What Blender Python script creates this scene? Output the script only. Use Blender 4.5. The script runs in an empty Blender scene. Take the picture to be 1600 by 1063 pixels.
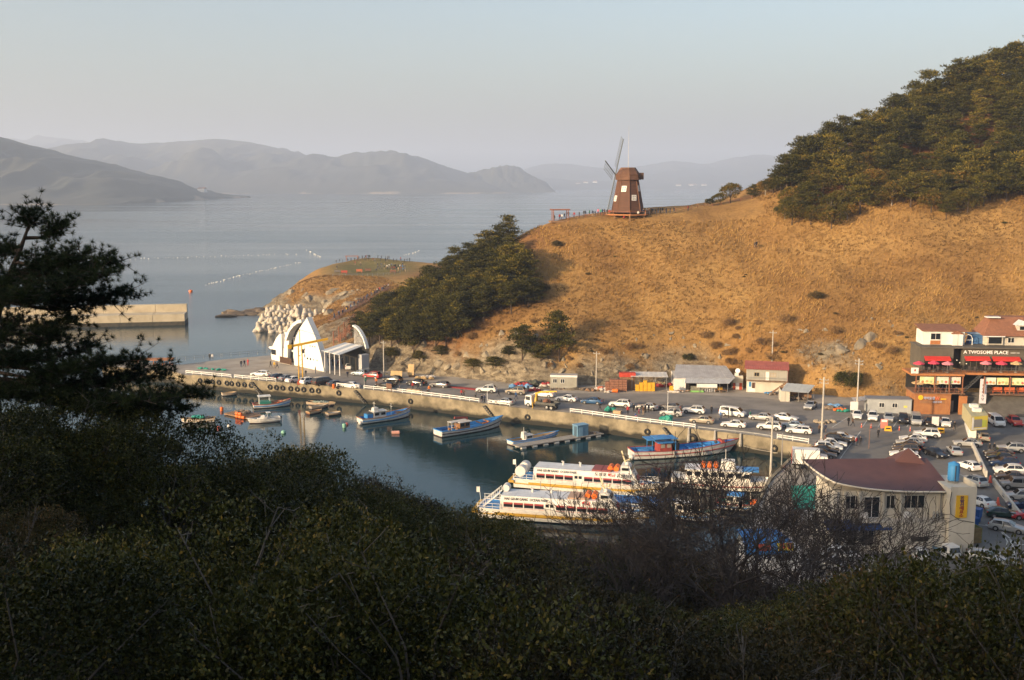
import bpy, bmesh, math, random
import numpy as np
from mathutils import Vector, Matrix
rnd = random.Random(7)
R = math.radians
SC = bpy.context.scene
COL = SC.collection
# ---- camera, sky, sun, exposure
CAM_H = 48.0
FPX = 1634.0                                   # focal length in pixels of the 1600 px wide photograph
PITCH = math.atan((531.5 - 288.0) / FPX)
cam = bpy.data.cameras.new('camera')
cam.sensor_width = 36.0
cam.lens = FPX / 1600.0 * 36.0
cam.clip_start = 0.5
cam.clip_end = 60000.0
cam_ob = bpy.data.objects.new('camera', cam)
cam_ob.location = (0, 0, CAM_H)
cam_ob.rotation_euler = (math.pi / 2 - PITCH, 0, 0)
COL.objects.link(cam_ob)
SC.camera = cam_ob
SUN_EL = R(13.0)
SUN_H = Vector((-0.80, -0.60)).normalized()
SUN_DIR = Vector((SUN_H.x * math.cos(SUN_EL), SUN_H.y * math.cos(SUN_EL), math.sin(SUN_EL)))
world = bpy.data.worlds.new('World')
SC.world = world
world.use_nodes = True
wn = world.node_tree.nodes
bgn = wn['Background']
sky = wn.new('ShaderNodeTexSky')
sky.sky_type = 'NISHITA'
sky.sun_disc = False
sky.sun_elevation = SUN_EL
sky.sun_rotation = math.atan2(SUN_H.x, SUN_H.y)
sky.altitude = 0.0
sky.air_density = 1.0
sky.dust_density = 4.5
sky.ozone_density = 1.1
bgn.inputs['Strength'].default_value = 0.14
world.node_tree.links.new(sky.outputs[0], bgn.inputs['Color'])
sun = bpy.data.lights.new('sun', 'SUN')
sun.energy = 5.0
sun.angle = R(0.5)
sun.color = (1.0, 0.75, 0.47)
sun_ob = bpy.data.objects.new('sun', sun)
sun_ob.rotation_euler = SUN_DIR.to_track_quat('Z', 'Y').to_euler()
COL.objects.link(sun_ob)
SC.view_settings.view_transform = 'Standard'
SC.view_settings.look = 'None'
SC.view_settings.exposure = 1.0
SC.view_settings.gamma = 1.0
SC.view_settings.use_curve_mapping = False
cy = SC.cycles
cy.max_bounces = 5
cy.diffuse_bounces = 2
cy.glossy_bounces = 2
cy.transmission_bounces = 2
cy.transparent_max_bounces = 4
cy.volume_bounces = 1
cy.use_denoising = True
cy.adaptive_threshold = 0.014
cy.caustics_reflective = False
cy.caustics_refractive = False
# ---- from a place in the photograph to a place on the ground
def ray(u, v):
 a = (u - 800.0) / FPX
 b = (531.5 - v) / FPX
 return Vector((a, math.cos(PITCH) + b * math.sin(PITCH), -math.sin(PITCH) + b * math.cos(PITCH)))
def P(u, v, z=3.0):
 d = ray(u, v)
 t = (z - CAM_H) / d.z
 return Vector((d.x * t, d.y * t, z))
def PD(u, v, y):
 d = ray(u, v)
 t = y / d.y
 return Vector((d.x * t, y, CAM_H + d.z * t))
# ---- materials
MATS = {}
def mat(name, c, rough=0.7, c2=None, scale=3.0, metal=0.0, bump=0.0, bscale=None, detail=4.0, spec=0.5,
  emit=None, coat=0.0, stretch=None, rndobj=0.0, alpha=None, lo=0.35, hi=0.65):
 if name in MATS:
  return MATS[name]
 m = bpy.data.materials.new(name)
 m.use_nodes = True
 nt = m.node_tree
 L = nt.links.new
 b = nt.nodes['Principled BSDF']
 b.inputs['Roughness'].default_value = rough
 b.inputs['Metallic'].default_value = metal
 b.inputs['Specular IOR Level'].default_value = spec
 if coat:
  b.inputs['Coat Weight'].default_value = coat
  b.inputs['Coat Roughness'].default_value = 0.08
 col = None
 if c2 is not None or bump:
  tc = nt.nodes.new('ShaderNodeTexCoord')
  mp = nt.nodes.new('ShaderNodeMapping')
  L(tc.outputs['Object'], mp.inputs[0])
  if stretch:
   mp.inputs['Scale'].default_value = stretch
 if c2 is not None:
  n = nt.nodes.new('ShaderNodeTexNoise')
  n.inputs['Scale'].default_value = scale
  n.inputs['Detail'].default_value = detail
  n.inputs['Roughness'].default_value = 0.6
  L(mp.outputs[0], n.inputs['Vector'])
  r = nt.nodes.new('ShaderNodeValToRGB')
  r.color_ramp.elements[0].color = (*c, 1)
  r.color_ramp.elements[1].color = (*c2, 1)
  r.color_ramp.elements[0].position = lo
  r.color_ramp.elements[1].position = hi
  L(n.outputs[0], r.inputs[0])
  col = r.outputs[0]
 else:
  b.inputs['Base Color'].default_value = (*c, 1)
 if rndobj:
  oi = nt.nodes.new('ShaderNodeObjectInfo')
  mr = nt.nodes.new('ShaderNodeMapRange')
  mr.inputs['To Min'].default_value = 1.0 - rndobj
  mr.inputs['To Max'].default_value = 1.0 + rndobj
  L(oi.outputs['Random'], mr.inputs['Value'])
  hs = nt.nodes.new('ShaderNodeHueSaturation')
  L(mr.outputs[0], hs.inputs['Value'])
  if col is not None:
   L(col, hs.inputs['Color'])
  else:
   hs.inputs['Color'].default_value = (*c, 1)
  col = hs.outputs[0]
 if col is not None:
  L(col, b.inputs['Base Color'])
 if bump:
  n2 = nt.nodes.new('ShaderNodeTexNoise')
  n2.inputs['Scale'].default_value = bscale or scale * 3
  n2.inputs['Detail'].default_value = 5
  L(mp.outputs[0], n2.inputs['Vector'])
  bp = nt.nodes.new('ShaderNodeBump')
  bp.inputs['Strength'].default_value = 1.0
  bp.inputs['Distance'].default_value = bump
  L(n2.outputs[0], bp.inputs['Height'])
  L(bp.outputs[0], b.inputs['Normal'])
 if emit:
  b.inputs['Emission Color'].default_value = (*c, 1)
  b.inputs['Emission Strength'].default_value = emit
 MATS[name] = m
 return m
def leaf_mat(name, c, c2, c3=None, rough=0.5, attr='tint', transl=0.15):
 """foliage: every leaf carries a 0..1 tint, mixed between the leaf colours of the plant"""
 if name in MATS:
  return MATS[name]
 m = bpy.data.materials.new(name)
 m.use_nodes = True
 nt = m.node_tree
 L = nt.links.new
 b = nt.nodes['Principled BSDF']
 b.inputs['Roughness'].default_value = rough
 b.inputs['Specular IOR Level'].default_value = 0.16
 a = nt.nodes.new('ShaderNodeAttribute')
 a.attribute_name = attr
 oi = nt.nodes.new('ShaderNodeObjectInfo')
 ma = nt.nodes.new('ShaderNodeMath')
 ma.operation = 'MULTIPLY_ADD'
 ma.inputs[1].default_value = 0.55
 L(oi.outputs['Random'], ma.inputs[0])
 m2 = nt.nodes.new('ShaderNodeMath')
 m2.operation = 'SUBTRACT'
 m2.inputs[1].default_value = 0.275
 L(a.outputs['Fac'], ma.inputs[2])
 L(ma.outputs[0], m2.inputs[0])
 r = nt.nodes.new('ShaderNodeValToRGB')
 r.color_ramp.elements[0].color = (*c, 1)
 r.color_ramp.elements[1].color = (*c2, 1)
 if c3:
  r.color_ramp.elements[1].position = 0.8
  e = r.color_ramp.elements.new(1.0)
  e.color = (*c3, 1)
 L(m2.outputs[0], r.inputs[0])
 L(r.outputs[0], b.inputs['Base Color'])
 if transl:
  t = nt.nodes.new('ShaderNodeBsdfTranslucent')
  L(r.outputs[0], t.inputs['Color'])
  mx = nt.nodes.new('ShaderNodeMixShader')
  mx.inputs[0].default_value = transl
  L(b.outputs[0], mx.inputs[1])
  L(t.outputs[0], mx.inputs[2])
  L(mx.outputs[0], nt.nodes['Material Output'].inputs['Surface'])
 MATS[name] = m
 return m
# ---- mesh helpers
class MB:
 def __init__(s):
  s.v = []
  s.f = []
  s.m = []
 def add(s, vs, fs, mi=0):
  o = len(s.v)
  s.v.extend([tuple(q) for q in vs])
  s.f.extend([tuple(i + o for i in f) for f in fs])
  s.m.extend([mi] * len(fs))
  return s
 def box(s, c, d, mi=0, rz=0.0, top=1.0, M=None):
  """box of size d centred at c, turned by rz; top scales the upper face"""
  hx, hy, hz = d[0] / 2, d[1] / 2, d[2] / 2
  vs = []
  for z, k in ((-hz, 1.0), (hz, top)):
   for x, y in ((-hx, -hy), (hx, -hy), (hx, hy), (-hx, hy)):
    vs.append(Vector((x * k, y * k, z)))
  if M is not None:
   vs = [M @ q for q in vs]
  elif rz:
   cr, sr = math.cos(rz), math.sin(rz)
   vs = [Vector((q.x * cr - q.y * sr, q.x * sr + q.y * cr, q.z)) for q in vs]
  c = Vector(c)
  return s.add([q + c for q in vs],
                     [(0, 3, 2, 1), (4, 5, 6, 7), (0, 1, 5, 4), (1, 2, 6, 5), (2, 3, 7, 6), (3, 0, 4, 7)], mi)
 def span(s, a, b, mi=0):
  """axis-aligned box between two corners"""
  a = Vector(a)
  b = Vector(b)
  return s.box((a + b) / 2, (abs(b.x - a.x), abs(b.y - a.y), abs(b.z - a.z)), mi)
 def bar(s, p, q, w, h=None, mi=0):
  """rectangular bar from p to q"""
  p = Vector(p)
  q = Vector(q)
  h = h or w
  d = (q - p)
  if d.length < 1e-6:
   return s
  d.normalize()
  up = Vector((0, 0, 1)) if abs(d.z) < 0.95 else Vector((0, 1, 0))
  a = d.cross(up).normalized() * w / 2
  b = a.cross(d).normalized() * h / 2
  vs = []
  for e in (p, q):
   vs += [e - a - b, e + a - b, e + a + b, e - a + b]
  return s.add(vs, [(0, 3, 2, 1), (4, 5, 6, 7), (0, 1, 5, 4), (1, 2, 6, 5), (2, 3, 7, 6), (3, 0, 4, 7)], mi)
 def tube(s, pts, rs, n=8, mi=0, caps=True):
  pts = [Vector(p) for p in pts]
  if not hasattr(rs, '__len__'):
   rs = [rs] * len(pts)
  o = len(s.v)
  k = len(pts)
  for i, p in enumerate(pts):
   d = (pts[min(i + 1, k - 1)] - pts[max(i - 1, 0)])
   if d.length < 1e-9:
    d = Vector((0, 0, 1))
   d.normalize()
   up = Vector((0, 0, 1)) if abs(d.z) < 0.9 else Vector((0, 1, 0))
   a = d.cross(up).normalized()
   b = a.cross(d)
   for j in range(n):
    t = 2 * math.pi * j / n
    s.v.append(tuple(p + (a * math.cos(t) + b * math.sin(t)) * rs[i]))
  for i in range(k - 1):
   for j in range(n):
    s.f.append((o + i * n + j, o + i * n + (j + 1) % n, o + (i + 1) * n + (j + 1) % n, o + (i + 1) * n + j))
    s.m.append(mi)
  if caps:
   s.f.append(tuple(o + j for j in range(n))[::-1])
   s.m.append(mi)
   s.f.append(tuple(o + (k - 1) * n + j for j in range(n)))
   s.m.append(mi)
  return s
 def lathe(s, prof, n=16, c=(0, 0, 0), mi=0, close=True):
  """profile of (radius, z) turned about the z axis through c"""
  o = len(s.v)
  for r, z in prof:
   for j in range(n):
    t = 2 * math.pi * j / n
    s.v.append((c[0] + r * math.cos(t), c[1] + r * math.sin(t), c[2] + z))
  for i in range(len(prof) - 1):
   for j in range(n):
    s.f.append((o + i * n + j, o + i * n + (j + 1) % n, o + (i + 1) * n + (j + 1) % n, o + (i + 1) * n + j))
    s.m.append(mi)
  if close:
   s.f.append(tuple(o + j for j in range(n))[::-1])
   s.m.append(mi)
   s.f.append(tuple(o + (len(prof) - 1) * n + j for j in range(n)))
   s.m.append(mi)
  return s
 def prism(s, poly, z0, z1, mi=0, mis=None):
  """upright prism over a counter-clockwise plan polygon"""
  n = len(poly)
  o = len(s.v)
  for z in (z0, z1):
   for p in poly:
    s.v.append((p[0], p[1], z))
  s.f.append(tuple(o + i for i in range(n))[::-1])
  s.f.append(tuple(o + n + i for i in range(n)))
  s.m += [mi if mis is None else mis] * 1 + [mi]
  for i in range(n):
   j = (i + 1) % n
   s.f.append((o + i, o + j, o + n + j, o + n + i))
   s.m.append(mi if mis is None else mis)
  return s
 def extrude(s, poly, M, depth, mi=0):
  """polygon in the local xy plane of M, given thickness depth along local z"""
  n = len(poly)
  vs = [M @ Vector((p[0], p[1], 0)) for p in poly] + [M @ Vector((p[0], p[1], depth)) for p in poly]
  fs = [tuple(range(n))[::-1], tuple(range(n, 2 * n))]
  fs += [(i, (i + 1) % n, n + (i + 1) % n, n + i) for i in range(n)]
  return s.add(vs, fs, mi)
 def blob(s, c, r, mi=0, sub=1, jit=0.2, seed=0, sz=(1, 1, 1)):
  """uneven rounded lump"""
  rr = random.Random(seed)
  bm = bmesh.new()
  bmesh.ops.create_icosphere(bm, subdivisions=sub, radius=1.0)
  vs = []
  for q in bm.verts:
   k = 1 + rr.uniform(-jit, jit)
   vs.append((c[0] + q.co.x * r * k * sz[0], c[1] + q.co.y * r * k * sz[1], c[2] + q.co.z * r * k * sz[2]))
  fs = [tuple(w.index for w in f.verts) for f in bm.faces]
  bm.free()
  return s.add(vs, fs, mi)
 def mesh(s, name, mats, smooth=None):
  me = bpy.data.meshes.new(name)
  me.from_pydata(s.v, [], s.f)
  for m in mats:
   me.materials.append(m)
  if len(mats) > 1:
   me.polygons.foreach_set('material_index', s.m)
  if smooth:
   me.polygons.foreach_set('use_smooth', [True] * len(s.f))
   if smooth < 180:
    me.set_sharp_from_angle(angle=R(smooth))
  me.update()
  return me
 def build(s, name, mats, parent=None, smooth=None, loc=None, rz=0.0):
  if not isinstance(mats, (list, tuple)):
   mats = [mats]
  return link(name, s.mesh(name, mats, smooth), parent, loc, rz)
def link(name, me, parent=None, loc=None, rz=0.0, scale=None):
 o = bpy.data.objects.new(name, me)
 COL.objects.link(o)
 if parent is not None:
  o.parent = parent
 if loc is not None:
  o.location = loc
 if rz:
  o.rotation_euler = (0, 0, rz)
 if scale is not None:
  o.scale = scale if hasattr(scale, '__len__') else (scale, scale, scale)
 return o
def tag(o, label, cat, group=None, kind=None):
 if label:
  o['label'] = label
 if cat:
  o['category'] = cat
 if group:
  o['group'] = group
 if kind:
  o['kind'] = kind
 return o
def thing(name, label, cat, loc=(0, 0, 0), rz=0.0, group=None, scale=None):
 return tag(link(name, None, None, loc, rz, scale), label, cat, group)
def structure(o):
 o['kind'] = 'structure'
 return o
# ---- noise (numpy)
def hash2(ix, iy, seed):
 h = (ix.astype(np.int64) * 374761393 + iy.astype(np.int64) * 668265263 + seed * 1442695041) & 0x7fffffff
 h = ((h ^ (h >> 13)) * 1274126177) & 0x7fffffff
 return ((h ^ (h >> 16)) & 0xffff) / 65535.0
def vnoise(x, y, seed=0):
 x = np.asarray(x, dtype=float)
 y = np.asarray(y, dtype=float)
 ix = np.floor(x)
 iy = np.floor(y)
 fx = x - ix
 fy = y - iy
 fx = fx * fx * (3 - 2 * fx)
 fy = fy * fy * (3 - 2 * fy)
 a = hash2(ix, iy, seed)
 b = hash2(ix + 1, iy, seed)
 c = hash2(ix, iy + 1, seed)
 d = hash2(ix + 1, iy + 1, seed)
 return (a * (1 - fx) + b * fx) * (1 - fy) + (c * (1 - fx) + d * fx) * fy
def fbm(x, y, seed=0, octv=5, gain=0.5):
 s = 0
 a = 1.0
 t = 0
 for i in range(octv):
  s = s + a * (vnoise(x * 2 ** i + 17.3 * i, y * 2 ** i + 9.1 * i, seed + i) - 0.5)
  t += a
  a *= gain
 return s / t * 2
class RBF:
 """thin-plate surface through control points"""
 def __init__(s, pts, smooth=0.5):
  p = np.array(pts, dtype=float)
  s.p = p[:, :2] / 100.0
  n = len(p)
  d = np.linalg.norm(s.p[:, None] - s.p[None], axis=2)
  K = np.where(d > 0, d * d * np.log(d + 1e-12), 0) + np.eye(n) * smooth * 1e-3
  A = np.zeros((n + 3, n + 3))
  A[:n, :n] = K
  A[:n, n] = 1
  A[:n, n + 1:] = s.p
  A[n, :n] = 1
  A[n + 1:, :n] = s.p.T
  b = np.zeros(n + 3)
  b[:n] = p[:, 2]
  s.w = np.linalg.solve(A, b)
 def __call__(s, x, y):
  x = np.asarray(x, float)
  y = np.asarray(y, float)
  q = np.stack([x.ravel(), y.ravel()], 1) / 100.0
  out = np.zeros(len(q))
  for i in range(0, len(q), 20000):
   qq = q[i:i + 20000]
   d = np.linalg.norm(qq[:, None] - s.p[None], axis=2)
   K = np.where(d > 0, d * d * np.log(d + 1e-12), 0)
   out[i:i + 20000] = K @ s.w[:-3] + s.w[-3] + qq @ s.w[-2:]
  return out.reshape(x.shape)
def grid_mesh(name, X, Y, Z, mats, smooth=True, cols=None, keep=None):
 """a height field; keep (per vertex) drops the cells that nothing needs"""
 ny, nx = X.shape
 me = bpy.data.meshes.new(name)
 vs = np.stack([X.ravel(), Y.ravel(), Z.ravel()], 1)
 i = np.arange(nx * ny).reshape(ny, nx)
 f = np.stack([i[:-1, :-1].ravel(), i[:-1, 1:].ravel(), i[1:, 1:].ravel(), i[1:, :-1].ravel()], 1)
 if keep is not None:
  k = keep.ravel()
  f = f[k[f].any(axis=1)]
  used = np.zeros(len(vs), bool)
  used[f.ravel()] = True
  remap = np.cumsum(used) - 1
  vs = vs[used]
  f = remap[f]
  if cols is not None:
   cols = cols.reshape(-1, cols.shape[-1])[used]
 elif cols is not None:
  cols = cols.reshape(-1, cols.shape[-1])
 me.from_pydata(vs.tolist(), [], f.tolist())
 for m in mats:
  me.materials.append(m)
 if smooth:
  me.polygons.foreach_set('use_smooth', [True] * len(f))
 if cols is not None:
  ca = me.color_attributes.new('zone', 'FLOAT_COLOR', 'POINT')
  c4 = np.ones((len(vs), 4))
  c4[:, :cols.shape[1]] = cols
  ca.data.foreach_set('color', c4.ravel())
 me.update()
 return me
# ---- the headland across the harbour
HEAD = [
 # foot of the slope behind the harbour road
 (-46, 262, 2.5), (-38, 256, 3), (-31, 248, 3), (-12, 237, 3), (7, 227.5, 3), (21, 227.5, 3), (36, 227.5, 3), (51, 223, 3), (66, 215, 3),
 (75, 213, 3), (84, 212, 3), (100, 214, 5), (120, 214, 6), (150, 214, 6), (190, 210, 6),
 (-28, 253, 9), (-10, 243, 9.5), (7, 233, 8), (21, 233.5, 9), (36, 234, 8), (51, 229, 7), (66, 221, 6.5), (75, 219, 7), (92, 222, 11), (120, 222, 12),
 # the slope
 (20, 255, 22.5), (40, 254, 22), (65, 248, 22), (90, 245, 23), (115, 245, 25), (-5, 258, 19), (-18, 262, 15.5),
 (60, 270, 32.5), (90, 262, 33), (35, 270, 31.5), (12, 270, 29.5), (150, 250, 31),
 # crest
 (-40, 285, 8), (-34, 281, 10), (-17, 277, 21), (2, 278, 31.3), (12, 286, 37.8), (22, 287, 39.2), (31, 287, 40), (42, 289, 40.6), (50, 293, 41.3), (65, 300, 43.7), (72, 290, 45),
 (98, 272, 41.2), (131, 271, 41.5), (160, 268, 43),
 (93, 305, 55.8), (115, 315, 62), (138, 325, 74), (162, 335, 81), (190, 345, 86), (115, 290, 50), (140, 298, 56), (170, 305, 62),
 # behind
 (-20, 300, 17), (0, 305, 28), (20, 312, 34), (31, 318, 36), (60, 335, 38), (90, 345, 48), (130, 370, 60), (180, 400, 70),
 (-15, 340, 12), (15, 360, 12), (60, 385, 10), (0, 390, 11), (110, 430, 10), (180, 470, 20),
 # path to the cape
 (-56, 325, 6.3), (-60, 310, 4.5), (-52, 345, 8.6), (-46, 378, 11), (-36, 330, 8), (-36, 305, 9), (-30, 360, 10.5), (-66, 340, 3.6), (-62, 360, 7.0),
 # cape
 (-79, 396, 11.5), (-72, 391, 12), (-60, 388, 12), (-48, 392, 12.2), (-38, 392, 12), (-68, 463, 14.6), (-56, 462, 14.9), (-44, 455, 14.8), (-30, 430, 13.6), (-80, 430, 13.2), (-62, 425, 13.2), (-48, 425, 13.3), (-40, 440, 14.2), (-78, 447, 13.8), (-66, 443, 14.0), (-52, 443, 14.2), (-25, 450, 13), (-40, 408, 12.7), (-60, 408, 12.7),
 (-84, 380, 4.5), (-74, 376, 4.5), (-64, 372, 5), (-86, 374, 0), (-76, 369, 0.2), (-66, 362, 1.5), (-92, 395, 2), (-95, 425, 2), (-90, 455, 3), (-70, 480, 4), (-40, 475, 4), (-10, 440, 8),
 (-100, 380, -3), (-104, 430, -3), (-95, 480, -4), (-60, 500, -5), (0, 480, -4), (60, 460, -4), (120, 480, -4),
 (-84, 350, -3), (-78, 335, -3), (-72, 318, -3), (-70, 300, -3), (-95, 350, -6), (-110, 350, -6), (-80, 310, -4), (-110, 460, -6),
 (-60, 290, -1), (-56, 282, 0), (-52, 275, 1.5),
]
head_rbf = RBF(HEAD, 0.3)
DX = 1.6
gx = np.arange(-112, 196, DX)
gy = np.arange(206, 500, DX)
GX, GY = np.meshgrid(gx, gy)
def head_raw(x, y):
 x = np.asarray(x, float)
 y = np.asarray(y, float)
 z = head_rbf(x, y)
 # natural unevenness, less of it where people walk
 path = np.exp(-(((x + 56) / 34) ** 4 + ((y - 430) / 48) ** 4))
 crest = np.exp(-(((x - 30) / 45) ** 2 + ((y - 292) / 10) ** 2))
 k = 1 - 0.8 * np.clip(path + crest, 0, 1)
 z = z + k * (1.1 * fbm(x / 22, y / 22, 3, 4) + 0.6 * fbm(x / 6, y / 6, 8, 3))
 return z
def rock_mask(x, y, z):
 """bare rock: the broken foot of the slope and the cliffs of the cape"""
 n = fbm(x / 14, y / 14, 21, 4) * 0.9 + fbm(x / 5, y / 5, 22, 3) * 0.5
 foot = np.clip((17 - z) / 9.0, 0, 1.15) * np.clip((330 - y) / 40, 0, 1) * np.clip((75 - x) / 40, 0.25, 1)
 foot *= np.clip((y - 205) / 10, 0, 1)
 cape = np.clip((10.0 - z) / 4.5, 0, 1) * np.clip((y - 345) / 15, 0, 1)
 mid = np.exp(-(((x - 30) / 30) ** 2)) * np.clip((20 - z) / 10, 0, 1) * 0.6 * np.clip((300 - y) / 30, 0, 1)
 isolated = np.exp(-(((x - 70) / 8) ** 2 + ((z - 11) / 5) ** 2)) * 0.7
 w = np.maximum(np.maximum(foot * 0.95, cape * 1.1), np.maximum(mid, isolated))
 return np.clip((w + n * 0.75 - 0.45) * 2.6, 0, 1) * (w > 0.02)
GZ = head_raw(GX, GY)
# the slope is cut back behind the road and the huts
FOOT = np.interp(GX, [-60, -46, -40, -31, -12, 0, 6, 16, 26, 37, 48, 58, 64, 72, 80, 90, 112, 122, 196],
                 [300, 268, 263, 252, 241.5, 235, 231.5, 231.8, 233, 236.5, 235.5, 228.5, 224, 218.5, 218, 221, 221, 219, 219])
BEHIND = GY - FOOT
cut = np.where((GX > -47) & (GY < 275), 2.2 + np.maximum(BEHIND, 0) * (1.9 + 0.9 * fbm(GX / 9, GY / 30, 77, 3)), 1e6)
GZ = np.minimum(GZ, np.where(BEHIND < 12, cut, 1e6))
RK = rock_mask(GX, GY, GZ)
# stepped, cracked relief where the rock is bare
cell = np.abs(fbm(GX / 4.0, GY / 4.0, 40, 3))
GZ = GZ + RK * (1.5 * (vnoise(GX / 2.6 + GZ * 0.25, GY / 2.6, 44) - 0.5) + 1.0 * np.round(fbm(GX / 7, GY / 7, 47, 2) * 3) / 3 + 0.5 * (vnoise(GX / 1.6, GY / 1.6, 49) - 0.5))
lawn = np.clip(1.25 - ((GX + 57) / 21) ** 2 - ((GY - 432) / 33) ** 2, 0, 1) * np.clip((GZ - 11.5) * 1.5, 0, 1)
litter = np.clip(1.3 - ((GX + 17 - (GZ - 15) * 0.8) / 14) ** 2 - ((GY - 262) / 26) ** 2, 0, 1) * np.clip((GZ - 4) / 3, 0, 1)
litter = np.maximum(litter, np.clip((GX - 75) / 6, 0, 1) * np.clip((GY - 278) / 6, 0, 1))
ZONE = np.stack([RK, lawn, litter], -1)
def head_z(x, y):
 """height of the finished headland mesh at one place"""
 fx = (x - gx[0]) / DX
 fy = (y - gy[0]) / DX
 i = int(max(0, min(len(gx) - 2, math.floor(fx))))
 j = int(max(0, min(len(gy) - 2, math.floor(fy))))
 a = min(max(fx - i, 0), 1)
 b = min(max(fy - j, 0), 1)
 return float((GZ[j, i] * (1 - a) + GZ[j, i + 1] * a) * (1 - b) + (GZ[j + 1, i] * (1 - a) + GZ[j + 1, i + 1] * a) * b)
def head_hit(u, v, y0=205.0, y1=495.0):
 """first point of the headland along the line of sight through a place in the photograph"""
 d = ray(u, v)
 y = y0
 prev = None
 while y < y1:
  t = y / d.y
  p = Vector((d.x * t, y, CAM_H + d.z * t))
  if -112 < p.x < 194 and p.z <= head_z(p.x, p.y):
   return Vector((p.x, p.y, head_z(p.x, p.y)))
  y += 0.4
 return None
def land_material():
 m = bpy.data.materials.new('hillside')
 m.use_nodes = True
 nt = m.node_tree
 L = nt.links.new
 N = nt.nodes.new
 b = nt.nodes['Principled BSDF']
 b.inputs['Roughness'].default_value = 0.9
 b.inputs['Specular IOR Level'].default_value = 0.15
 tc = N('ShaderNodeTexCoord')
 at = N('ShaderNodeAttribute')
 at.attribute_name = 'zone'
 sp = N('ShaderNodeSeparateColor')
 L(at.outputs['Color'], sp.inputs[0])
 def noise(sc, det=5, stretch=None, rough=0.6):
  n = N('ShaderNodeTexNoise')
  n.inputs['Scale'].default_value = sc
  n.inputs['Detail'].default_value = det
  n.inputs['Roughness'].default_value = rough
  if stretch:
   mp = N('ShaderNodeMapping')
   mp.inputs['Scale'].default_value = stretch
   L(tc.outputs['Object'], mp.inputs[0])
   L(mp.outputs[0], n.inputs['Vector'])
  else:
   L(tc.outputs['Object'], n.inputs['Vector'])
  return n.outputs[0]
 def ramp(f, *st):
  r = N('ShaderNodeValToRGB')
  e = r.color_ramp.elements
  e[0].position, e[0].color = st[0][0], (*st[0][1], 1)
  e[1].position, e[1].color = st[-1][0], (*st[-1][1], 1)
  for p_, c_ in st[1:-1]:
   k = e.new(p_)
   k.color = (*c_, 1)
  L(f, r.inputs[0])
  return r.outputs[0]
 def mix(f, a, b_):
  x = N('ShaderNodeMix')
  x.data_type = 'RGBA'
  L(f, x.inputs[0])
  L(a, x.inputs[6])
  L(b_, x.inputs[7])
  return x.outputs[2]
 grass = ramp(noise(0.16, 6), (0.3, (0.19, 0.104, 0.034)), (0.47, (0.32, 0.18, 0.058)), (0.62, (0.41, 0.24, 0.078)), (0.8, (0.27, 0.158, 0.05)))
 big = ramp(noise(0.035, 3), (0.35, (0.72, 0.66, 0.62)), (0.62, (1.1, 1.1, 1.05)))
 grass2 = ramp(noise(1.3, 6), (0.25, (0.13, 0.075, 0.032)), (0.6, (0.38, 0.23, 0.095)))
 x = N('ShaderNodeMix')
 x.data_type = 'RGBA'
 x.inputs[0].default_value = 0.45
 L(grass, x.inputs[6])
 L(grass2, x.inputs[7])
 x2 = N('ShaderNodeMix')
 x2.data_type = 'RGBA'
 x2.blend_type = 'MULTIPLY'
 x2.inputs[0].default_value = 1.0
 L(x.outputs[2], x2.inputs[6])
 L(big, x2.inputs[7])
 g = x2.outputs[2]
 law = ramp(noise(0.5, 5), (0.3, (0.11, 0.105, 0.035)), (0.7, (0.22, 0.17, 0.065)))
 lit = ramp(noise(0.7, 5), (0.3, (0.10, 0.040, 0.018)), (0.7, (0.22, 0.10, 0.042)))
 rk = ramp(noise(0.45, 8, (1, 1, 2.2), 0.7), (0.28, (0.05, 0.04, 0.03)), (0.45, (0.15, 0.12, 0.082)), (0.6, (0.29, 0.24, 0.165)), (0.78, (0.14, 0.095, 0.055)))
 c = mix(sp.outputs[1], g, law)
 c = mix(sp.outputs[2], c, lit)
 c = mix(sp.outputs[0], c, rk)
 L(c, b.inputs['Base Color'])
 bp = N('ShaderNodeBump')
 bp.inputs['Distance'].default_value = 0.5
 bp.inputs['Strength'].default_value = 0.9
 L(noise(1.5, 7, None, 0.7), bp.inputs['Height'])
 L(bp.outputs[0], b.inputs['Normal'])
 return m
M_LAND = land_material()
keep = GZ > -2.6
headland = structure(link('headland_hill', grid_mesh('headland_hill', GX, GY, GZ, [M_LAND], True, ZONE, keep)))
# ---- the shaded hillside under the camera, rising to a ridge behind it
# the brow of the thicket: column, row of its upper edge in the photograph, how far off that brow is
BROW = [(-250, 560, 22), (-60, 580, 23), (60, 597, 24), (180, 636, 26), (300, 688, 29), (400, 705, 32), (500, 737, 36), (600, 760, 41), (690, 788, 46), (745, 822, 48), (800, 890, 38), (900, 930, 35), (1000, 955, 35), (1100, 970, 36), (1200, 950, 38), (1350, 918, 43), (1480, 905, 46), (1600, 902, 47), (1850, 902, 47)]
def brow_row(u):
 return float(np.interp(u, [q_[0] for q_ in BROW], [q_[1] for q_ in BROW]))
NEAR = [(0, -6, 44.6), (0, 2, 42.6), (-8, 4, 42.6), (8, 4, 42.2)]
for u_, v_, dc in BROW:
 for k in (0, .25, .5, .78, 1.0):
  D_ = 11 + (dc - 11) * k
  vv = v_ + (1090 - v_) * (1 - k) ** 1.25
  p_ = PD(u_, vv, D_)
  NEAR.append((p_.x, p_.y, p_.z - 2.25))
 p_ = PD(u_, v_, dc)
 NEAR.append((p_.x * 1.14, p_.y * 1.14, p_.z - 2.4 - dc * .10))
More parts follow.
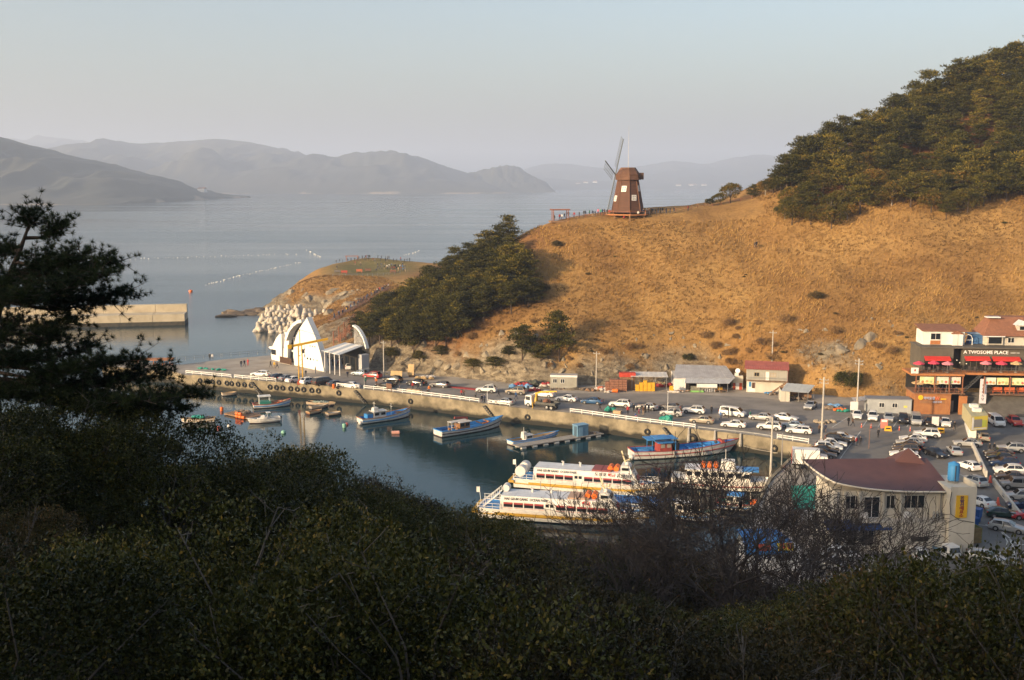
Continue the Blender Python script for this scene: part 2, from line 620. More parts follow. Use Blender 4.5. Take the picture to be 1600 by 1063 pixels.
NEAR += [
 (9, 68, 18.5), (22, 70, 17.5), (36, 72, 14.5), (0, 74, 17.2), (-6, 84, 13.5), (4, 88, 13.6), (14, 90, 12.4), (24, 92, 8.5), (36, 92, 6.2),
 (50, 92, 6), (66, 96, 6), (30, 108, 2.6), (40, 110, 2.6), (55, 112, 2.6), (75, 112, 2.6), (100, 115, 2.6), (130, 120, 2.6), (14, 110, 0.8), (10, 128, -2), (-10, 115, -1), (-10, 140, -4), (25, 118, 2.3),
 (-30, 60, 22), (-40, 95, 2), (-45, 120, -3), (-60, 70, 14), (-70, 100, -3), (-20, 95, 9), (-25, 118, -3), (-100, 60, 8), (-130, 60, -3), (-60, 35, 34), (-100, 20, 40),
 (-40, 10, 45), (-90, -10, 58), (-150, 0, 50), (-160, 40, 10), (-220, 10, 30), (-240, 50, -3),
 (0, -40, 66), (30, -40, 62), (60, -30, 52), (-50, -42, 78), (-100, -44, 80), (-150, -46, 78), (-200, -46, 76), (-250, -46, 74), (-300, -46, 70), (-350, -46, 66),
 (0, -90, 60), (-100, -100, 70), (-200, -100, 66), (-300, -100, 60), (80, -80, 40), (-350, 0, 30), (-350, 40, 2), (80, 40, 24), (90, 70, 14), (120, 60, 18), (120, 0, 28), (140, 100, 6),
]
near_rbf = RBF(NEAR, 0.3)
def near_z(x, y):
 x = np.asarray(x, float)
 y = np.asarray(y, float)
 return near_rbf(x, y) + 0.5 * fbm(x / 9, y / 9, 5, 3)
NX, NY = np.meshgrid(np.concatenate([np.arange(-360, -40, 5.0), np.arange(-40, 60, 1.6), np.arange(60, 152, 5.0)]), np.concatenate([np.arange(-110, 0, 5.0), np.arange(0, 70, 1.6), np.arange(70, 142, 3.0)]))
NZ = near_z(NX, NY)
M_NEAR = mat('dark_soil', (0.035, 0.028, 0.018), 0.95, (0.075, 0.06, 0.035), 0.4, bump=0.15, bscale=2.0)  # dark brown is the soil's own colour
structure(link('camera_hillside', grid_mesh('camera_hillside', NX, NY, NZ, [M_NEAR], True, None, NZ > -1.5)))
# ---- sea
def sea_material():
 m = bpy.data.materials.new('sea_water')
 m.use_nodes = True
 nt = m.node_tree
 L = nt.links.new
 N = nt.nodes.new
 b = nt.nodes['Principled BSDF']
 b.inputs['Base Color'].default_value = (0.007, 0.030, 0.037, 1)
 b.inputs['IOR'].default_value = 1.33
 b.inputs['Specular IOR Level'].default_value = 0.5
 tc = N('ShaderNodeTexCoord')
 def noise(sx, sy, det, sc=1.0, dist=0.0):
  mp = N('ShaderNodeMapping')
  mp.inputs['Scale'].default_value = (sx, sy, 1)
  mp.inputs['Rotation'].default_value = (0, 0, 0.25)
  L(tc.outputs['Object'], mp.inputs[0])
  n = N('ShaderNodeTexNoise')
  n.inputs['Scale'].default_value = sc
  n.inputs['Detail'].default_value = det
  n.inputs['Distortion'].default_value = dist
  L(mp.outputs[0], n.inputs['Vector'])
  return n.outputs[0]
 # ripples are small inside the harbour and grow on the open water
 sx = N('ShaderNodeSeparateXYZ')
 L(tc.outputs['Object'], sx.inputs[0])
 openw = N('ShaderNodeMapRange')
 openw.inputs['From Min'].default_value = 240
 openw.inputs['From Max'].default_value = 420
 openw.inputs['To Min'].default_value = 0.22
 openw.inputs['To Max'].default_value = 1.0
 L(sx.outputs['Y'], openw.inputs['Value'])
 slick = N('ShaderNodeMapRange')
 slick.inputs['From Min'].default_value = 0.38
 slick.inputs['From Max'].default_value = 0.62
 slick.inputs['To Min'].default_value = 0.45
 slick.inputs['To Max'].default_value = 1.0
 L(noise(0.0016, 0.007, 4, 1.0, 0.6), slick.inputs['Value'])
 ml = N('ShaderNodeMath')
 ml.operation = 'MULTIPLY'
 L(openw.outputs[0], ml.inputs[0])
 L(slick.outputs[0], ml.inputs[1])
 rg = N('ShaderNodeMapRange')
 rg.inputs['To Min'].default_value = 0.0
 rg.inputs['To Max'].default_value = 0.17
 L(ml.outputs[0], rg.inputs['Value'])
 L(rg.outputs[0], b.inputs['Roughness'])
 ad = N('ShaderNodeMath')
 ad.operation = 'ADD'
 L(noise(0.9, 2.6, 3), ad.inputs[0])
 L(noise(0.18, 0.5, 2), ad.inputs[1])
 bp = N('ShaderNodeBump')
 bp.inputs['Distance'].default_value = 0.075
 L(ml.outputs[0], bp.inputs['Strength'])
 L(ad.outputs[0], bp.inputs['Height'])
 L(bp.outputs[0], b.inputs['Normal'])
 return m
sea = MB().add([(-20000, -3000, 0), (20000, -3000, 0), (20000, 24000, 0), (-20000, 24000, 0)], [(0, 1, 2, 3)]).build('sea', sea_material())
structure(sea)
# ---- far mountains
M_FAR = mat('far_forest', (0.022, 0.029, 0.020), 0.95, (0.058, 0.054, 0.034), 0.004, detail=8, lo=0.3, hi=0.7)
def far_shore():
 """bare rock shows along the foot of the far coasts"""
 nt = M_FAR.node_tree
 L = nt.links.new
 N = nt.nodes.new
 b = nt.nodes['Principled BSDF']
 src = b.inputs['Base Color'].links[0].from_socket
 g = N('ShaderNodeNewGeometry')
 sx = N('ShaderNodeSeparateXYZ')
 L(g.outputs['Position'], sx.inputs[0])
 no = N('ShaderNodeTexNoise')
 no.inputs['Scale'].default_value = 0.006
 L(g.outputs['Position'], no.inputs['Vector'])
 ma = N('ShaderNodeMath')
 ma.operation = 'MULTIPLY_ADD'
 ma.inputs[1].default_value = -75.0
 L(no.outputs[0], ma.inputs[0])
 L(sx.outputs['Z'], ma.inputs[2])
 mr = N('ShaderNodeMapRange')
 mr.inputs['From Min'].default_value = -44.0
 mr.inputs['From Max'].default_value = -36.0
 L(ma.outputs[0], mr.inputs['Value'])
 mx = N('ShaderNodeMix')
 mx.data_type = 'RGBA'
 mx.inputs[6].default_value = (0.34, 0.26, 0.17, 1)
 L(mr.outputs[0], mx.inputs[0])
 L(src, mx.inputs[7])
 L(mx.outputs[2], b.inputs['Base Color'])
far_shore()
def mountain(name, prof, yfront, yridge, seed, rough=1.7, n=260):
 """a range whose skyline passes through the given places of the photograph, its shore at yfront"""
 us = np.linspace(prof[0][0], prof[-1][0], n)
 vs = np.interp(us, [p[0] for p in prof], [p[1] for p in prof])
 k = np.ones(7) / 7
 vs = np.convolve(np.pad(vs, 3, 'edge'), k, 'valid')
 b = (531.5 - vs) / FPX
 el = np.arctan(b) - PITCH
 zr = np.maximum(CAM_H + yridge * np.tan(el), 1.0)
 xs = (us - 800) / FPX * yridge * 1.0
 rows = 60
 t = np.linspace(0, 1.7, rows)
 Xg = np.zeros((rows, n))
 Yg = np.zeros((rows, n))
 Zg = np.zeros((rows, n))
 span = yridge - yfront
 for i, tt in enumerate(t):
  y = yfront + span * tt
  Xg[i] = xs * (1 - 0.0 * tt)
  Yg[i] = y
  w = math.sin(min(tt, 1.0) * math.pi / 2) ** 0.9 if tt <= 1 else max(0, 1 - (tt - 1) * 0.9)
  sp = fbm(xs / span * 3.2, np.full(n, y / span * 1.6), seed, 5) * 0.55 * rough
  sp2 = np.abs(fbm(xs / span * 6, np.full(n, y / span * 3), seed + 9, 4)) * 0.35 * rough
  damp = np.minimum(1, abs(tt - 1) * 2.2) * min(1, tt * 5)
  Zg[i] = zr * w * (1 + (sp - sp2 + 0.08) * damp) + fbm(xs / 60, np.full(n, y / 60), seed + 3, 3) * min(6, span * 0.006) * min(1, tt * 6)
 Zg[0] = -2
 Zg[:, 0] = -2
 Zg[:, -1] = -2
 return structure(link(name, grid_mesh(name, Xg, Yg, Zg, [M_FAR], True)))
mountain('mountain_left', [(-420, 150), (-200, 168), (-60, 200), (0, 212), (50, 224), (90, 233), (130, 245), (170, 254), (200, 264), (240, 274), (262, 279), (290, 291), (310, 300), (326, 311)], 2480, 3300, 11)
mountain('mountain_range_far_left', [(-200, 232), (50, 222), (90, 227), (150, 229), (200, 230), (260, 240), (330, 262), (400, 290)], 9000, 11500, 31, 1.2)
mountain('mountain_range_middle', [(60, 262), (120, 242), (160, 236), (200, 230), (240, 223), (300, 221), (320, 218), (360, 218), (400, 222), (450, 234), (500, 247), (560, 251), (600, 246), (630, 243), (660, 248), (700, 261), (730, 270), (760, 283), (800, 301)], 5400, 7200, 41)
mountain('mountain_cape_far', [(610, 301), (640, 288), (700, 276), (750, 268), (785, 261), (810, 266), (830, 277), (850, 288), (861, 297)], 6300, 7100, 51)
mountain('mountain_range_right', [(780, 290), (820, 264), (850, 256), (900, 259), (950, 264), (1000, 260), (1040, 253), (1060, 254), (1090, 260), (1120, 252), (1160, 245), (1210, 243), (1260, 246), (1330, 252), (1420, 258), (1600, 250)], 9600, 12500, 61, 1.4)
# ---- haze
hz = MB().span((-17000, -2500, -8), (17000, 19500, 640)).build('haze', mat('haze_surface_unused', (1, 1, 1)))
hz.data.materials.clear()
hm = bpy.data.materials.new('haze_air')
hm.use_nodes = True
for n_ in list(hm.node_tree.nodes):
 if n_.type != 'OUTPUT_MATERIAL':
  hm.node_tree.nodes.remove(n_)
pv = hm.node_tree.nodes.new('ShaderNodeVolumePrincipled')
pv.inputs['Color'].default_value = (0.62, 0.72, 0.93, 1)
pv.inputs['Density'].default_value = 0.000165
pv.inputs['Anisotropy'].default_value = 0.1
hm.node_tree.links.new(pv.outputs[0], [n_ for n_ in hm.node_tree.nodes if n_.type == 'OUTPUT_MATERIAL'][0].inputs['Volume'])
hz.data.materials.append(hm)
hz['kind'] = 'stuff'
# ---- quay, road, car park
QZ = 3.0
QFRONT = [(-78, 245.4), (-76, 244.7), (-59.1, 237.3), (-43.2, 231.2), (-28, 224.6), (-13.5, 216.3), (0, 208), (12.6, 202.1), (24.3, 194.3), (35.4, 188), (43.8, 183.6), (52.1, 177.1), (45.3, 167.3), (39.4, 156), (34, 142), (29, 129), (24, 116)]
QBACK = [(30, 107), (75, 107), (140, 110), (215, 130), (215, 224), (104, 226), (84, 219), (66, 222), (51, 230), (36, 234), (7, 234), (-12, 244), (-30, 254), (-40, 264), (-47, 279), (-54, 284), (-63, 275), (-75, 267.6), (-83.3, 260), (-101, 266), (-103, 259), (-92, 253), (-83, 251)]
def wall_material():
 m = mat('quay_concrete_wall', (0.13, 0.108, 0.070), 0.9, (0.32, 0.265, 0.175), 0.35, bump=0.05, bscale=2.0, detail=8)
 nt = m.node_tree
 L = nt.links.new
 b = nt.nodes['Principled BSDF']
 src = b.inputs['Base Color'].links[0].from_socket
 g = nt.nodes.new('ShaderNodeNewGeometry')
 sx = nt.nodes.new('ShaderNodeSeparateXYZ')
 L(g.outputs['Position'], sx.inputs[0])
 no = nt.nodes.new('ShaderNodeTexNoise')
 no.inputs['Scale'].default_value = 0.5
 no.inputs['Detail'].default_value = 6
 L(g.outputs['Position'], no.inputs['Vector'])
 ma = nt.nodes.new('ShaderNodeMath')
 ma.operation = 'MULTIPLY_ADD'
 ma.inputs[1].default_value = -1.6
 L(no.outputs[0], ma.inputs[0])
 L(sx.outputs['Z'], ma.inputs[2])
 mr = nt.nodes.new('ShaderNodeMapRange')
 mr.inputs['From Min'].default_value = -0.15
 mr.inputs['From Max'].default_value = 0.5
 L(ma.outputs[0], mr.inputs['Value'])
 mx = nt.nodes.new('ShaderNodeMix')
 mx.data_type = 'RGBA'
 mx.inputs[6].default_value = (0.022, 0.020, 0.014, 1)     # weed below the tide line
 L(mr.outputs[0], mx.inputs[0])
 L(src, mx.inputs[7])
 L(mx.outputs[2], b.inputs['Base Color'])
 return m
M_QWALL = wall_material()
M_QTOP = mat('quay_concrete_top', (0.25, 0.215, 0.175), 0.9, (0.36, 0.315, 0.26), 0.25, bump=0.01, bscale=4, detail=8)
M_ASPH = mat('road_asphalt', (0.16, 0.142, 0.124), 0.9, (0.245, 0.218, 0.188), 0.22, bump=0.008, bscale=8, detail=8)
M_LOT = mat('car_park_asphalt', (0.115, 0.107, 0.097), 0.9, (0.18, 0.167, 0.15), 0.2, bump=0.008, bscale=8, detail=8)
M_SAND = mat('sandy_concrete', (0.27, 0.23, 0.175), 0.9, (0.36, 0.31, 0.24), 0.4, bump=0.02)
M_MARK = mat('road_paint', (0.62, 0.60, 0.55), 0.8, (0.42, 0.40, 0.36), 1.2)
M_WHITE = mat('white_paint', (0.72, 0.71, 0.68), 0.5, (0.58, 0.56, 0.52), 0.8)
M_RUST = mat('rusty_steel', (0.16, 0.07, 0.035), 0.8, (0.30, 0.15, 0.08), 3)
M_BLACK = mat('black_rubber', (0.012, 0.012, 0.012), 0.75)
M_GREYM = mat('grey_metal', (0.30, 0.30, 0.29), 0.5, (0.22, 0.22, 0.21), 2, metal=0.3)
M_DARKM = mat('dark_metal', (0.05, 0.05, 0.05), 0.55)
M_WOOD = mat('weathered_timber', (0.17, 0.095, 0.050), 0.85, (0.27, 0.16, 0.09), 2, stretch=(1, 1, 5))
M_REDWOOD = mat('red_brown_timber', (0.20, 0.075, 0.038), 0.8, (0.30, 0.12, 0.06), 2)
M_CONC = mat('concrete', (0.36, 0.33, 0.285), 0.9, (0.46, 0.42, 0.36), 0.8, bump=0.02)
M_GLASS = mat('dark_glass', (0.015, 0.018, 0.022), 0.08, spec=0.6)
q = MB()
q.prism([(x, y) for x, y in QFRONT + QBACK], -5.0, QZ, 0, 1)
structure(q.build('quay', [M_QTOP, M_QWALL]))
# coping along the edge: a raised kerb in lengths
for i in range(1, len(QFRONT) - 1):
 a = Vector((*QFRONT[i], QZ))
 b = Vector((*QFRONT[i + 1], QZ))
 d = (b - a).normalized()
 nrm = Vector((-d.y, d.x, 0))
 k = MB()
 L_ = (b - a).length
 nseg = max(1, int(L_ / 6))
 for j in range(nseg):
  p0 = a + d * (L_ * j / nseg + 0.03) + nrm * 0.26
  p1 = a + d * (L_ * (j + 1) / nseg - 0.03) + nrm * 0.26
  k.bar(p0 + Vector((0, 0, 0.09)), p1 + Vector((0, 0, 0.09)), 0.5, 0.22)
 structure(k.build('quay_kerb', M_QWALL))
def sheet(name, pts, z, m):
 mb = MB()
 mb.add([(p[0], p[1], z) for p in pts], [tuple(range(len(pts)))])
 return structure(mb.build(name, m))
sheet('road', [(-66, 243.5), (-43, 234.5), (-13, 220), (0, 212), (24, 198.5), (44, 187.5), (57, 180), (66, 181), (76, 190), (84, 200), (84, 208), (66, 212), (51, 219), (36, 223), (7, 223.5), (-12, 232), (-31, 243), (-44, 249)], QZ + 0.004, M_ASPH)
sheet('car_park', [(54.5, 177), (60, 183), (68, 190), (80, 203), (96, 204), (98, 180), (86, 160), (75, 140), (70, 120), (66, 110), (44, 110), (44, 150), (47, 166)], QZ + 0.009, M_LOT)
sheet('upper_yard', [(98.3, 160), (100, 204), (140, 206), (200, 206), (200, 130), (84, 110), (78.5, 124), (84, 140)], QZ + 0.006, M_SAND)
def strip(pts, w, z=QZ + 0.014):
 """painted line along world points"""
 mb = MB()
 pts = [Vector((p[0], p[1], z)) for p in pts]
 L0 = []
 for i, p in enumerate(pts):
  d = (pts[min(i + 1, len(pts) - 1)] - pts[max(i - 1, 0)]).normalized()
  n = Vector((-d.y, d.x, 0)) * w / 2
  L0 += [p - n, p + n]
 fs = [(2 * i, 2 * i + 2, 2 * i + 3, 2 * i + 1) for i in range(len(pts) - 1)]
 mb.add(L0, fs)
 return structure(mb.build('road_marking', M_MARK))
for u in (1352, 1376, 1400, 1421, 1441, 1466):
 strip([P(u - 4, 667), P(u + 4, 655)], 0.13)
strip([P(1316, 712), P(1330, 693)], 0.15)
strip([P(1312, 718), P(1345, 674)], 0.001 + 0.12)
strip([P(1300, 668), P(1325, 652)], 0.12)
strip([P(1540, 820), P(1565, 830), P(1578, 842), P(1584, 858), P(1584, 880)], 0.22)
strip([P(1513, 818), P(1545, 822), P(1565, 832), P(1574, 846), P(1572, 858), P(1560, 866)], 0.14)
for a, b in (((1577, 843), (1592, 851)), ((1592, 847), (1592, 853)), ((1589, 853), (1600, 851))):
 strip([P(*a), P(*b)], 0.22)
# ---- white guard rails on the quay edge: each length a thing of posts and rails
def edge_pt(u, off=0.45):
 """point on the quay edge seen at column u"""
 best = None
 for i in range(len(QFRONT) - 1):
  a = Vector(QFRONT[i])
  b = Vector(QFRONT[i + 1])
  ua = 800 + a.x / a.y * FPX * 0.985
  for k in range(41):
   p = a.lerp(b, k / 40)
   d = (b - a).normalized()
   c = p + Vector((-d.y, d.x)) * off
   depth = c.y * math.cos(PITCH) + (CAM_H - QZ) * math.sin(PITCH)
   uu = 800 + FPX * c.x / depth
   e = abs(uu - u)
   if (best is None or e < best[0]) and c.y > 176:
    best = (e, c)
 return best[1]
def guard_rail(u0, u1, label, h=0.9, rails=(0.4, 0.78), m=None, step=2.3):
 m = m or M_WHITE
 a = edge_pt(u0)
 b = edge_pt(u1)
 n = max(2, int((b - a).length / step) + 1)
 pts = []
 for i in range(n):
  pts.append(edge_pt(u0 + (u1 - u0) * i / (n - 1)))
 t = thing('guard_rail', label, 'railing', (pts[0].x, pts[0].y, QZ + 0.2), group='white railings on the quay edge')
 o = Vector((pts[0].x, pts[0].y))
 post = MB().box((0, 0, h / 2), (0.13, 0.13, h)).mesh('post', [m])
 for p in pts:
  link('post', post, t, (p.x - o.x, p.y - o.y, 0))
 for z in rails:
  mb = MB()
  for i in range(n - 1):
   p0 = pts[i] - o
   p1 = pts[i + 1] - o
   mb.bar((p0.x, p0.y - 0.08, z), (p1.x, p1.y - 0.08, z), 0.06, 0.17)
  mb.build('rail', m, t)
guard_rail(285, 362, 'white railing at the far tip of the quay above the tyres')
guard_rail(366, 430, 'white railing between the first dark steps and the parked black car')
guard_rail(526, 560, 'short white railing by the white sedan near the second steps')
guard_rail(568, 748, 'long white railing above the blue and white fishing boat')
guard_rail(764, 797, 'white railing in front of the silver sedan behind the crane truck')
guard_rail(890, 1086, 'white railing on the quay behind the barge and standing people')
guard_rail(1092, 1206, 'low pipe rail on the kerb below the silver sedan', 0.45, (0.4,), M_GREYM, 3.0)
guard_rail(1214, 1264, 'white railing before the white estate car at the quay corner', 0.95)
# ---- tyre fenders on the quay wall
tyre_mb = MB()
NT, NR = 14, 8
for i in range(NT):
 for j in range(NR):
  a = 2 * math.pi * i / NT
  b_ = 2 * math.pi * j / NR
  r = 0.45 + 0.19 * math.cos(b_)
  tyre_mb.v.append((r * math.cos(a), 0.14 * math.sin(b_), r * math.sin(a)))
for i in range(NT):
 for j in range(NR):
  tyre_mb.f.append((i * NR + j, ((i + 1) % NT) * NR + j, ((i + 1) % NT) * NR + (j + 1) % NR, i * NR + (j + 1) % NR))
  tyre_mb.m.append(0)
tyre_me = tyre_mb.mesh('tyre', [M_BLACK], 180)
rope_me = MB().tube([(0, 0.12, 0.5), (0, 0.16, 1.2)], 0.03, 5).mesh('rope', [M_DARKM])
def wall_dir(u):
 a = edge_pt(u - 4, 0)
 b = edge_pt(u + 4, 0)
 d = (b - a).normalized()
 return math.atan2(d.y, d.x)
def tyre(u, z, label, group, s=1.0):
 p = edge_pt(u, -0.17)
 t = thing('tyre_fender', label, 'tyre', (p.x, p.y, z), wall_dir(u), group, s)
 link('tyre', tyre_me, t)
 link('rope', rope_me, t)
for u in (313, 323, 332.5, 342, 352.5, 362, 372, 382, 392):
 tyre(u, 1.95, 'black tyre fender on the quay wall left of the dark steps', 'tyres along the tip of the quay')
for u in (421, 431.5, 442, 452.5, 463.5, 474.5, 485.5, 496.5):
 tyre(u, 1.95, 'black tyre fender on the quay wall below the yellow crane', 'tyres below the yellow crane')
tyre(528, 1.9, 'lone black tyre fender below the white sedan and orange barrel', 'lone tyres on the quay wall')
tyre(641, 1.7, 'lone black tyre fender above the blue and white fishing boat bow', 'lone tyres on the quay wall')
tyre(825, 1.5, 'lone black tyre fender on the quay under the crane truck', 'lone tyres on the quay wall')
tyre(1011, 1.6, 'lone black tyre fender left of the steps with green tarp', 'lone tyres on the quay wall')
tyre(1082, 1.3, 'very large black tyre fender beside the grey quay pillar', 'lone tyres on the quay wall', 1.7)
tyre(1210, 1.5, 'black tyre fender near the quay corner behind the lamp pole', 'lone tyres on the quay wall', 1.1)
# dark landing steps against the wall
def landing_steps(u, label, down=1):
 p = edge_pt(u, 0)
 t = thing('landing_steps', label, 'steps', (p.x, p.y, QZ), wall_dir(u), 'landing steps on the quay wall')
 for i in range(7):
  mb = MB().box((down * (i * 0.36), -0.42, -0.22 - i * 0.36), (0.42, 0.8, 0.12))
  mb.build('step', M_DARKM, t)
 mb = MB()
 for y in (-0.84, -0.04):
  mb.bar((-0.2 * down, y, -0.12), (down * 2.4, y, -2.7), 0.08, 0.22)
 mb.build('stringer', M_DARKM, t)
landing_steps(396, 'dark steel landing steps between two rows of tyres')
landing_steps(556, 'dark steel landing steps beside the white railing gap')
landing_steps(758, 'dark landing steps below two people left of silver sedan')
landing_steps(1040, 'dark landing steps under the green tarpaulin roll')
# grey concrete pillars on the wall beside the large tyre
for u, lab in ((1076, 'grey canvas covered pillar beside the very large tyre'), (1118, 'grey canvas covered pillar on the wall under silver sedan'), (1157, 'grey canvas covered pillar by the bow of red cabin boat')):
 p = edge_pt(u, -0.25)
 w = wall_dir(u)
 t = thing('wall_pillar', lab, 'pillar', (p.x, p.y, 0), w, 'canvas covered pillars on the quay wall')
 MB().lathe([(0.30, -1.5 if u == 1076 else 1.0), (0.33, 1.6), (0.24, 2.5), (0.20, 3.3)], 10).build('post', mat('grey_canvas', (0.38, 0.36, 0.32), 0.9, (0.28, 0.26, 0.23), 2, bump=0.03), t, 60)
 MB().lathe([(0.22, 3.3), (0.25, 3.36), (0.06, 3.5)], 10).build('cap', M_CONC, t, 60)
# ---- breakwater in the open water
bw = thing('breakwater', 'pale concrete breakwater with raised parapet lying in the sea', 'breakwater', (0, 0, 0))
A = P(120, 512, 0)
B = P(289, 508, 0)
d = (B - A).normalized()
n = Vector((-d.y, d.x, 0))
A = A - d * 60
M_BW = mat('breakwater_concrete', (0.40, 0.335, 0.235), 0.9, (0.50, 0.43, 0.31), 0.3, bump=0.03)
M_BWT = mat('breakwater_tide_band', (0.035, 0.032, 0.024), 0.95, (0.07, 0.06, 0.04), 0.8)
LW = (B - A).length
nb = 9
mb_ = MB().bar(A + n * 5 + Vector((0, 0, -1.2)), B + n * 5 + Vector((0, 0, -1.2)), 10.06, 5.0)
mb_.build('footing', M_BWT, bw)
for i in range(nb):
 p0 = A + d * (LW * i / nb + 0.06)
 p1 = A + d * (LW * (i + 1) / nb - 0.06)
 MB().bar(p0 + n * 5 + Vector((0, 0, 2.5)), p1 + n * 5 + Vector((0, 0, 2.5)), 10.0, 2.6).build('block', M_BW, bw)
 MB().bar(p0 + n * 8.6 + Vector((0, 0, 5.1)), p1 + n * 8.6 + Vector((0, 0, 5.1)), 2.2, 2.6).build('parapet', M_BW, bw)
# ---- cars
def paint(name, c, rough=0.32, metal=0.0):
 return mat('paint_' + name, c, rough, metal=metal, coat=0.4, spec=0.5)
PAINT = {
 'white': paint('white', (0.70, 0.69, 0.66)), 'silver': paint('silver', (0.42, 0.42, 0.41), 0.35, 0.35),
 'black': paint('black', (0.012, 0.012, 0.014), 0.2), 'grey': paint('grey', (0.13, 0.13, 0.135), 0.3, 0.3),
 'blue': paint('blue', (0.025, 0.09, 0.20), 0.3, 0.2), 'navy': paint('navy', (0.015, 0.03, 0.075), 0.25, 0.2),
 'red': paint('red', (0.42, 0.02, 0.02), 0.3), 'beige': paint('beige', (0.34, 0.29, 0.22), 0.35, 0.3),
 'brown': paint('brown', (0.09, 0.065, 0.05), 0.3, 0.3), 'green': paint('green', (0.015, 0.035, 0.028), 0.25),
 'skyblue': paint('skyblue', (0.30, 0.37, 0.43), 0.35, 0.3), 'lightgrey': paint('lightgrey', (0.27, 0.27, 0.27), 0.35, 0.3),
}
M_CARGLASS = mat('car_glass', (0.012, 0.014, 0.018), 0.06, spec=0.7)
M_TYRE = mat('car_tyre', (0.014, 0.014, 0.014), 0.8)
M_RIM = mat('alloy_rim', (0.38, 0.38, 0.38), 0.35, metal=0.7)
M_LAMP = mat('headlamp_glass', (0.60, 0.60, 0.58), 0.15)
M_TAIL = mat('tail_lamp_glass', (0.35, 0.015, 0.012), 0.2)
M_TRIM = mat('black_trim', (0.018, 0.018, 0.018), 0.6)
CARS = {
 # stations from nose to tail: x, bottom, belt, top, half width, half width of the top; then index of cowl, screen top, rear roof, wheel x, wheel radius
 'sedan': ([(2.30, .30, .52, .56, .72, .58), (2.17, .22, .66, .70, .84, .68), (1.2, .2, .84, .90, .89, .74), (.82, .2, .90, .94, .90, .74), (.05, .2, .92, 1.40, .90, .60), (-.6, .2, .93, 1.45, .90, .61), (-1.15, .2, .95, 1.37, .90, .59), (-1.80, .2, .97, 1.02, .89, .72), (-2.2, .24, .95, 1.0, .86, .7), (-2.33, .35, .70, .74, .8, .64)], 3, 4, 6, 1.38, .32),
 'suv': ([(2.22, .38, .66, .70, .76, .64), (2.1, .3, .84, .90, .88, .74), (1.15, .28, 1.0, 1.06, .92, .78), (.85, .28, 1.04, 1.09, .93, .78), (.2, .28, 1.06, 1.60, .93, .68), (-.6, .28, 1.08, 1.69, .93, .70), (-1.65, .28, 1.10, 1.62, .92, .67), (-2.12, .3, 1.08, 1.12, .90, .76), (-2.24, .38, .80, .85, .86, .74)], 3, 4, 6, 1.35, .37),
 'hatch': ([(1.98, .32, .56, .60, .72, .58), (1.86, .22, .70, .75, .82, .68), (1.05, .2, .90, .96, .86, .72), (.78, .2, .94, .99, .87, .72), (.05, .2, .96, 1.44, .87, .62), (-.6, .2, .97, 1.5, .87, .63), (-1.4, .2, 1.0, 1.42, .86, .60), (-1.86, .24, .98, 1.02, .84, .70), (-1.96, .34, .70, .74, .8, .66)], 3, 4, 6, 1.2, .31),
 'van': ([(2.52, .36, .70, .75, .78, .66), (2.42, .28, .92, .97, .90, .78), (2.0, .26, 1.06, 1.12, .94, .82), (1.9, .26, 1.1, 1.16, .95, .82), (1.1, .26, 1.14, 1.84, .95, .76), (-.4, .26, 1.14, 1.95, .95, .78), (-2.3, .26, 1.16, 1.90, .94, .76), (-2.52, .3, 1.12, 1.18, .92, .82), (-2.58, .38, .8, .85, .88, .80)], 3, 4, 6, 1.55, .34),
 'jeep': ([(2.2, .45, .85, .90, .80, .70), (2.12, .42, 1.02, 1.08, .88, .78), (1.1, .4, 1.10, 1.16, .90, .80), (.92, .4, 1.12, 1.18, .90, .80), (.55, .4, 1.14, 1.76, .90, .78), (-.7, .4, 1.14, 1.82, .90, .79), (-2.0, .4, 1.15, 1.80, .90, .78), (-2.14, .4, 1.14, 1.18, .90, .80), (-2.2, .45, .9, .95, .88, .80)], 3, 4, 6, 1.32, .40),
}
CARS['wagon'] = ([(2.30, .30, .54, .58, .72, .58), (2.17, .22, .68, .72, .84, .68), (1.2, .2, .86, .92, .89, .74), (.85, .2, .92, .96, .90, .74), (.1, .2, .94, 1.42, .90, .62), (-.6, .2, .95, 1.49, .90, .63), (-1.8, .2, .97, 1.42, .89, .61), (-2.25, .22, .97, 1.0, .86, .7), (-2.36, .35, .70, .74, .8, .64)], 3, 4, 6, 1.38, .32)
def ring(st):
 x, zb, zl, zt, w, wt = st
 zm = (zb + zl) * 0.55
 return [Vector(p) for p in ((x, -w * .9, zb), (x, -w, zb + .12), (x, -w * 1.01, zm), (x, -w * .965, zl), (x, -wt, zt - .05), (x, -wt * .72, zt), (x, wt * .72, zt), (x, wt, zt - .05), (x, w * .965, zl), (x, w * 1.01, zm), (x, w, zb + .12), (x, w * .9, zb))]
def shrink_quad(a, b, c, d, k, off):
 m = (a + b + c + d) / 4
 n = (b - a).cross(d - a).normalized()
 return [m + (q_ - m) * k + n * off for q_ in (a, b, c, d)]
def glass_mesh(quads, name):
 mb = MB()
 for q_ in quads:
  mb.add(q_, [(0, 1, 2, 3)])
 return mb.mesh(name, [M_CARGLASS])
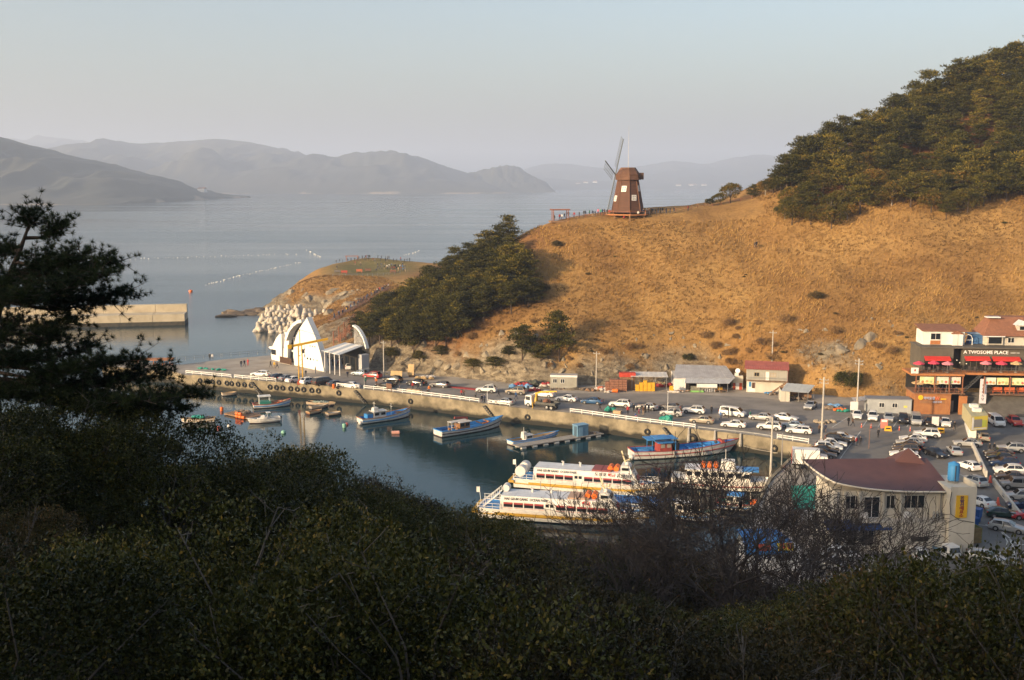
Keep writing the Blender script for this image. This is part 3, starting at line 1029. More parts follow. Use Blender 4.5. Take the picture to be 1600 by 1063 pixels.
def car_proto(kind):
 sts, ic, iw, ir, wx, wr = CARS[kind]
 rings = [ring(s_) for s_ in sts]
 mb = MB()
 n = 12
 vs = [p for r_ in rings for p in r_]
 fs = []
 for i in range(len(rings) - 1):
  for j in range(n):
   fs.append((i * n + j, i * n + (j + 1) % n, (i + 1) * n + (j + 1) % n, (i + 1) * n + j))
 fs.append(tuple(range(n))[::-1])
 fs.append(tuple((len(rings) - 1) * n + j for j in range(n)))
 mb.add(vs, fs, 0)
 W = sts[iw][4]
 for sx in (1, -1):                       # dark wheel arches and sill
  for sy in (1, -1):
   pts = [(sx * wx + (wr + .07) * math.cos(a), wr + (wr + .07) * math.sin(a)) for a in [R(-25 + 230 * k / 10) for k in range(11)]]
   y = sy * (W * 1.012)
   mb.add([(p[0], y, p[1]) for p in pts], [tuple(range(11)) if sy < 0 else tuple(range(11))[::-1]], 1)
 mb.span((sts[0][0] - .16, -.45, sts[0][1] + .02), (sts[0][0] + .02, .45, sts[0][1] + .16), 1)
 if kind in ('suv', 'jeep'):
  for sy in (1, -1):
   mb.box((0, sy * W * 1.0, sts[iw][1] + .06), (wx * 2 - wr * 2.3, .06, .2), 1)
   mb.bar((sts[iw][0] - .2, sy * .6, sts[iw + 1][3] - .0), (sts[ir][0] + .1, sy * .58, sts[ir][3] + .03), .05, .05, 1)
 body = mb.mesh('body', [PAINT['white'], M_TRIM], 32)
 parts = [('body', body, None, True)]
 H5 = Vector((0, 0, .052))
 a, b = rings[ic], rings[iw]
 parts.append(('windscreen', glass_mesh([shrink_quad(a[4] + H5, b[4] + H5, b[7] + H5, a[7] + H5, .92, -.012)[::-1]], 'windscreen'), None, False))
 a, b = rings[ir], rings[ir + 1]
 parts.append(('rear_window', glass_mesh([shrink_quad(a[4] + H5, b[4] + H5, b[7] + H5, a[7] + H5, .88, -.012)[::-1]], 'rear_window'), None, False))
 im = iw + 1
 up = Vector((0, 0, .03))
 for jb, jt in ((3, 4), (8, 7)):
  f0 = rings[ic][jb].lerp(rings[iw][jb], .25)
  r0 = rings[ir][jb].lerp(rings[ir + 1][jb], .55 if kind in ('sedan', 'suv', 'hatch') else .3)
  for q_ in ([f0 + up, rings[iw][jt], rings[im][jt], rings[im][jb] + up], [rings[im][jb] + up, rings[im][jt], rings[ir][jt], r0 + up]):
   o_ = Vector((0, -.02 if jb == 3 else .02, 0))
   m_ = sum(q_, Vector()) / 4
   parts.append(('side_window', glass_mesh([[m_ + (w_ - m_) * .92 + o_ for w_ in q_]], 'side_window'), None, False))
 wm = MB()
 wm.tube([(0, -.1, 0), (0, .1, 0)], wr, 14, 0)
 wm.tube([(0, -.115, 0), (0, .115, 0)], wr * .62, 10, 1)
 wme = wm.mesh('wheel', [M_TYRE, M_RIM], 40)
 for sx in (1, -1):
  for sy in (1, -1):
   parts.append(('wheel', wme, (sx * wx, sy * (W - .075), wr), False))
 x0, zf = sts[1][0], sts[1][2]
 hl = MB().box((0, 0, 0), (.30, .30, .12)).mesh('headlight', [M_LAMP])
 tl = MB().box((0, 0, 0), (.16, .26, .15)).mesh('tail_light', [M_TAIL])
 xr, zr = sts[-2][0], sts[-2][2]
 for sy in (1, -1):
  parts.append(('headlight', hl, (x0 - .06, sy * (sts[1][4] - .17), zf - .04), False))
  parts.append(('tail_light', tl, (xr - .02, sy * (sts[-2][4] - .13), zr - .10), False))
 mir = MB().box((0, 0, 0), (.12, .2, .13)).mesh('mirror', [PAINT['white']])
 for sy in (1, -1):
  parts.append(('mirror', mir, (sts[ic][0] - .22, sy * (W + .06), sts[ic][2] + .06), True))
 return parts
CARP = {k: car_proto(k) for k in CARS}
CAR_NAMES = {'sedan': 'parked_sedan', 'suv': 'parked_suv', 'hatch': 'parked_hatchback', 'van': 'parked_van', 'jeep': 'parked_jeep', 'wagon': 'parked_estate_car'}
def car(kind, colour, u, v, head, label, group='cars parked around the harbour', z=None, sc=1.0):
 p = P(u, v, QZ + 0.012 if z is None else z)
 t = thing(CAR_NAMES[kind], label, 'car' if kind != 'van' else 'van', p, R(head), group, sc)
 for nm, me, lo, pt in CARP[kind]:
  o = link(nm, me, t, lo)
  if pt:
   o.material_slots[0].link = 'OBJECT'
   o.material_slots[0].material = PAINT[colour]
 return t
QA = -29.6            # direction of the quay road
AL, AR = 180 + QA, QA
car('wagon', 'white', 407, 588, 166, 'white estate car leftmost of the cars on the quay')
car('sedan', 'black', 437, 592.5, 48, 'black sedan second from the left end of the quay')
car('sedan', 'lightgrey', 450, 594.5, 48, 'grey sedan between black sedan and white sedan near yellow crane')
car('sedan', 'white', 461, 597, 48, 'white sedan tucked just left of the yellow crane mast')
car('suv', 'white', 484, 600, 46, 'white sport utility car just right of the yellow crane mast')
car('van', 'brown', 505, 601.5, 44, 'brown grey minivan near the yellow crane')
car('sedan', 'grey', 527, 603.5, 30, 'dark grey sedan between brown minivan and white sedan')
car('sedan', 'white', 547, 606, AL, 'white sedan behind the short railing near orange barrel')
car('suv', 'white', 546, 577, 95, 'white sport utility car at the terminal entrance seen from behind')
car('hatch', 'skyblue', 562, 587, 155, 'pale blue hatchback beside the rock behind red car')
car('suv', 'red', 582, 591, 155, 'bright red sport utility car below the rock face')
car('sedan', 'black', 602, 606, AL, 'black sedan beside railing in front of two other black cars')
car('suv', 'black', 614, 598, 158, 'black sport utility car behind black sedan at the debris heap')
car('sedan', 'black', 651, 602, 158, 'black sedan parked below the plywood heap')
car('wagon', 'grey', 687, 605, 155, 'dark grey estate car at the left of the red net strip')
car('suv', 'white', 760, 613, 168, 'white sport utility car left of the blue tarpaulin heap')
car('suv', 'beige', 806, 616, 165, 'beige sport utility car before the blue tarpaulin heap')
car('sedan', 'silver', 787, 632, 158, 'silver sedan by the railing left of the crane truck')
car('sedan', 'white', 850, 620, 158, 'white sedan half hidden behind the crane truck')
car('sedan', 'white', 885, 627, 158, 'white sedan between crane truck and blue sedan')
car('sedan', 'blue', 925, 631, 160, 'blue sedan in front of the grey container hut')
car('suv', 'white', 969, 636, 160, 'white sport utility car right of the blue sedan')
car('sedan', 'silver', 1011, 640, 158, 'silver sedan behind the group of standing people')
car('sedan', 'grey', 1047, 640, 158, 'dark grey sedan behind silver sport utility car')
car('suv', 'silver', 1049, 650, 160, 'silver sport utility car with a lamp pole in front')
car('suv', 'white', 1084, 646, 158, 'white sport utility car left of the white minibus')
car('van', 'white', 1145, 650.5, AR, 'white minibus in front of the fish shed')
car('sedan', 'beige', 1097, 661, 158, 'bronze sedan close to the railing end')
car('sedan', 'white', 1146, 667.5, 158, 'white sedan nearest the quay edge below the minibus')
car('sedan', 'silver', 1189, 656, 156, 'silver sedan between minibus and white sedan')
car('sedan', 'white', 1228, 657, AR, 'white sedan below the small open shed')
car('suv', 'white', 1202, 671.5, 158, 'white sport utility car left of the quay corner rail')
car('sedan', 'skyblue', 1238, 669, 156, 'pale blue sedan between two white cars near quay corner')
car('wagon', 'white', 1248, 677, 158, 'white estate car behind the quay corner railing')
car('sedan', 'silver', 1266, 638, -120, 'blue grey sedan standing alone below the open shed')
# car park, row at its left edge
for i, (u, v, k, c, lab) in enumerate((
  (1318, 688, 'sedan', 'white', 'white sedan at the back of the left car park row'),
  (1309, 692.5, 'suv', 'black', 'black sport utility car second in the left car park row'),
  (1302, 697.5, 'sedan', 'white', 'white sedan third in the left car park row'),
  (1295, 703, 'wagon', 'white', 'white estate car fourth in the left car park row'),
  (1290, 709, 'sedan', 'black', 'black sedan fifth in the left car park row'),
  (1285, 715, 'sedan', 'grey', 'grey sedan frontmost in the left car park row'))):
 car(k, c, u, v, -18, lab, 'left row of the car park')
for u, v, k, c, lab in (
  (1448, 683, 'suv', 'white', 'white sport utility car at the back of the middle car park row'),
  (1426, 690, 'sedan', 'white', 'white sedan second from the back in the middle car park row'),
  (1421, 696, 'sedan', 'silver', 'silver sedan third in the middle car park row'),
  (1418, 702, 'sedan', 'black', 'black sedan fourth in the middle car park row'),
  (1415, 708, 'suv', 'brown', 'brown sport utility car fifth in the middle car park row'),
  (1412, 714, 'sedan', 'white', 'white sedan sixth in the middle car park row'),
  (1419, 721, 'hatch', 'white', 'white hatchback frontmost in the middle car park row by maroon roof')):
 car(k, c, u, v, 164, lab, 'middle row of the car park')
car('sedan', 'black', 1462, 713, -70, 'black sedan peeping out behind the maroon roof gable')
for u, v, k, c, lab in (
  (1339, 653, 'sedan', 'white', 'white sedan leftmost in the row before the long grey container'),
  (1363, 656, 'suv', 'white', 'white sport utility car second in the row before the container'),
  (1388, 657.5, 'hatch', 'silver', 'silver hatchback third in the row before the container'),
  (1411, 660, 'suv', 'black', 'black sport utility car at the right end of the container'),
  (1431, 662, 'van', 'silver', 'silver minivan in front of the brick sign wall'),
  (1453, 664, 'sedan', 'black', 'black sedan between silver minivan and small white hatchback'),
  (1477, 665.5, 'hatch', 'white', 'small white hatchback at the right end of the back row')):
 car(k, c, u, v, -108, lab, 'back row of the car park')
car('sedan', 'silver', 1511, 697, 166, 'silver sedan driving across behind the low white wall end')
car('sedan', 'silver', 1491, 709, 80, 'silver sedan seen from behind in the middle of the lane')
car('hatch', 'beige', 1537, 688, 72, 'beige hatchback beside the yellow booth')
car('suv', 'silver', 1580, 706, 166, 'silver sport utility car above the row of dark cars')
car('van', 'white', 1556, 664, -95, 'white van parked under the cafe terrace')
car('suv', 'red', 1585, 664, -95, 'red sport utility car beside the white van under cafe terrace')
for u, v, k, c, lab in (
  (1560, 713, 'sedan', 'brown', 'brown sedan first behind the low white wall'),
  (1563, 720, 'sedan', 'black', 'black sedan second behind the low white wall'),
  (1569, 730, 'suv', 'navy', 'navy blue sport utility car behind the low white wall'),
  (1576, 741, 'suv', 'white', 'white sport utility car behind the low wall above grey cars'),
  (1579, 750, 'sedan', 'brown', 'brownish grey sedan behind the low wall by the traffic cone'),
  (1587, 764, 'jeep', 'lightgrey', 'boxy grey off-road car with square windows behind the low wall'),
  (1593, 782, 'suv', 'silver', 'silver sport utility car behind the lower end of low wall'),
  (1600, 795, 'sedan', 'navy', 'navy sedan cut by the picture edge beside the low wall')):
 car(k, c, u, v, 168, lab, 'row of cars behind the low wall')
car('sedan', 'white', 1530, 789, 112, 'white sedan with dark roof driving away past the ticket office')
car('suv', 'silver', 1521, 758, 108, 'silver sport utility car half hidden behind the ticket office tower')
car('hatch', 'white', 1513, 733, 108, 'white hatchback half hidden behind the blue water tank')
car('sedan', 'green', 1567, 808, -10, 'dark green sedan behind the silver estate car on the lane')
car('wagon', 'silver', 1575, 830, -34, 'silver estate car turning on the shaded lane')
car('sedan', 'red', 1606, 811, 170, 'red sedan entering at the picture edge')
car('wagon', 'silver', 1541, 878, -30, 'silver estate car at the foot of the foreground bushes')
car('hatch', 'white', 1436, 872, 80, 'white hatchback behind bare branches left of small truck')
car('suv', 'white', 1325, 852, -28, 'white sport utility car behind bare branches below the ticket office')
car('sedan', 'white', 1313, 872, -28, 'white sedan in the branches nearest the foreground bushes')
car('sedan', 'silver', 1290, 888, 150, 'silver sedan barely visible through the bare twigs')
# small white pickup behind the branches
t = thing('small_pickup', 'small white pickup truck below the ticket office corner', 'truck', P(1474, 868, QZ + 0.012), R(-75), 'cars parked around the harbour')
mb = MB()
mb.add([(0.5, -.8, .4), (2.1, -.8, .4), (2.2, -.8, .9), (1.9, -.72, 1.75), (.6, -.72, 1.8), (.5, -.8, 1.0), (0.5, .8, .4), (2.1, .8, .4), (2.2, .8, .9), (1.9, .72, 1.75), (.6, .72, 1.8), (.5, .8, 1.0)],
       [(0, 1, 2, 3, 4, 5), (6, 11, 10, 9, 8, 7), (0, 6, 7, 1), (1, 7, 8, 2), (2, 8, 9, 3), (3, 9, 10, 4), (4, 10, 11, 5), (5, 11, 6, 0)])
mb.build('cab', PAINT['white'], t, 40)
MB().box((2.07, 0, 1.33), (.08, 1.3, .62), M=Matrix.Rotation(-.35, 4, 'Y')).build('windscreen', M_CARGLASS, t)
for sy in (1, -1):
 MB().box((1.15, sy * .775, 1.35), (.8, .03, .5)).build('side_window', M_CARGLASS, t)
M_BED = mat('blue_truck_bed', (0.12, 0.22, 0.32), 0.6)
MB().span((-2.3, -.8, .6), (.45, .8, .7)).build('bed', M_BED, t)
for a_, b_ in (((-2.3, -.82, .7), (.45, -.78, 1.0)), ((-2.3, .78, .7), (.45, .82, 1.0)), ((-2.34, -.82, .7), (-2.3, .82, 1.0))):
 MB().span(a_, b_).build('side_board', M_BED, t)
wm = MB().tube([(0, -.1, 0), (0, .1, 0)], .3, 14, 0).tube([(0, -.11, 0), (0, .11, 0)], .18, 10, 1).mesh('wheel', [M_TYRE, M_RIM], 40)
for sx in (1.4, -1.4):
 for sy in (.68, -.68):
  link('wheel', wm, t, (sx, sy, .3))
# ---- crane truck
t = thing('crane_truck', 'white cab crane truck with yellow folding boom and dark flatbed', 'truck', P(847, 637.5, QZ + 0.012), R(AL - 4))
mb = MB()
mb.add([(1.9, -1.05, .5), (3.5, -1.05, .5), (3.6, -1.05, 1.3), (3.35, -1.0, 2.45), (2.0, -1.0, 2.5), (1.9, -1.05, 1.2), (1.9, 1.05, .5), (3.5, 1.05, .5), (3.6, 1.05, 1.3), (3.35, 1.0, 2.45), (2.0, 1.0, 2.5), (1.9, 1.05, 1.2)],
       [(0, 1, 2, 3, 4, 5), (6, 11, 10, 9, 8, 7), (0, 6, 7, 1), (1, 7, 8, 2), (2, 8, 9, 3), (3, 9, 10, 4), (4, 10, 11, 5), (5, 11, 6, 0)])
mb.build('cab', PAINT['white'], t, 35)
MB().box((3.53, 0, 1.85), (.06, 1.75, .95), M=Matrix.Rotation(-.21, 4, 'Y')).build('windscreen', M_CARGLASS, t)
for sy in (1, -1):
 MB().box((2.75, sy * 1.035, 1.85), (1.0, .03, .75)).build('side_window', M_CARGLASS, t)
 MB().box((3.56, sy * .75, .85), (.08, .35, .2)).build('headlight', M_LAMP, t)
 MB().bar((3.3, sy * 1.05, 2.1), (3.5, sy * 1.3, 2.0), .05).box((3.5, sy * 1.32, 1.8), (.06, .16, .4)).build('mirror', M_TRIM, t)
MB().span((-3.6, -.45, .55), (1.9, .45, .8)).build('chassis', M_TRIM, t)
M_FLAT = mat('dark_flatbed', (0.045, 0.05, 0.05), 0.7, (0.09, 0.085, 0.075), 2)
MB().span((-3.7, -1.1, .95), (1.0, 1.1, 1.08)).build('flatbed', M_FLAT, t)
for sy in (1, -1):
 MB().box((-1.35, sy * 1.1, 1.25), (4.7, .05, .42)).build('side_board', M_FLAT, t)
MB().box((-3.7, 0, 1.25), (.05, 2.2, .42)).build('tail_board', M_FLAT, t)
M_YEL = mat('crane_yellow', (0.62, 0.36, 0.02), 0.45, (0.5, 0.27, 0.02), 1.5)
cr = MB().box((1.4, 0, 1.5), (.5, .9, 1.3), top=.7).tube([(1.4, 0, 2.0), (1.4, 0, 2.9)], .22, 8)
cr.build('crane_column', M_YEL, t, 40)
bo = MB().bar((1.6, 0, 2.75), (0.2, 0, 3.3), .3, .35).bar((.2, 0, 3.3), (-2.9, 0, 3.7), .26, .3).bar((-2.7, 0, 3.7), (-3.5, 0, 3.8), .18, .2)
bo.build('boom', M_YEL, t)
for sy in (1, -1):
 MB().bar((1.4, sy * .4, 1.1), (1.4, sy * 1.35, 1.1), .16).bar((1.4, sy * 1.35, 1.2), (1.4, sy * 1.35, .05), .12).box((1.4, sy * 1.35, .05), (.3, .3, .06)).build('outrigger', M_YEL, t)
MB().tube([(-2.9, 0, 3.6), (-2.9, 0, 2.6)], .02, 5).blob((-2.9, 0, 2.5), .12, jit=.05).build('hook', M_DARKM, t)
wm = MB().tube([(0, -.14, 0), (0, .14, 0)], .46, 16, 0).tube([(0, -.15, 0), (0, .15, 0)], .26, 10, 1).mesh('wheel', [M_TYRE, M_RIM], 40)
for sx in (2.7, -1.7, -2.75):
 for sy in (.92, -.92):
  link('wheel', wm, t, (sx, sy, .46))
cg = thing('rope_bundle', 'red brown rope bundle loaded on the crane truck flatbed', 'rope', t.location + Vector((.9, -.6, 1.1)))
mb = MB()
for k in range(6):
 a_ = k * .9
 mb.blob((math.cos(a_) * .45, math.sin(a_) * .4, .35 + .12 * (k % 3)), .42, jit=.22, seed=k)
mb.build('coil', mat('rope_red', (0.16, 0.06, 0.035), 0.9, (0.26, 0.13, 0.08), 5, bump=.05), cg)
# ---- people
M_SKIN = mat('skin', (0.50, 0.33, 0.24), 0.6)
M_HAIR = mat('black_hair', (0.012, 0.010, 0.009), 0.6)
M_SHOE = mat('dark_shoe', (0.02, 0.018, 0.016), 0.7)
CLOTH = {}
for nm_, c_ in (('black', (.012, .012, .014)), ('navy', (.014, .02, .05)), ('grey', (.10, .10, .11)), ('red', (.36, .03, .03)), ('white', (.62, .60, .57)), ('brown', (.11, .06, .035)),
    ('blue', (.04, .12, .32)), ('green', (.04, .22, .13)), ('yellow', (.58, .36, .04)), ('pink', (.50, .16, .22)), ('orange', (.55, .16, .03)), ('denim', (.035, .06, .12)), ('tan', (.28, .20, .13)), ('charcoal', (.028, .028, .032))):
 CLOTH[nm_] = mat('cloth_' + nm_, c_, 0.85)
def person_mesh(pose):
 v = {}
 sw = {'stand': 0.0, 'walk': 0.30, 'wide': 0.05, 'reach': 0.08, 'sit': 0.0}[pose]
 zo = -0.48 if pose == 'sit' else 0.0
 def J(n, x, y, z, r):
  v[n] = ((x, y, z + (zo if z > .6 else 0)), r)
 J('pel', 0, 0, .97, .150)
 J('spi', 0, 0, 1.16, .150)
 J('che', 0, -.01, 1.36, .170)
 J('nec', 0, -.01, 1.50, .062)
 J('hea', 0, -.03, 1.62, .098)
 J('top', 0, -.02, 1.70, .085)
 for s_, n in ((1, 'L'), (-1, 'R')):
  st = sw * s_
  hx = .10 + (.05 if pose == 'wide' else 0)
  J('hip' + n, s_ * .09, 0, .90, .105)
  if pose == 'sit':
   v['kne' + n] = ((s_ * .12, -.42, .47), .075)
   v['ank' + n] = ((s_ * .12, -.42, .10), .050)
   v['toe' + n] = ((s_ * .12, -.58, .05), .045)
  else:
   J('kne' + n, s_ * hx, -.5 * st - abs(st) * .25, .50, .070)
   J('ank' + n, s_ * hx, -st + (.10 if st < 0 else 0), .10 + (.06 if st < 0 else 0), .048)
   J('toe' + n, s_ * hx * 1.1, -st - .15 + (.10 if st < 0 else 0), .05, .045)
  J('sho' + n, s_ * .19, 0, 1.41, .075)
  if pose == 'reach':
   J('elb' + n, s_ * .26, -.12, 1.18, .055)
   J('wri' + n, s_ * .10, -.30, 1.32, .042)
   J('han' + n, s_ * .07, -.34, 1.38, .038)
  else:
   J('elb' + n, s_ * .26, .5 * st + .03, 1.14, .055)
   J('wri' + n, s_ * .25, .8 * st - .06, .92, .042)
   J('han' + n, s_ * .24, .9 * st - .10, .83, .038)
 names = list(v)
 idx = {n: i for i, n in enumerate(names)}
 ed = [('pel', 'spi'), ('spi', 'che'), ('che', 'nec'), ('nec', 'hea'), ('hea', 'top')]
 for n in 'LR':
  ed += [('pel', 'hip' + n), ('hip' + n, 'kne' + n), ('kne' + n, 'ank' + n), ('ank' + n, 'toe' + n), ('che', 'sho' + n), ('sho' + n, 'elb' + n), ('elb' + n, 'wri' + n), ('wri' + n, 'han' + n)]
 me = bpy.data.meshes.new('person_skeleton')
 me.from_pydata([v[n][0] for n in names], [(idx[a], idx[b]) for a, b in ed], [])
 ob = bpy.data.objects.new('person_skeleton', me)
 COL.objects.link(ob)
 md = ob.modifiers.new('skin', 'SKIN')
 for i, n in enumerate(names):
  sv = me.skin_vertices[0].data[i]
  r = v[n][1]
  sv.radius = (r, r * (.72 if n in ('spi', 'che', 'pel') else 1.0))
  sv.use_root = n == 'pel'
 sb = ob.modifiers.new('sub', 'SUBSURF')
 sb.levels = 1
 sb.render_levels = 1
 bpy.context.view_layer.update()
 dg = bpy.context.evaluated_depsgraph_get()
 out = bpy.data.meshes.new_from_object(ob.evaluated_get(dg))
 bpy.data.objects.remove(ob)
 bpy.data.meshes.remove(me)
 out.name = 'person'
 out.materials.clear()
 for m in (CLOTH['black'], CLOTH['denim'], M_SKIN, M_HAIR, M_SHOE):
  out.materials.append(m)
 zs = zo
 mi = []
 for p_ in out.polygons:
  c = p_.center
  if c.z > 1.52 + zs:
   mi.append(3 if (c.y > -.05 or c.z > 1.685 + zs) else 2)
  elif c.z < .09:
   mi.append(4)
  elif c.z < .93 + zs and abs(c.x) < .19:
   mi.append(1)
  elif pose == 'sit' and c.y < -.15 and c.z < .62:
   mi.append(1)
  elif pose != 'reach' and abs(c.x) > .19 and c.z < .88 + zs:
   mi.append(2)
  elif pose == 'reach' and c.y < -.32:
   mi.append(2)
  else:
   mi.append(0)
 out.polygons.foreach_set('material_index', mi)
 out.polygons.foreach_set('use_smooth', [True] * len(mi))
 return out
PERSON = {k: person_mesh(k) for k in ('stand', 'walk', 'wide', 'reach', 'sit')}
DARK = ['black', 'navy', 'charcoal', 'black', 'grey', 'navy', 'brown', 'charcoal', 'black', 'red', 'denim', 'white', 'blue', 'black', 'tan']
prs = random.Random(5)
def person(p, label, jacket=None, legs=None, pose=None, rz=None, group='people around the harbour', s=None):
 pose = pose or prs.choice(['stand', 'stand', 'walk', 'wide', 'reach'])
 o = link('person', PERSON[pose], None, p, prs.uniform(-3.1, 3.1) if rz is None else R(rz), s or prs.uniform(.94, 1.06))
 for i, c in ((0, jacket or prs.choice(DARK)), (1, legs or prs.choice(['denim', 'black', 'charcoal', 'grey', 'navy', 'tan']))):
  o.material_slots[i].link = 'OBJECT'
  o.material_slots[i].material = CLOTH[c]
 return tag(o, label, 'person', group)
GZQ = QZ + 0.014
for u, v, j, l, po, rz, lab in (
  (377, 574, 'black', 'denim', 'stand', 20, 'person in black left of two others on the quay apron'),
  (382, 573, 'navy', 'black', 'walk', 40, 'person in navy between two others on the quay apron'),
  (387.5, 571.5, 'red', 'red', 'stand', -30, 'person in long red coat on the quay apron'),
  (423, 574.5, 'black', 'black', 'walk', 60, 'person in black walking by the small white shell'),
  (429, 576, 'yellow', 'tan', 'stand', 0, 'person in yellow jacket by the small white shell'),
  (433, 576, 'brown', 'black', 'walk', 80, 'person in brown beside the yellow jacket'),
  (543, 590, 'navy', 'black', 'walk', 10, 'person in navy crossing the road behind white sedan'),
  (478, 589, 'black', 'grey', 'stand', 0, 'person in black behind the crane mast'),
  (493, 584, 'brown', 'denim', 'stand', 90, 'person in brown at the foot of the tall white shell'),
  (588, 602, 'orange', 'charcoal', 'stand', 0, 'person in orange work jacket near the railing gap'),
  (571, 601, 'green', 'grey', 'stand', 40, 'person in green by the thin lamp post'),
  (620, 606, 'black', 'black', 'stand', 20, 'person in black between black cars beside the railing'),
  (624, 608, 'charcoal', 'denim', 'wide', 120, 'person in charcoal between black cars beside the railing'),
  (645, 609, 'red', 'black', 'stand', 0, 'person in red beside the railing left of pair'),
  (653, 609, 'navy', 'black', 'walk', 90, 'person in navy right of the red jacket by railing'),
  (659, 606, 'black', 'denim', 'stand', 0, 'person in black near the dark parked sedan tail'),
  (668, 616.5, 'brown', 'black', 'sit', 30, 'person in brown seated at the railing'),
  (670.5, 614, 'orange', 'grey', 'stand', 0, 'person in orange at the railing'),
  (721, 620.5, 'red', 'black', 'walk', 120, 'person in red walking on the road, left of a pair'),
  (724.5, 620.5, 'brown', 'black', 'walk', 120, 'person in dark red walking on the road, right of a pair'),
  (743, 624, 'grey', 'black', 'stand', 0, 'person in grey at the railing before the silver sedan'),
  (753, 629, 'black', 'black', 'wide', 30, 'person in black left of the two at the landing steps'),
  (757, 629.5, 'navy', 'black', 'stand', -50, 'person in navy right of the two at the landing steps'),
  (779, 620, 'black', 'black', 'walk', 90, 'person in black behind the silver sedan roof'),
  (806, 624, 'blue', 'denim', 'walk', 90, 'person in blue jacket left of the crane truck cab'),
  (825, 613, 'navy', 'black', 'stand', 0, 'person in navy beside the tarpaulin heap'),
  (937, 641, 'black', 'black', 'walk', 100, 'person in black striding below the blue sedan'),
  (981, 648, 'red', 'black', 'stand', 0, 'person in red at the left of the quay group'),
  (990, 644, 'black', 'black', 'stand', 20, 'person in black at the back of the quay group'),
  (995, 645, 'charcoal', 'black', 'walk', 70, 'person in charcoal in the quay group'),
  (998.5, 647, 'pink', 'red', 'stand', 40, 'child in pink within the quay group', ),
  (1003, 646, 'black', 'denim', 'stand', -30, 'person in black with jeans in the quay group'),
  (1008.5, 645.5, 'black', 'black', 'stand', -60, 'tall person in black in the quay group'),
  (1013.5, 644.5, 'navy', 'black', 'wide', -60, 'person in navy at the right of the quay group'),
  (993, 651.5, 'blue', 'pink', 'sit', 30, 'child in blue crouching before the quay group'),
  (1005, 649, 'brown', 'tan', 'stand', 10, 'person in brown at the front of the quay group'),
  (1055, 652, 'black', 'black', 'stand', 0, 'person in black beside the silver sport utility car'),
  (1111.5, 647.5, 'charcoal', 'black', 'stand', 20, 'person in charcoal left of the white minibus'),
  (1126, 656, 'blue', 'denim', 'walk', 110, 'person in blue in front of the minibus'),
  (1138, 653, 'black', 'black', 'stand', 80, 'person in black against the minibus side'),
  (1172, 655.5, 'green', 'white', 'wide', 60, 'person in pale green jacket right of the minibus'),
  (1325.5, 666, 'black', 'charcoal', 'stand', 30, 'person in black, left of a pair in the car park'),
  (1332, 666.5, 'brown', 'black', 'walk', 60, 'person in brown, right of a pair in the car park'),
  (1372, 684, 'charcoal', 'black', 'stand', 20, 'person in charcoal alone in the middle of the car park'),
  (1333, 696, 'brown', 'black', 'stand', 0, 'person in brown at the left of the car park trio'),
  (1338, 697, 'red', 'grey', 'stand', 40, 'person in dark red in the middle of the car park trio'),
  (1344, 696.5, 'black', 'black', 'wide', -20, 'person in black at the right of the car park trio'),
  (1280, 677, 'brown', 'charcoal', 'stand', 10, 'person in brown beside the utility pole'),
  (1289.5, 676, 'navy', 'black', 'wide', -70, 'person in navy right of the utility pole'),
  (1491, 673, 'black', 'black', 'wide', 0, 'person in black standing before the brick building door'),
  (1546, 703, 'black', 'black', 'sit', -20, 'person in black sitting, left of two by the dark cars'),
  (1553, 703, 'black', 'charcoal', 'sit', 20, 'person in black sitting, right of two by the dark cars'),
  (1230, 622, 'green', 'tan', 'stand', 0, 'person in green working inside the open shed'),
  (1238, 625, 'yellow', 'black', 'sit', 0, 'person in yellow seated inside the open shed'),
  (328, 563, 'black', 'black', 'stand', 0, 'person in black, left of two at the seaward rail'),
  (332, 563, 'white', 'grey', 'stand', 0, 'person in white, right of two at the seaward rail')):
 s_ = .65 if lab.startswith('child') else None
 person(P(u, v, GZQ), lab, j, l, po, rz, s=s_)
# the crowd at the terminal entrance
for i in range(22):
 u = 520 + (i * 7.3) % 36 + prs.uniform(-1, 1)
 v = 574 - prs.uniform(0, 5.5)
 person(P(u, v, GZQ), 'visitor in the crowd under the glass canopy of the white terminal', group='crowd at the terminal entrance')
# ---- lettering
def text_mesh(s, size, m, depth=0.02, bold=0.0, space=1.0):
 c = bpy.data.curves.new('lettering', 'FONT')
 c.body = s
 c.size = size
 c.extrude = depth
 c.offset = bold
 c.align_x = 'CENTER'
 c.align_y = 'CENTER'
 c.space_character = space
 c.resolution_u = 2
 ob = bpy.data.objects.new('lettering', c)
 COL.objects.link(ob)
 bpy.context.view_layer.update()
 me = bpy.data.meshes.new_from_object(ob.evaluated_get(bpy.context.evaluated_depsgraph_get()))
 bpy.data.objects.remove(ob)
 me.materials.clear()
 me.materials.append(m)
 me.name = 'lettering'
 return me
def lettering(s, size, m, parent, loc, rot=(math.pi / 2, 0, 0), width=None, **k):
 """raised letters standing on a front (local -y) face"""
 me = text_mesh(s, size, m, **k)
 o = link('lettering', me, parent, loc)
 o.rotation_euler = rot
 if width and me.vertices:
  xs = [q_.co.x for q_ in me.vertices]
  w = max(xs) - min(xs)
  o.scale = (width / w, 1, 1)
 return o
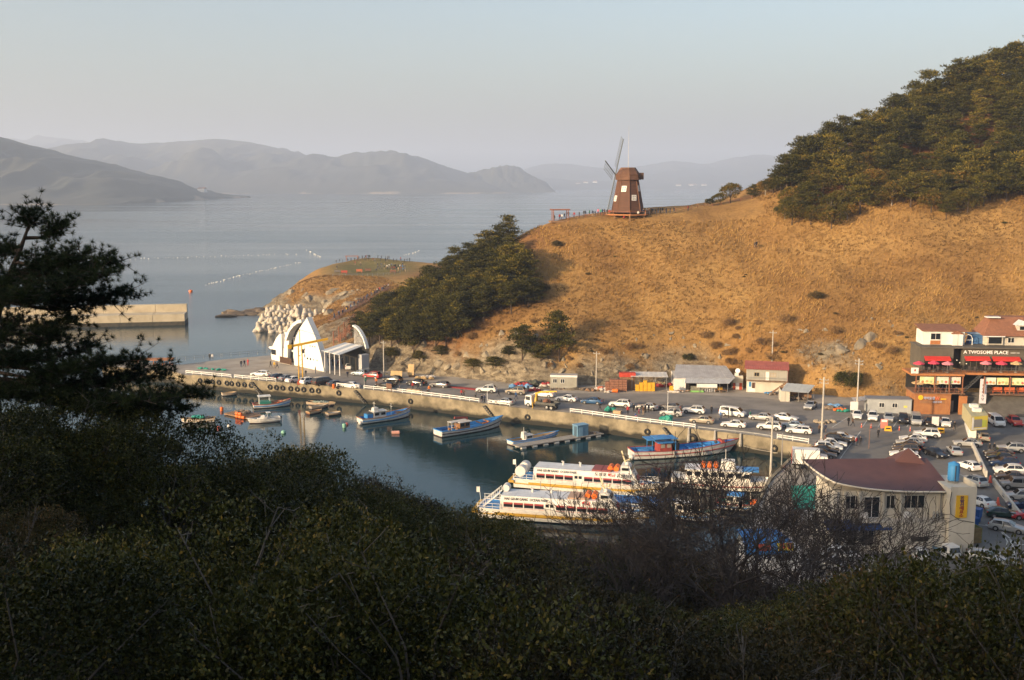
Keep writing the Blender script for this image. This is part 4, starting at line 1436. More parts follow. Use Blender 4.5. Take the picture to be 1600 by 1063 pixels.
# ---- boats
M_BWHITE = mat('boat_white', (0.66, 0.64, 0.60), 0.45, (0.50, 0.47, 0.42), 1.2)
M_BBLUE = mat('boat_blue', (0.03, 0.18, 0.46), 0.5, (0.06, 0.26, 0.56), 1.0)
M_BRED = mat('boat_red', (0.34, 0.05, 0.035), 0.55, (0.24, 0.05, 0.04), 1.5)
M_BDARK = mat('boat_antifouling', (0.045, 0.018, 0.016), 0.7)
M_BBROWN = mat('boat_varnish', (0.20, 0.095, 0.035), 0.5, (0.30, 0.15, 0.06), 2)
M_BGREEN = mat('boat_green', (0.03, 0.20, 0.15), 0.6)
M_BUFF = mat('boat_buff', (0.40, 0.28, 0.16), 0.7)
M_ORANGE = mat('orange_plastic', (0.70, 0.15, 0.02), 0.45)
M_TEAL = mat('green_tarpaulin', (0.015, 0.20, 0.15), 0.7, (0.03, 0.30, 0.22), 2, bump=.08, bscale=3)
M_NET = mat('fishing_net', (0.10, 0.075, 0.055), 0.95, (0.26, 0.20, 0.15), 4, bump=.06, bscale=9)
M_BLUEP = mat('blue_plastic', (0.04, 0.20, 0.42), 0.5)
def boat_frame(name, label, us, vs, ub, vb, z=0.0, group='boats in the harbour', cat='boat'):
 a = P(us, vs, z)
 b = P(ub, vb, z)
 d = b - a
 t = thing(name, label, cat, (a + b) / 2, math.atan2(d.y, d.x), group)
 return t, d.length
def hull_parts(t, L, B, H, cols, bow=0.9, deck=0.45, rake=0.06, draft=0.5, stern=.86):
 """cols: hull, deck, gunwale, bottom. Open hull with a rising bow, an inner bulwark and a deck below it"""
 n = 22
 G, I, D, W0, K = [], [], [], [], []
 for i in range(n):
  s = i / (n - 1)
  x = -L / 2 + L * s
  fb = 1 - max(0, (s - .5) / .5) ** 2.3
  fb = max(fb, .02) * (stern + (1 - stern) * min(1, s / .25))
  b = B / 2 * fb
  zs = H * (1 + bow * max(0, (s - .35) / .65) ** 2 + .12 * max(0, .3 - s) / .3)
  xr = x + rake * L * max(0, (s - .6) / .4) ** 1.5
  G.append((xr, b, zs))
  W0.append((x, b * .90, .18))
  K.append((x - rake * L * .2 * s, b * .55, -draft))
  I.append((xr - .02, max(b - .12, .0), zs))
  D.append((xr - .06, max(b - .14, .0), zs - deck * (1 if s < .9 else .5)))
 mb = MB()
 def skin(A_, B_, mi, inner=False):
  for sg in (1, -1):
   vs = [(p[0], p[1] * sg, p[2]) for p in A_] + [(p[0], p[1] * sg, p[2]) for p in B_]
   fs = [(i, i + 1, n + i + 1, n + i) for i in range(n - 1)]
   if (sg < 0) != inner:
    fs = [f[::-1] for f in fs]
   mb.add(vs, fs, mi)
 skin(W0, G, 0)
 skin(K, W0, 1)
 for A_, B_, mi in ((W0, G, 0), (K, W0, 1)):
  a, b = A_[0], B_[0]
  mb.add([(a[0], -a[1], a[2]), (a[0], a[1], a[2]), (b[0], b[1], b[2]), (b[0], -b[1], b[2])], [(3, 2, 1, 0)], mi)
 mb.build('hull', [cols[0], cols[3]], t, 50)
 mb = MB()
 skin(D, I, 0, True)
 a, b = D[0], I[0]
 mb.add([(a[0] + .1, -a[1], a[2]), (a[0] + .1, a[1], a[2]), (b[0] + .1, b[1], b[2]), (b[0] + .1, -b[1], b[2])], [(0, 1, 2, 3)], 0)
 mb.build('bulwark', cols[1], t, 50)
 mb = MB()
 mb.add([(p[0], p[1], p[2]) for p in D] + [(p[0], -p[1], p[2]) for p in D], [(i, n + i, n + i + 1, i + 1) for i in range(n - 1)])
 mb.build('deck', cols[1], t)
 mb = MB()
 for sg in (1, -1):
  mb.tube([(p[0], (p[1] - .05) * sg, p[2] + .03) for p in G], .085, 6)
 mb.bar((G[0][0], -G[0][1], G[0][2] + .03), (G[0][0], G[0][1], G[0][2] + .03), .16)
 mb.build('gunwale', cols[2], t, 60)
 mb = MB()
 for sg in (1, -1):
  mb.tube([(p[0] * .5 + q_[0] * .5, (p[1] * .5 + q_[1] * .5 + .03) * sg, p[2] * .5 + q_[2] * .5) for p, q_ in zip(G, W0)], .10, 5)
 mb.build('rubbing_strake', cols[4] if len(cols) > 4 else cols[2], t, 60)
 return D
def cabin(t, x, z, lx, ly, h, m, mroof=None, wins=2, over=.15, frontglass=True, mglass=None):
 c = MB().box((x, 0, z + h / 2), (lx, ly, h), top=.95).build('wheelhouse', m, t)
 MB().box((x, 0, z + h + .05), (lx + over * 2, ly + over * 2, .1)).build('roof', mroof or m, c)
 g = mglass or M_GLASS
 for sg in (1, -1):
  for k in range(wins):
   w = lx / wins
   MB().box((x - lx / 2 + w * (k + .5), sg * (ly / 2 * .985), z + h * .68), (w * .66, .05, h * .36)).build('window', g, c)
 if frontglass:
  MB().box((x + lx / 2 * .985, 0, z + h * .68), (.05, ly * .75, h * .36)).build('window', g, c)
 return c
def heap(t, c, r, m, n=9, seed=0, flat=.5, name='net_heap'):
 rr = random.Random(seed)
 mb = MB()
 for k in range(n):
  a = rr.uniform(0, 6.28)
  q_ = rr.uniform(0, 1) ** .5
  mb.blob((c[0] + math.cos(a) * r[0] * q_, c[1] + math.sin(a) * r[1] * q_, c[2] + rr.uniform(.0, .3) * r[2]), r[2] * rr.uniform(.7, 1.25), 0, 1, .25, seed * 31 + k, (1.3, 1.1, flat * 1.4))
 return mb.build(name, m, t)
def mast(t, x, z0, h, m=None, cross=True, lean=0.0):
 mb = MB().tube([(x, 0, z0), (x + lean, 0, z0 + h)], [.06, .04], 6)
 if cross:
  mb.bar((x + lean * .8, -.5, z0 + h * .8), (x + lean * .8, .5, z0 + h * .8), .05)
  mb.blob((x + lean, 0, z0 + h), .09, jit=.05)
 mb.build('mast', m or M_BWHITE, t)
def outboard(t, x, z):
 MB().box((x, 0, z + .25), (.4, .35, .5), top=.8).bar((x, 0, z), (x - .1, 0, -.3), .14).build('outboard_motor', M_TRIM, t)
# net skiff with green tarpaulin
t, L = boat_frame('net_skiff', 'small white skiff heaped with nets under a green tarpaulin', 336, 659, 286, 661)
hull_parts(t, L, 2.3, .75, (M_BWHITE, M_BUFF, M_BUFF, M_BDARK), .25, .3)
heap(t, (0, 0, .75), (2.2, .8, .45), M_NET, 14, 3)
heap(t, (-.2, .2, 1.15), (1.4, .6, .5), M_TEAL, 9, 4, .45, 'tarpaulin')
MB().blob((L / 2 + .1, -.5, .35), .28, jit=.03).build('float', M_BWHITE, t)
# raft with orange barrels
t, L = boat_frame('work_raft', 'dark work raft with coiled nets and orange barrels', 362, 646, 400, 654)
for k in range(5):
 MB().box((0, -1.6 + k * .8, .25), (L, .7, .3)).build('plank', M_WOOD, t)
heap(t, (-1.0, .4, .6), (1.9, 1.2, .4), M_NET, 14, 8)
for k in range(5):
 MB().tube([(.2 + (k % 3) * 1.0, -2.1 - (k // 3) * .0, .35 + (k // 3) * .6), (.95 + (k % 3) * 1.0, -2.05, .35 + (k // 3) * .6)], .33, 10).build('barrel', M_ORANGE, t, 40)
# speedboat
t, L = boat_frame('speedboat', 'white speedboat with windscreen arch and dark outboard motor', 437, 658, 390, 662)
D = hull_parts(t, L, 2.1, .75, (M_BWHITE, M_BWHITE, M_BWHITE, M_BDARK), .45, .22, .08)
MB().add([(.2, -.7, .8), (1.5, -.35, .85), (1.5, .35, .85), (.2, .7, .8), (.0, -.65, 1.45), (.55, -.4, 1.4), (.55, .4, 1.4), (0, .65, 1.45)],
         [(0, 1, 5, 4), (1, 2, 6, 5), (2, 3, 7, 6), (4, 5, 6, 7), (3, 0, 4, 7)]).build('console', M_BWHITE, t)
MB().box((1.05, 0, 1.15), (.05, .8, .5), M=Matrix.Rotation(-1.0, 4, 'Y')).build('windscreen', M_GLASS, t)
mb = MB()
for sg in (1, -1):
 mb.bar((-.2, sg * .75, .75), (-.6, sg * .7, 1.95), .07)
mb.bar((-.6, -.72, 1.95), (-.6, .72, 1.95), .07).box((-.75, 0, 2.0), (.9, 1.4, .06))
mb.build('arch', M_BWHITE, t)
outboard(t, -L / 2 - .25, .55)
# canopy boat
t, L = boat_frame('canopy_boat', 'white fishing boat with green cabin posts and flat white canopy', 396, 638, 452, 634)
hull_parts(t, L, 2.6, .8, (M_BWHITE, M_BUFF, M_BRED, M_BDARK, M_BBLUE), .95, .4)
MB().box((-1.3, 0, 1.0), (2.4, 1.7, .9)).build('engine_box', M_BGREEN, t)
MB().box((-1.5, 0, 2.55), (2.7, 1.9, .16)).build('canopy', M_WHITE, t)
for sx in (-2.6, -.4):
 for sy in (-.75, .75):
  MB().bar((sx, sy, .6), (sx, sy, 2.5), .12).build('canopy_post', M_WHITE, t)
heap(t, (1.8, 0, .85), (1.2, .5, .28), M_ORANGE, 5, 12, .5, 'net_heap')
mast(t, -2.6, 2.6, .6, cross=False)
# box skiff below the tyres
t, L = boat_frame('flat_skiff', 'flat white skiff moored under the tyres at the quay tip', 347, 619, 370, 617)
hull_parts(t, L, 1.7, .6, (M_BWHITE, M_BUFF, M_BUFF, M_BDARK), .05, .25, 0, .3)
# skiffs by the crane reflection
t, L = boat_frame('net_skiff', 'narrow skiff piled with pale nets against the quay wall', 481, 632, 522, 634)
hull_parts(t, L, 1.9, .55, (M_BWHITE, M_NET, M_BUFF, M_BDARK), .3, .25)
heap(t, (0, 0, .6), (2.2, .6, .34), mat('pale_net', (0.32, 0.30, 0.27), .95, (0.14, 0.24, 0.20), 3, bump=.05), 16, 21)
t, L = boat_frame('flat_skiff', 'grey open skiff between the net skiff and brown skiff', 485, 640, 512, 636)
hull_parts(t, L, 1.7, .55, (M_GREYM, M_CONC, M_BUFF, M_BDARK), .2, .25)
t, L = boat_frame('flat_skiff', 'brown open skiff beside the crane reflection', 481, 648, 502, 644)
hull_parts(t, L, 1.6, .5, (M_BBROWN, M_BBROWN, M_BUFF, M_BDARK), .1, .25)
outboard(t, L / 2 + .25, .4)
t, L = boat_frame('flat_skiff', 'grey flat skiff floating apart right of the brown skiff', 511, 650, 533, 647)
hull_parts(t, L, 1.9, .5, (M_GREYM, M_CONC, M_BUFF, M_BDARK), .05, .2, 0, .3)
# blue and white fishing boat
t, L = boat_frame('fishing_boat', 'white hulled fishing boat with white wheelhouse and blue deck', 562, 662, 638, 651)
hull_parts(t, L, 3.2, 1.0, (M_BWHITE, M_BBLUE, M_BBROWN, M_BDARK, M_BBLUE), .95, .5)
c = cabin(t, -1.4, .6, 2.9, 1.8, 1.5, M_BWHITE, wins=2)
MB().box((-2.1, 0, 2.55), (1.1, 1.2, .7), top=.85).build('upper_cabin', M_BWHITE, c)
MB().box((-3.6, 0, 1.3), (1.3, 1.6, .9)).build('engine_box', M_BBLUE, t)
MB().box((-3.6, 0, 2.0), (1.2, 1.5, .08)).build('canopy', M_DARKM, t)
mast(t, -2.3, 2.8, 1.2)
mast(t, 1.6, .6, 2.6)
MB().blob((-L / 2 - .3, -.9, .3), .42, jit=.03, sub=2).build('float', M_BWHITE, t, 180)
MB().box((3.4, 0, 1.25), (1.4, 1.1, .12)).build('hatch', M_BBROWN, t)
# blue deck boat with varnished cabin
t, L = boat_frame('fishing_boat', 'fishing boat with bright blue deck, varnished cabin and red boom', 684, 682, 780, 666)
hull_parts(t, L, 3.8, 1.05, (M_BWHITE, M_BBLUE, M_BBLUE, M_BDARK, M_BDARK), .95, .55)
c = cabin(t, -1.6, .6, 2.4, 2.0, 1.6, M_BBROWN, M_BWHITE, 2, .25)
MB().box((-4.0, 0, 2.4), (1.3, 1.4, .08)).build('canopy', M_BWHITE, t)
for sx in (-4.5, -3.5):
 for sy in (-.6, .6):
  MB().bar((sx, sy, .6), (sx, sy, 2.4), .07).build('canopy_post', M_WHITE, t)
MB().bar((-3.3, .2, 3.1), (-.3, .2, 2.7), .3, .35).build('boom', M_BRED, t)
MB().bar((-.3, .2, .6), (-.3, .2, 2.8), .14).build('boom_post', M_BRED, t)
for k, (x_, y_) in enumerate(((-3.2, -.6), (-3.0, .5), (-4.4, .3), (-2.9, -.1))):
 MB().blob((x_, y_, .95), .35, jit=.15, seed=k).build('net_basket', M_BBROWN, t)
for x_, w_ in ((2.6, 2.6), (4.2, 2.0)):
 MB().box((x_, 0, 1.35 + (x_ - 2.6) * .12), (.3, w_, .16)).build('thwart', M_BBROWN, t)
MB().box((3.6, -.5, 1.3), (1.3, .4, .25)).build('fish_box', M_ORANGE, t)
# skiff beside the pontoon
t, L = boat_frame('fishing_skiff', 'slim white skiff with blue rail and tiny white wheelhouse beside the pontoon', 797, 696, 869, 683)
hull_parts(t, L, 2.4, .75, (M_BWHITE, M_BUFF, M_BBLUE, M_BDARK, M_BBLUE), .5, .4)
cabin(t, -1.4, .5, 1.7, 1.3, .9, M_BWHITE, wins=1)
MB().box((-2.2, 0, 1.5), (.9, 1.0, 1.2), top=.85).build('helm', M_BWHITE, t)
mast(t, -2.3, 2.0, 1.0, cross=False)
# pontoon with blue hut
pa, pb = P(800, 698, 0), P(940, 681, 0)
t, L = boat_frame('pontoon', 'grey floating pontoon deck on white floats', 805, 701, 938, 680, group=None, cat='pontoon')
for k in range(12):
 MB().box((-L / 2 + (k + .5) * L / 12, 0, .48), (L / 12 - .05, 2.4, .16)).build('plank', mat('pontoon_plank', (0.22, 0.20, 0.17), .9, (0.32, 0.29, 0.25), 2), t)
for sy in (-.9, .9):
 for k in range(8):
  MB().tube([(-L / 2 + (k + .5) * L / 8 - .5, sy, .12), (-L / 2 + (k + .5) * L / 8 + .5, sy, .12)], .3, 8).build('float', M_BWHITE, t, 40)
hut = thing('pontoon_hut', 'blue box hut standing on the floating pontoon', 'hut', t.matrix_basis @ Vector((L * .26, .1, .565)), t.rotation_euler.z)
MB().box((0, 0, 1.05), (2.5, 1.7, 2.1)).build('wall', mat('hut_blue', (0.13, 0.25, 0.36), .6, (0.10, 0.20, 0.30), 1.5), hut)
MB().box((0, 0, 2.14), (2.7, 1.9, .08)).build('roof', mat('hut_blue_roof', (0.17, 0.31, 0.43), .6), hut)
MB().box((-1.27, -.1, .95), (.04, .8, 1.8)).build('door', mat('hut_door', (0.05, 0.09, 0.13), .6), hut)
MB().box((-.5, -.87, .9), (.9, .04, 1.7)).build('panel', mat('hut_panel', (0.22, 0.38, 0.50), .6), hut)
nh = thing('net_pile', 'grey net pile lying on the far end of the pontoon', 'net', t.matrix_basis @ Vector((L * .38, 0, .5)))
heap(nh, (0, 0, .2), (1.2, .6, .3), M_NET, 8, 30, .5, 'net')
# red and blue boat
t, L = boat_frame('fishing_boat', 'long fishing boat with blue deck, red cabin and blue canopy frame', 986, 716, 1140, 706)
hull_parts(t, L, 4.2, 1.35, (M_BWHITE, M_BBLUE, M_BRED, M_BDARK, M_BRED), .75, .55, .10)
c = cabin(t, -3.4, .85, 2.3, 2.6, 1.9, M_BRED, M_BBLUE, 2, .5, True, mat('cream_glass', (0.30, 0.27, 0.22), .15))
mb = MB()
for sx in (-6.0, -1.6):
 for sy in (-1.3, 1.3):
  mb.bar((sx, sy, .9), (sx, sy, 3.3), .1)
mb.build('canopy_post', M_BBLUE, t)
for k in range(4):
 MB().box((-6.2 + k * 1.45, 0, 3.38 + (.12 if k in (1, 2) else 0)), (1.35, 3.0, .09)).build('canopy', M_BBLUE, t)
MB().box((-1.2, 0, 1.6), (1.0, 1.8, 1.6)).build('winch', M_TRIM, t)
MB().box((-7.2, 0, 1.15), (1.6, 1.4, .5)).build('engine_box', M_BBLUE, t)
for x_ in (1.5, 4.5):
 MB().box((x_, 0, 1.15 + x_ * .05), (.25, 3.0, .15)).build('thwart', M_BBLUE, t)
MB().box((L * .41, 0, 2.15), (.5, 1.9, .45)).build('bow_beam', M_BRED, t)
MB().blob((L * .36, .2, 1.9), .35, jit=.2, seed=4).build('anchor', M_DARKM, t)
MB().blob((-L / 2 - .4, -1.3, .55), .5, jit=.03, sub=2).build('float', M_BWHITE, t, 180)
for x_ in (-2.2, 3.2):
 MB().tube([(x_, -2.2, 1.35), (x_, -2.25, .3)], .12, 6).build('fender', M_GREYM, t)
rp = MB().tube([P(1161, 697, 2.0), P(1185, 703, 1.5), P(1215, 708, 2.6)], .04, 5).build('mooring_rope', mat('rope_pale', (.40, .36, .30), .9))
tag(rp, 'pale mooring rope from the red cabin boat bow to the quay', 'rope')
# ---- excursion ferries
M_FWHITE = mat('ferry_white', (0.74, 0.71, 0.65), 0.4, (0.62, 0.58, 0.52), 0.9)
M_FROOF = mat('ferry_roof', (0.66, 0.67, 0.68), 0.5, (0.55, 0.55, 0.55), 0.6)
M_FRED = mat('ferry_red', (0.30, 0.045, 0.045), 0.5)
M_FYEL = mat('ferry_yellow', (0.52, 0.32, 0.03), 0.6, (0.40, 0.22, 0.03), 2)
M_FTXT = mat('letter_black', (0.02, 0.02, 0.025), 0.6)
M_FTXR = mat('letter_red', (0.50, 0.03, 0.03), 0.6)
M_FTXP = mat('ferry_pink', (0.62, 0.36, 0.34), 0.6)
def ferry(label, us, vs, ub, vb, hatch, stern_rafts, stern_stairs):
 t, L = boat_frame('excursion_ferry', label, us, vs, ub, vb, group='excursion ferries', cat='ferry')
 B = 5.0
 hull_parts(t, L, B, 1.45, (M_FWHITE, M_BBLUE, M_FWHITE, M_BDARK, M_FYEL), .45, .12, .07, .6, .95)
 x0, x1 = -L * .36, L * .26
 zd, h = 1.35, 2.15
 hy = B / 2 - .45
 # long saloon with slanting upper wall
 mb = MB()
 prof = [(-hy, zd), (-hy, zd + 1.45), (-hy + .32, zd + h), (hy - .32, zd + h), (hy, zd + 1.45), (hy, zd)]
 vs_ = [(x0, y, z) for y, z in prof] + [(x1, y, z) for y, z in prof]
 mb.add(vs_, [(0, 1, 2, 3, 4, 5), (11, 10, 9, 8, 7, 6)] + [(i, 6 + i, 6 + i + 1, i + 1) for i in range(5)])
 sal = mb.build('saloon', M_FWHITE, t)
 for k in range(7):
  w = (x1 - x0) / 7
  MB().box((x0 + (k + .5) * w, 0, zd + h + .03), (w - .03, 2 * hy - .5, .06)).build('roof_panel', M_FROOF, sal)
 pw = 1.35
 gap = .16
 xs = [x0 + .5 + k * (pw + gap) + pw / 2 for k in range(4)]
 door_x = xs[-1] + pw / 2 + .85
 xs += [door_x + .95 + k * (pw + gap) + pw / 2 for k in range(5)]
 for x in xs:
  for sg in (-1, 1):
   w_ = MB().box((x, sg * (hy + .012), zd + .88), (pw, .03, .85)).build('window', M_GLASS, sal)
   MB().box((x, sg * (hy + .035), zd + 1.20), (pw - .06, .02, .26)).build('sunblind', M_FRED, w_)
   MB().box((x, sg * (hy + .04), zd + .50), (pw, .03, .10)).build('sill', M_FTXP, w_)
 dr = MB().box((door_x, -(hy + .015), zd + .8), (1.3, .03, 1.5)).build('door', M_FWHITE, sal)
 for k in (-.33, .33):
  MB().box((door_x + k, -(hy + .04), zd + 1.15), (.5, .02, .45)).build('pane', M_GLASS, dr)
 # side deck rail
 mb = MB()
 for z in (.35, .7):
  mb.bar((x0, -B / 2 + .1, zd + z), (x1 + 1.5, -B / 2 + .1, zd + z), .05)
 x = x0
 while x < x1 + 1.5:
  mb.bar((x, -B / 2 + .1, zd), (x, -B / 2 + .1, zd + .7), .05)
  x += 1.1
 mb.build('side_rail', M_WHITE, t)
 # fender band with its worn yellow paint
 MB().box((0 - L * .02, -B / 2 - .02, 1.08), (L * .74, .16, .30)).build('fender_band', M_FYEL, t)
 # names: the first on the slanting upper wall over the after windows, the second over the forward ones
 sl = math.atan2(.70, .32)
 rot = (sl, 0, 0)
 cz = zd + 1.45 + .36
 cyy = -hy + .16 - .03
 lettering('HAE GEUM GANG  OCEAN PARK', .52, M_FTXT, sal, (xs[0] + 2.6, cyy, cz), rot, 6.4, depth=.015, bold=.012)
 xk = xs[5] + .4
 lettering('도장포', .58, M_FTXT, sal, (xk, cyy, cz), rot, 1.9, depth=.015, bold=.016)
 lettering('해금', .58, M_FTXR, sal, (xk + 1.75, cyy, cz), rot, 1.25, depth=.015, bold=.016)
 lettering('유람선', .58, M_FTXT, sal, (xk + 3.5, cyy, cz), rot, 1.9, depth=.015, bold=.016)
 # roof things
 for k in range(2):
  MB().box((x1 - 4.2 + k * 1.55, 0, zd + h + .18), (1.45, 3.1, .22)).build('sunroof', hatch, sal)
 for k in range(2):
  MB().tube([(x1 - 1.2, -.7 + k * .0 - .2, zd + h + .45), (x1 - 1.2, .9, zd + h + .45)], .42, 12).build('life_raft', M_ORANGE, t, 40) if k == 0 else \
   MB().tube([(x1 - 2.15, -.9, zd + h + .45), (x1 - 2.15, .9, zd + h + .45)], .42, 12).build('life_raft', M_ORANGE, t, 40)
 for x_ in (x0 + 4.2, x0 + 7.0):
  MB().tube([(x_, .9, zd + h), (x_, .9, zd + h + .55), (x_ - .25, .9, zd + h + .65)], .17, 8).build('ventilator', M_FWHITE, t, 50)
 # wheelhouse stepping down to the bow
 wh = MB()
 wh.add([(x1 - .4, -1.6, zd + h), (x1 + 1.5, -1.35, zd + h), (x1 + 1.5, 1.35, zd + h), (x1 - .4, 1.6, zd + h), (x1 - .4, -1.35, zd + h + 1.15), (x1 + .9, -1.1, zd + h + 1.1), (x1 + .9, 1.1, zd + h + 1.1), (x1 - .4, 1.35, zd + h + 1.15)],
           [(0, 1, 5, 4), (1, 2, 6, 5), (2, 3, 7, 6), (3, 0, 4, 7), (4, 5, 6, 7), (3, 2, 1, 0)])
 w0 = wh.build('wheelhouse', M_FWHITE, t)
 MB().box((x1 + 1.24, 0, zd + h + .62), (.05, 2.0, .55), M=Matrix.Rotation(-.5, 4, 'Y')).build('window', M_GLASS, w0)
 for sg in (-1, 1):
  MB().box((x1 + .3, sg * 1.42, zd + h + .65), (1.0, .12, .42)).build('window', M_GLASS, w0)
 fr = MB()
 fr.add([(x1, -hy, zd), (x1 + 2.6, -1.3, zd + .15), (x1 + 2.6, 1.3, zd + .15), (x1, hy, zd), (x1, -hy, zd + 1.5), (x1 + 1.6, -1.2, zd + h), (x1 + 1.6, 1.2, zd + h), (x1, hy, zd + 1.5), (x1, -hy + .32, zd + h), (x1, hy - .32, zd + h)],
           [(0, 1, 5, 4), (1, 2, 6, 5), (2, 3, 7, 6), (4, 5, 8), (7, 9, 6), (5, 6, 9, 8)])
 f0 = fr.build('saloon_front', M_FWHITE, t)
 MB().box((x1 + 2.17, 0, zd + 1.25), (.05, 1.9, .8), M=Matrix.Rotation(-.47, 4, 'Y')).build('window', M_FRED, f0)
 mast_m = mat('mast_cream', (0.66, 0.56, 0.34), .5)
 mb = MB().bar((x1 + .2, 0, zd + h + 1.1), (x1 - .5, 0, zd + h + 3.2), .16, .2).bar((x1 - .1, -.7, zd + h + 2.2), (x1 - .1, .7, zd + h + 2.2), .09).bar((x1 + .1, 0, zd + h + 1.7), (x1 + .8, 0, zd + h + 1.9), .1)
 mb.blob((x1 + .8, 0, zd + h + 2.0), .22, jit=.03)
 mb.build('mast', mast_m, t)
 MB().lathe([(.02, 0), (.32, .05), (.34, .35), (.1, .55), (.02, .57)], 10, (x1 + .5, -.5, zd + h + 1.12)).build('radar_dome', M_FWHITE, t, 50)
 # bow rail
 for sg in (-1, 1):
  pts = []
  for k in range(7):
   s_ = k / 6
   xx = x1 + 1.8 + (L / 2 + L * .03 - x1 - 2.3) * s_
   yy = sg * (B / 2 - .15) * max(0, 1 - (max(0, (xx + L / 2) / L - .5) / .52) ** 2.3)
   pts.append((xx, yy, 1.65 + .45 * s_))
  mb = MB()
  for z in (.35, .75):
   mb.tube([(p[0], p[1], p[2] + z) for p in pts], .035, 5)
  for p in pts:
   mb.bar((p[0], p[1], p[2] - .2), (p[0], p[1], p[2] + .75), .05)
  mb.build('bow_rail', M_WHITE, t)
 for sg in (-1, 1):
  MB().lathe([(.32, 0), (.42, .06), (.32, .12), (.25, .06), (.32, 0)], 12, (0, 0, 0), close=False).build('lifebuoy', M_ORANGE, t, 60, (x1 + 3.0, sg * 1.2, 1.9))
 # stern
 MB().box((x0 - 1.7, 0, 1.42), (3.6, B - .3, .1)).build('stern_deck', M_BBLUE, t)
 MB().box((-L / 2 - .35, 0, 1.2), (.9, B + .1, .42)).build('stern_fender', M_FYEL, t)
 if stern_rafts:
  for sg in (-1, 1):
   MB().tube([(x0 - 2.2, sg * 1.2 - .75, 2.75), (x0 - 2.2, sg * 1.2 + .75, 2.75)], .85, 16).build('life_raft', M_FWHITE, t, 40)
  mb = MB()
  for sg in (-1, 1):
   mb.bar((x0 - 2.8, sg * 1.2, 1.45), (x0 - 2.8, sg * 1.2, 2.3), .1).bar((x0 - 1.6, sg * 1.2, 1.45), (x0 - 1.6, sg * 1.2, 2.3), .1)
  mb.build('raft_cradle', M_BBLUE, t)
 if stern_stairs:
  st = MB()
  for k in range(6):
   st.box((x0 - 2.6 + k * .42, -.6, 1.6 + k * .38), (.42, 1.2, .08))
  st.build('stair_treads', M_BBLUE, t)
  mb = MB()
  for y in (-1.25, .05):
   mb.bar((x0 - 2.8, y, 1.5), (x0 - .2, y, 3.8), .08, .2)
   mb.bar((x0 - 2.8, y, 2.3), (x0 - .2, y, 4.5), .06)
   for k in range(5):
    mb.bar((x0 - 2.7 + k * .6, y, 1.6 + k * .52), (x0 - 2.7 + k * .6, y, 2.4 + k * .52), .05)
  mb.build('stair_rail', M_WHITE, t)
  MB().tube([(x0 + .3, .3, 4.0), (x0 + .3, 1.6, 4.0)], .55, 14).build('life_raft', M_FWHITE, t, 40)
 for sg in (-1, 1):
  mb = MB()
  for z in (.5, .95):
   mb.bar((-L / 2 - .1, sg * (B / 2 - .2), 1.45 + z), (x0, sg * (B / 2 - .2), 1.45 + z), .06)
  for k in range(4):
   xx = -L / 2 + (x0 + L / 2) * k / 3
   mb.bar((xx, sg * (B / 2 - .2), 1.45), (xx, sg * (B / 2 - .2), 2.4), .06)
  mb.build('stern_rail', M_WHITE, t)
 MB().bar((-L / 2, 0, 1.4), (-L / 2 - .3, 0, 4.2), .05).build('flag_staff', M_WHITE, t)
 MB().box((-L / 2 - .45, .0, 3.7), (.5, .03, .8)).build('flag', M_FWHITE, t)
 return t
ferry('near white excursion ferry with tan sunroof and blue stern stairs', 752, 803, 1004, 820, mat('sunroof_tan', (0.46, 0.30, 0.20), .6), False, True)
ferry('rear white excursion ferry with red sunroof and two stern rafts', 808, 757, 1030, 774, mat('sunroof_red', (0.26, 0.07, 0.06), .6), True, False)
# wide blue barge between the ferries
t, L = boat_frame('work_barge', 'flat blue decked barge lying between the two ferries', 842, 783, 1066, 795)
hull_parts(t, L, 4.6, .95, (M_BWHITE, M_BBLUE, M_BWHITE, M_BDARK, M_BBLUE), .35, .15, .04)
for k in range(5):
 MB().box((-L * .36 + k * L * .16, 0, .93), (L * .15, 3.7, .05)).build('deck_panel', M_BBLUE, t)
heap(t, (-L * .46, .2, 1.0), (.9, 1.4, .4), M_NET, 10, 44, .6, 'net_heap')
MB().tube([(-L * .42, -.8, .95), (-L * .42, -.8, 1.75)], .36, 10).build('barrel', M_BGREEN, t, 40)
MB().bar((-L / 2 + .3, -.2, .9), (-L / 2 + .3, -.2, 3.2), .09).build('mast', M_GREYM, t)
# white boats moored behind the bare trees
t, L = boat_frame('passenger_boat', 'white passenger boat with orange rafts behind the bare tree tops', 1050, 757, 1225, 768)
hull_parts(t, L, 4.6, 1.4, (M_FWHITE, M_FWHITE, M_FWHITE, M_BDARK, M_BRED), .4, .2)
c = cabin(t, -1.5, 1.2, L * .58, 3.4, 1.9, M_FWHITE, M_FROOF, 8, .1)
for k in range(3):
 MB().tube([(-L * .22 + k * 1.0, -.8, 3.65), (-L * .22 + k * 1.0, .8, 3.65)], .4, 10).build('life_raft', M_ORANGE, t, 40)
MB().box((0, 0, 3.9), (2.4, 2.2, 1.3), top=.85).build('upper_cabin', M_FWHITE, t)
MB().box((3.5, 0, 3.25), (2.6, 2.8, .12)).build('awning', M_BBLUE, t)
mast(t, -.4, 4.4, 1.8, M_FWHITE)
t, L = boat_frame('fishing_boat', 'pale fishing boat moored by the quay behind the tree twigs', 1120, 792, 1195, 800)
hull_parts(t, L, 3.2, 1.0, (M_BWHITE, M_BGREEN, M_BRED, M_BDARK, M_BBLUE), .7, .4)
cabin(t, -.8, .6, 2.6, 1.8, 1.6, M_BWHITE, M_BBLUE, 2)
mast(t, 1.4, .7, 3.4)
MB().box((2.0, 0, 1.3), (1.2, .9, .6)).build('fish_box', M_ORANGE, t)
t, L = boat_frame('fishing_boat', 'green decked fishing boat nearest the shore under the bare trees', 1040, 805, 1120, 815)
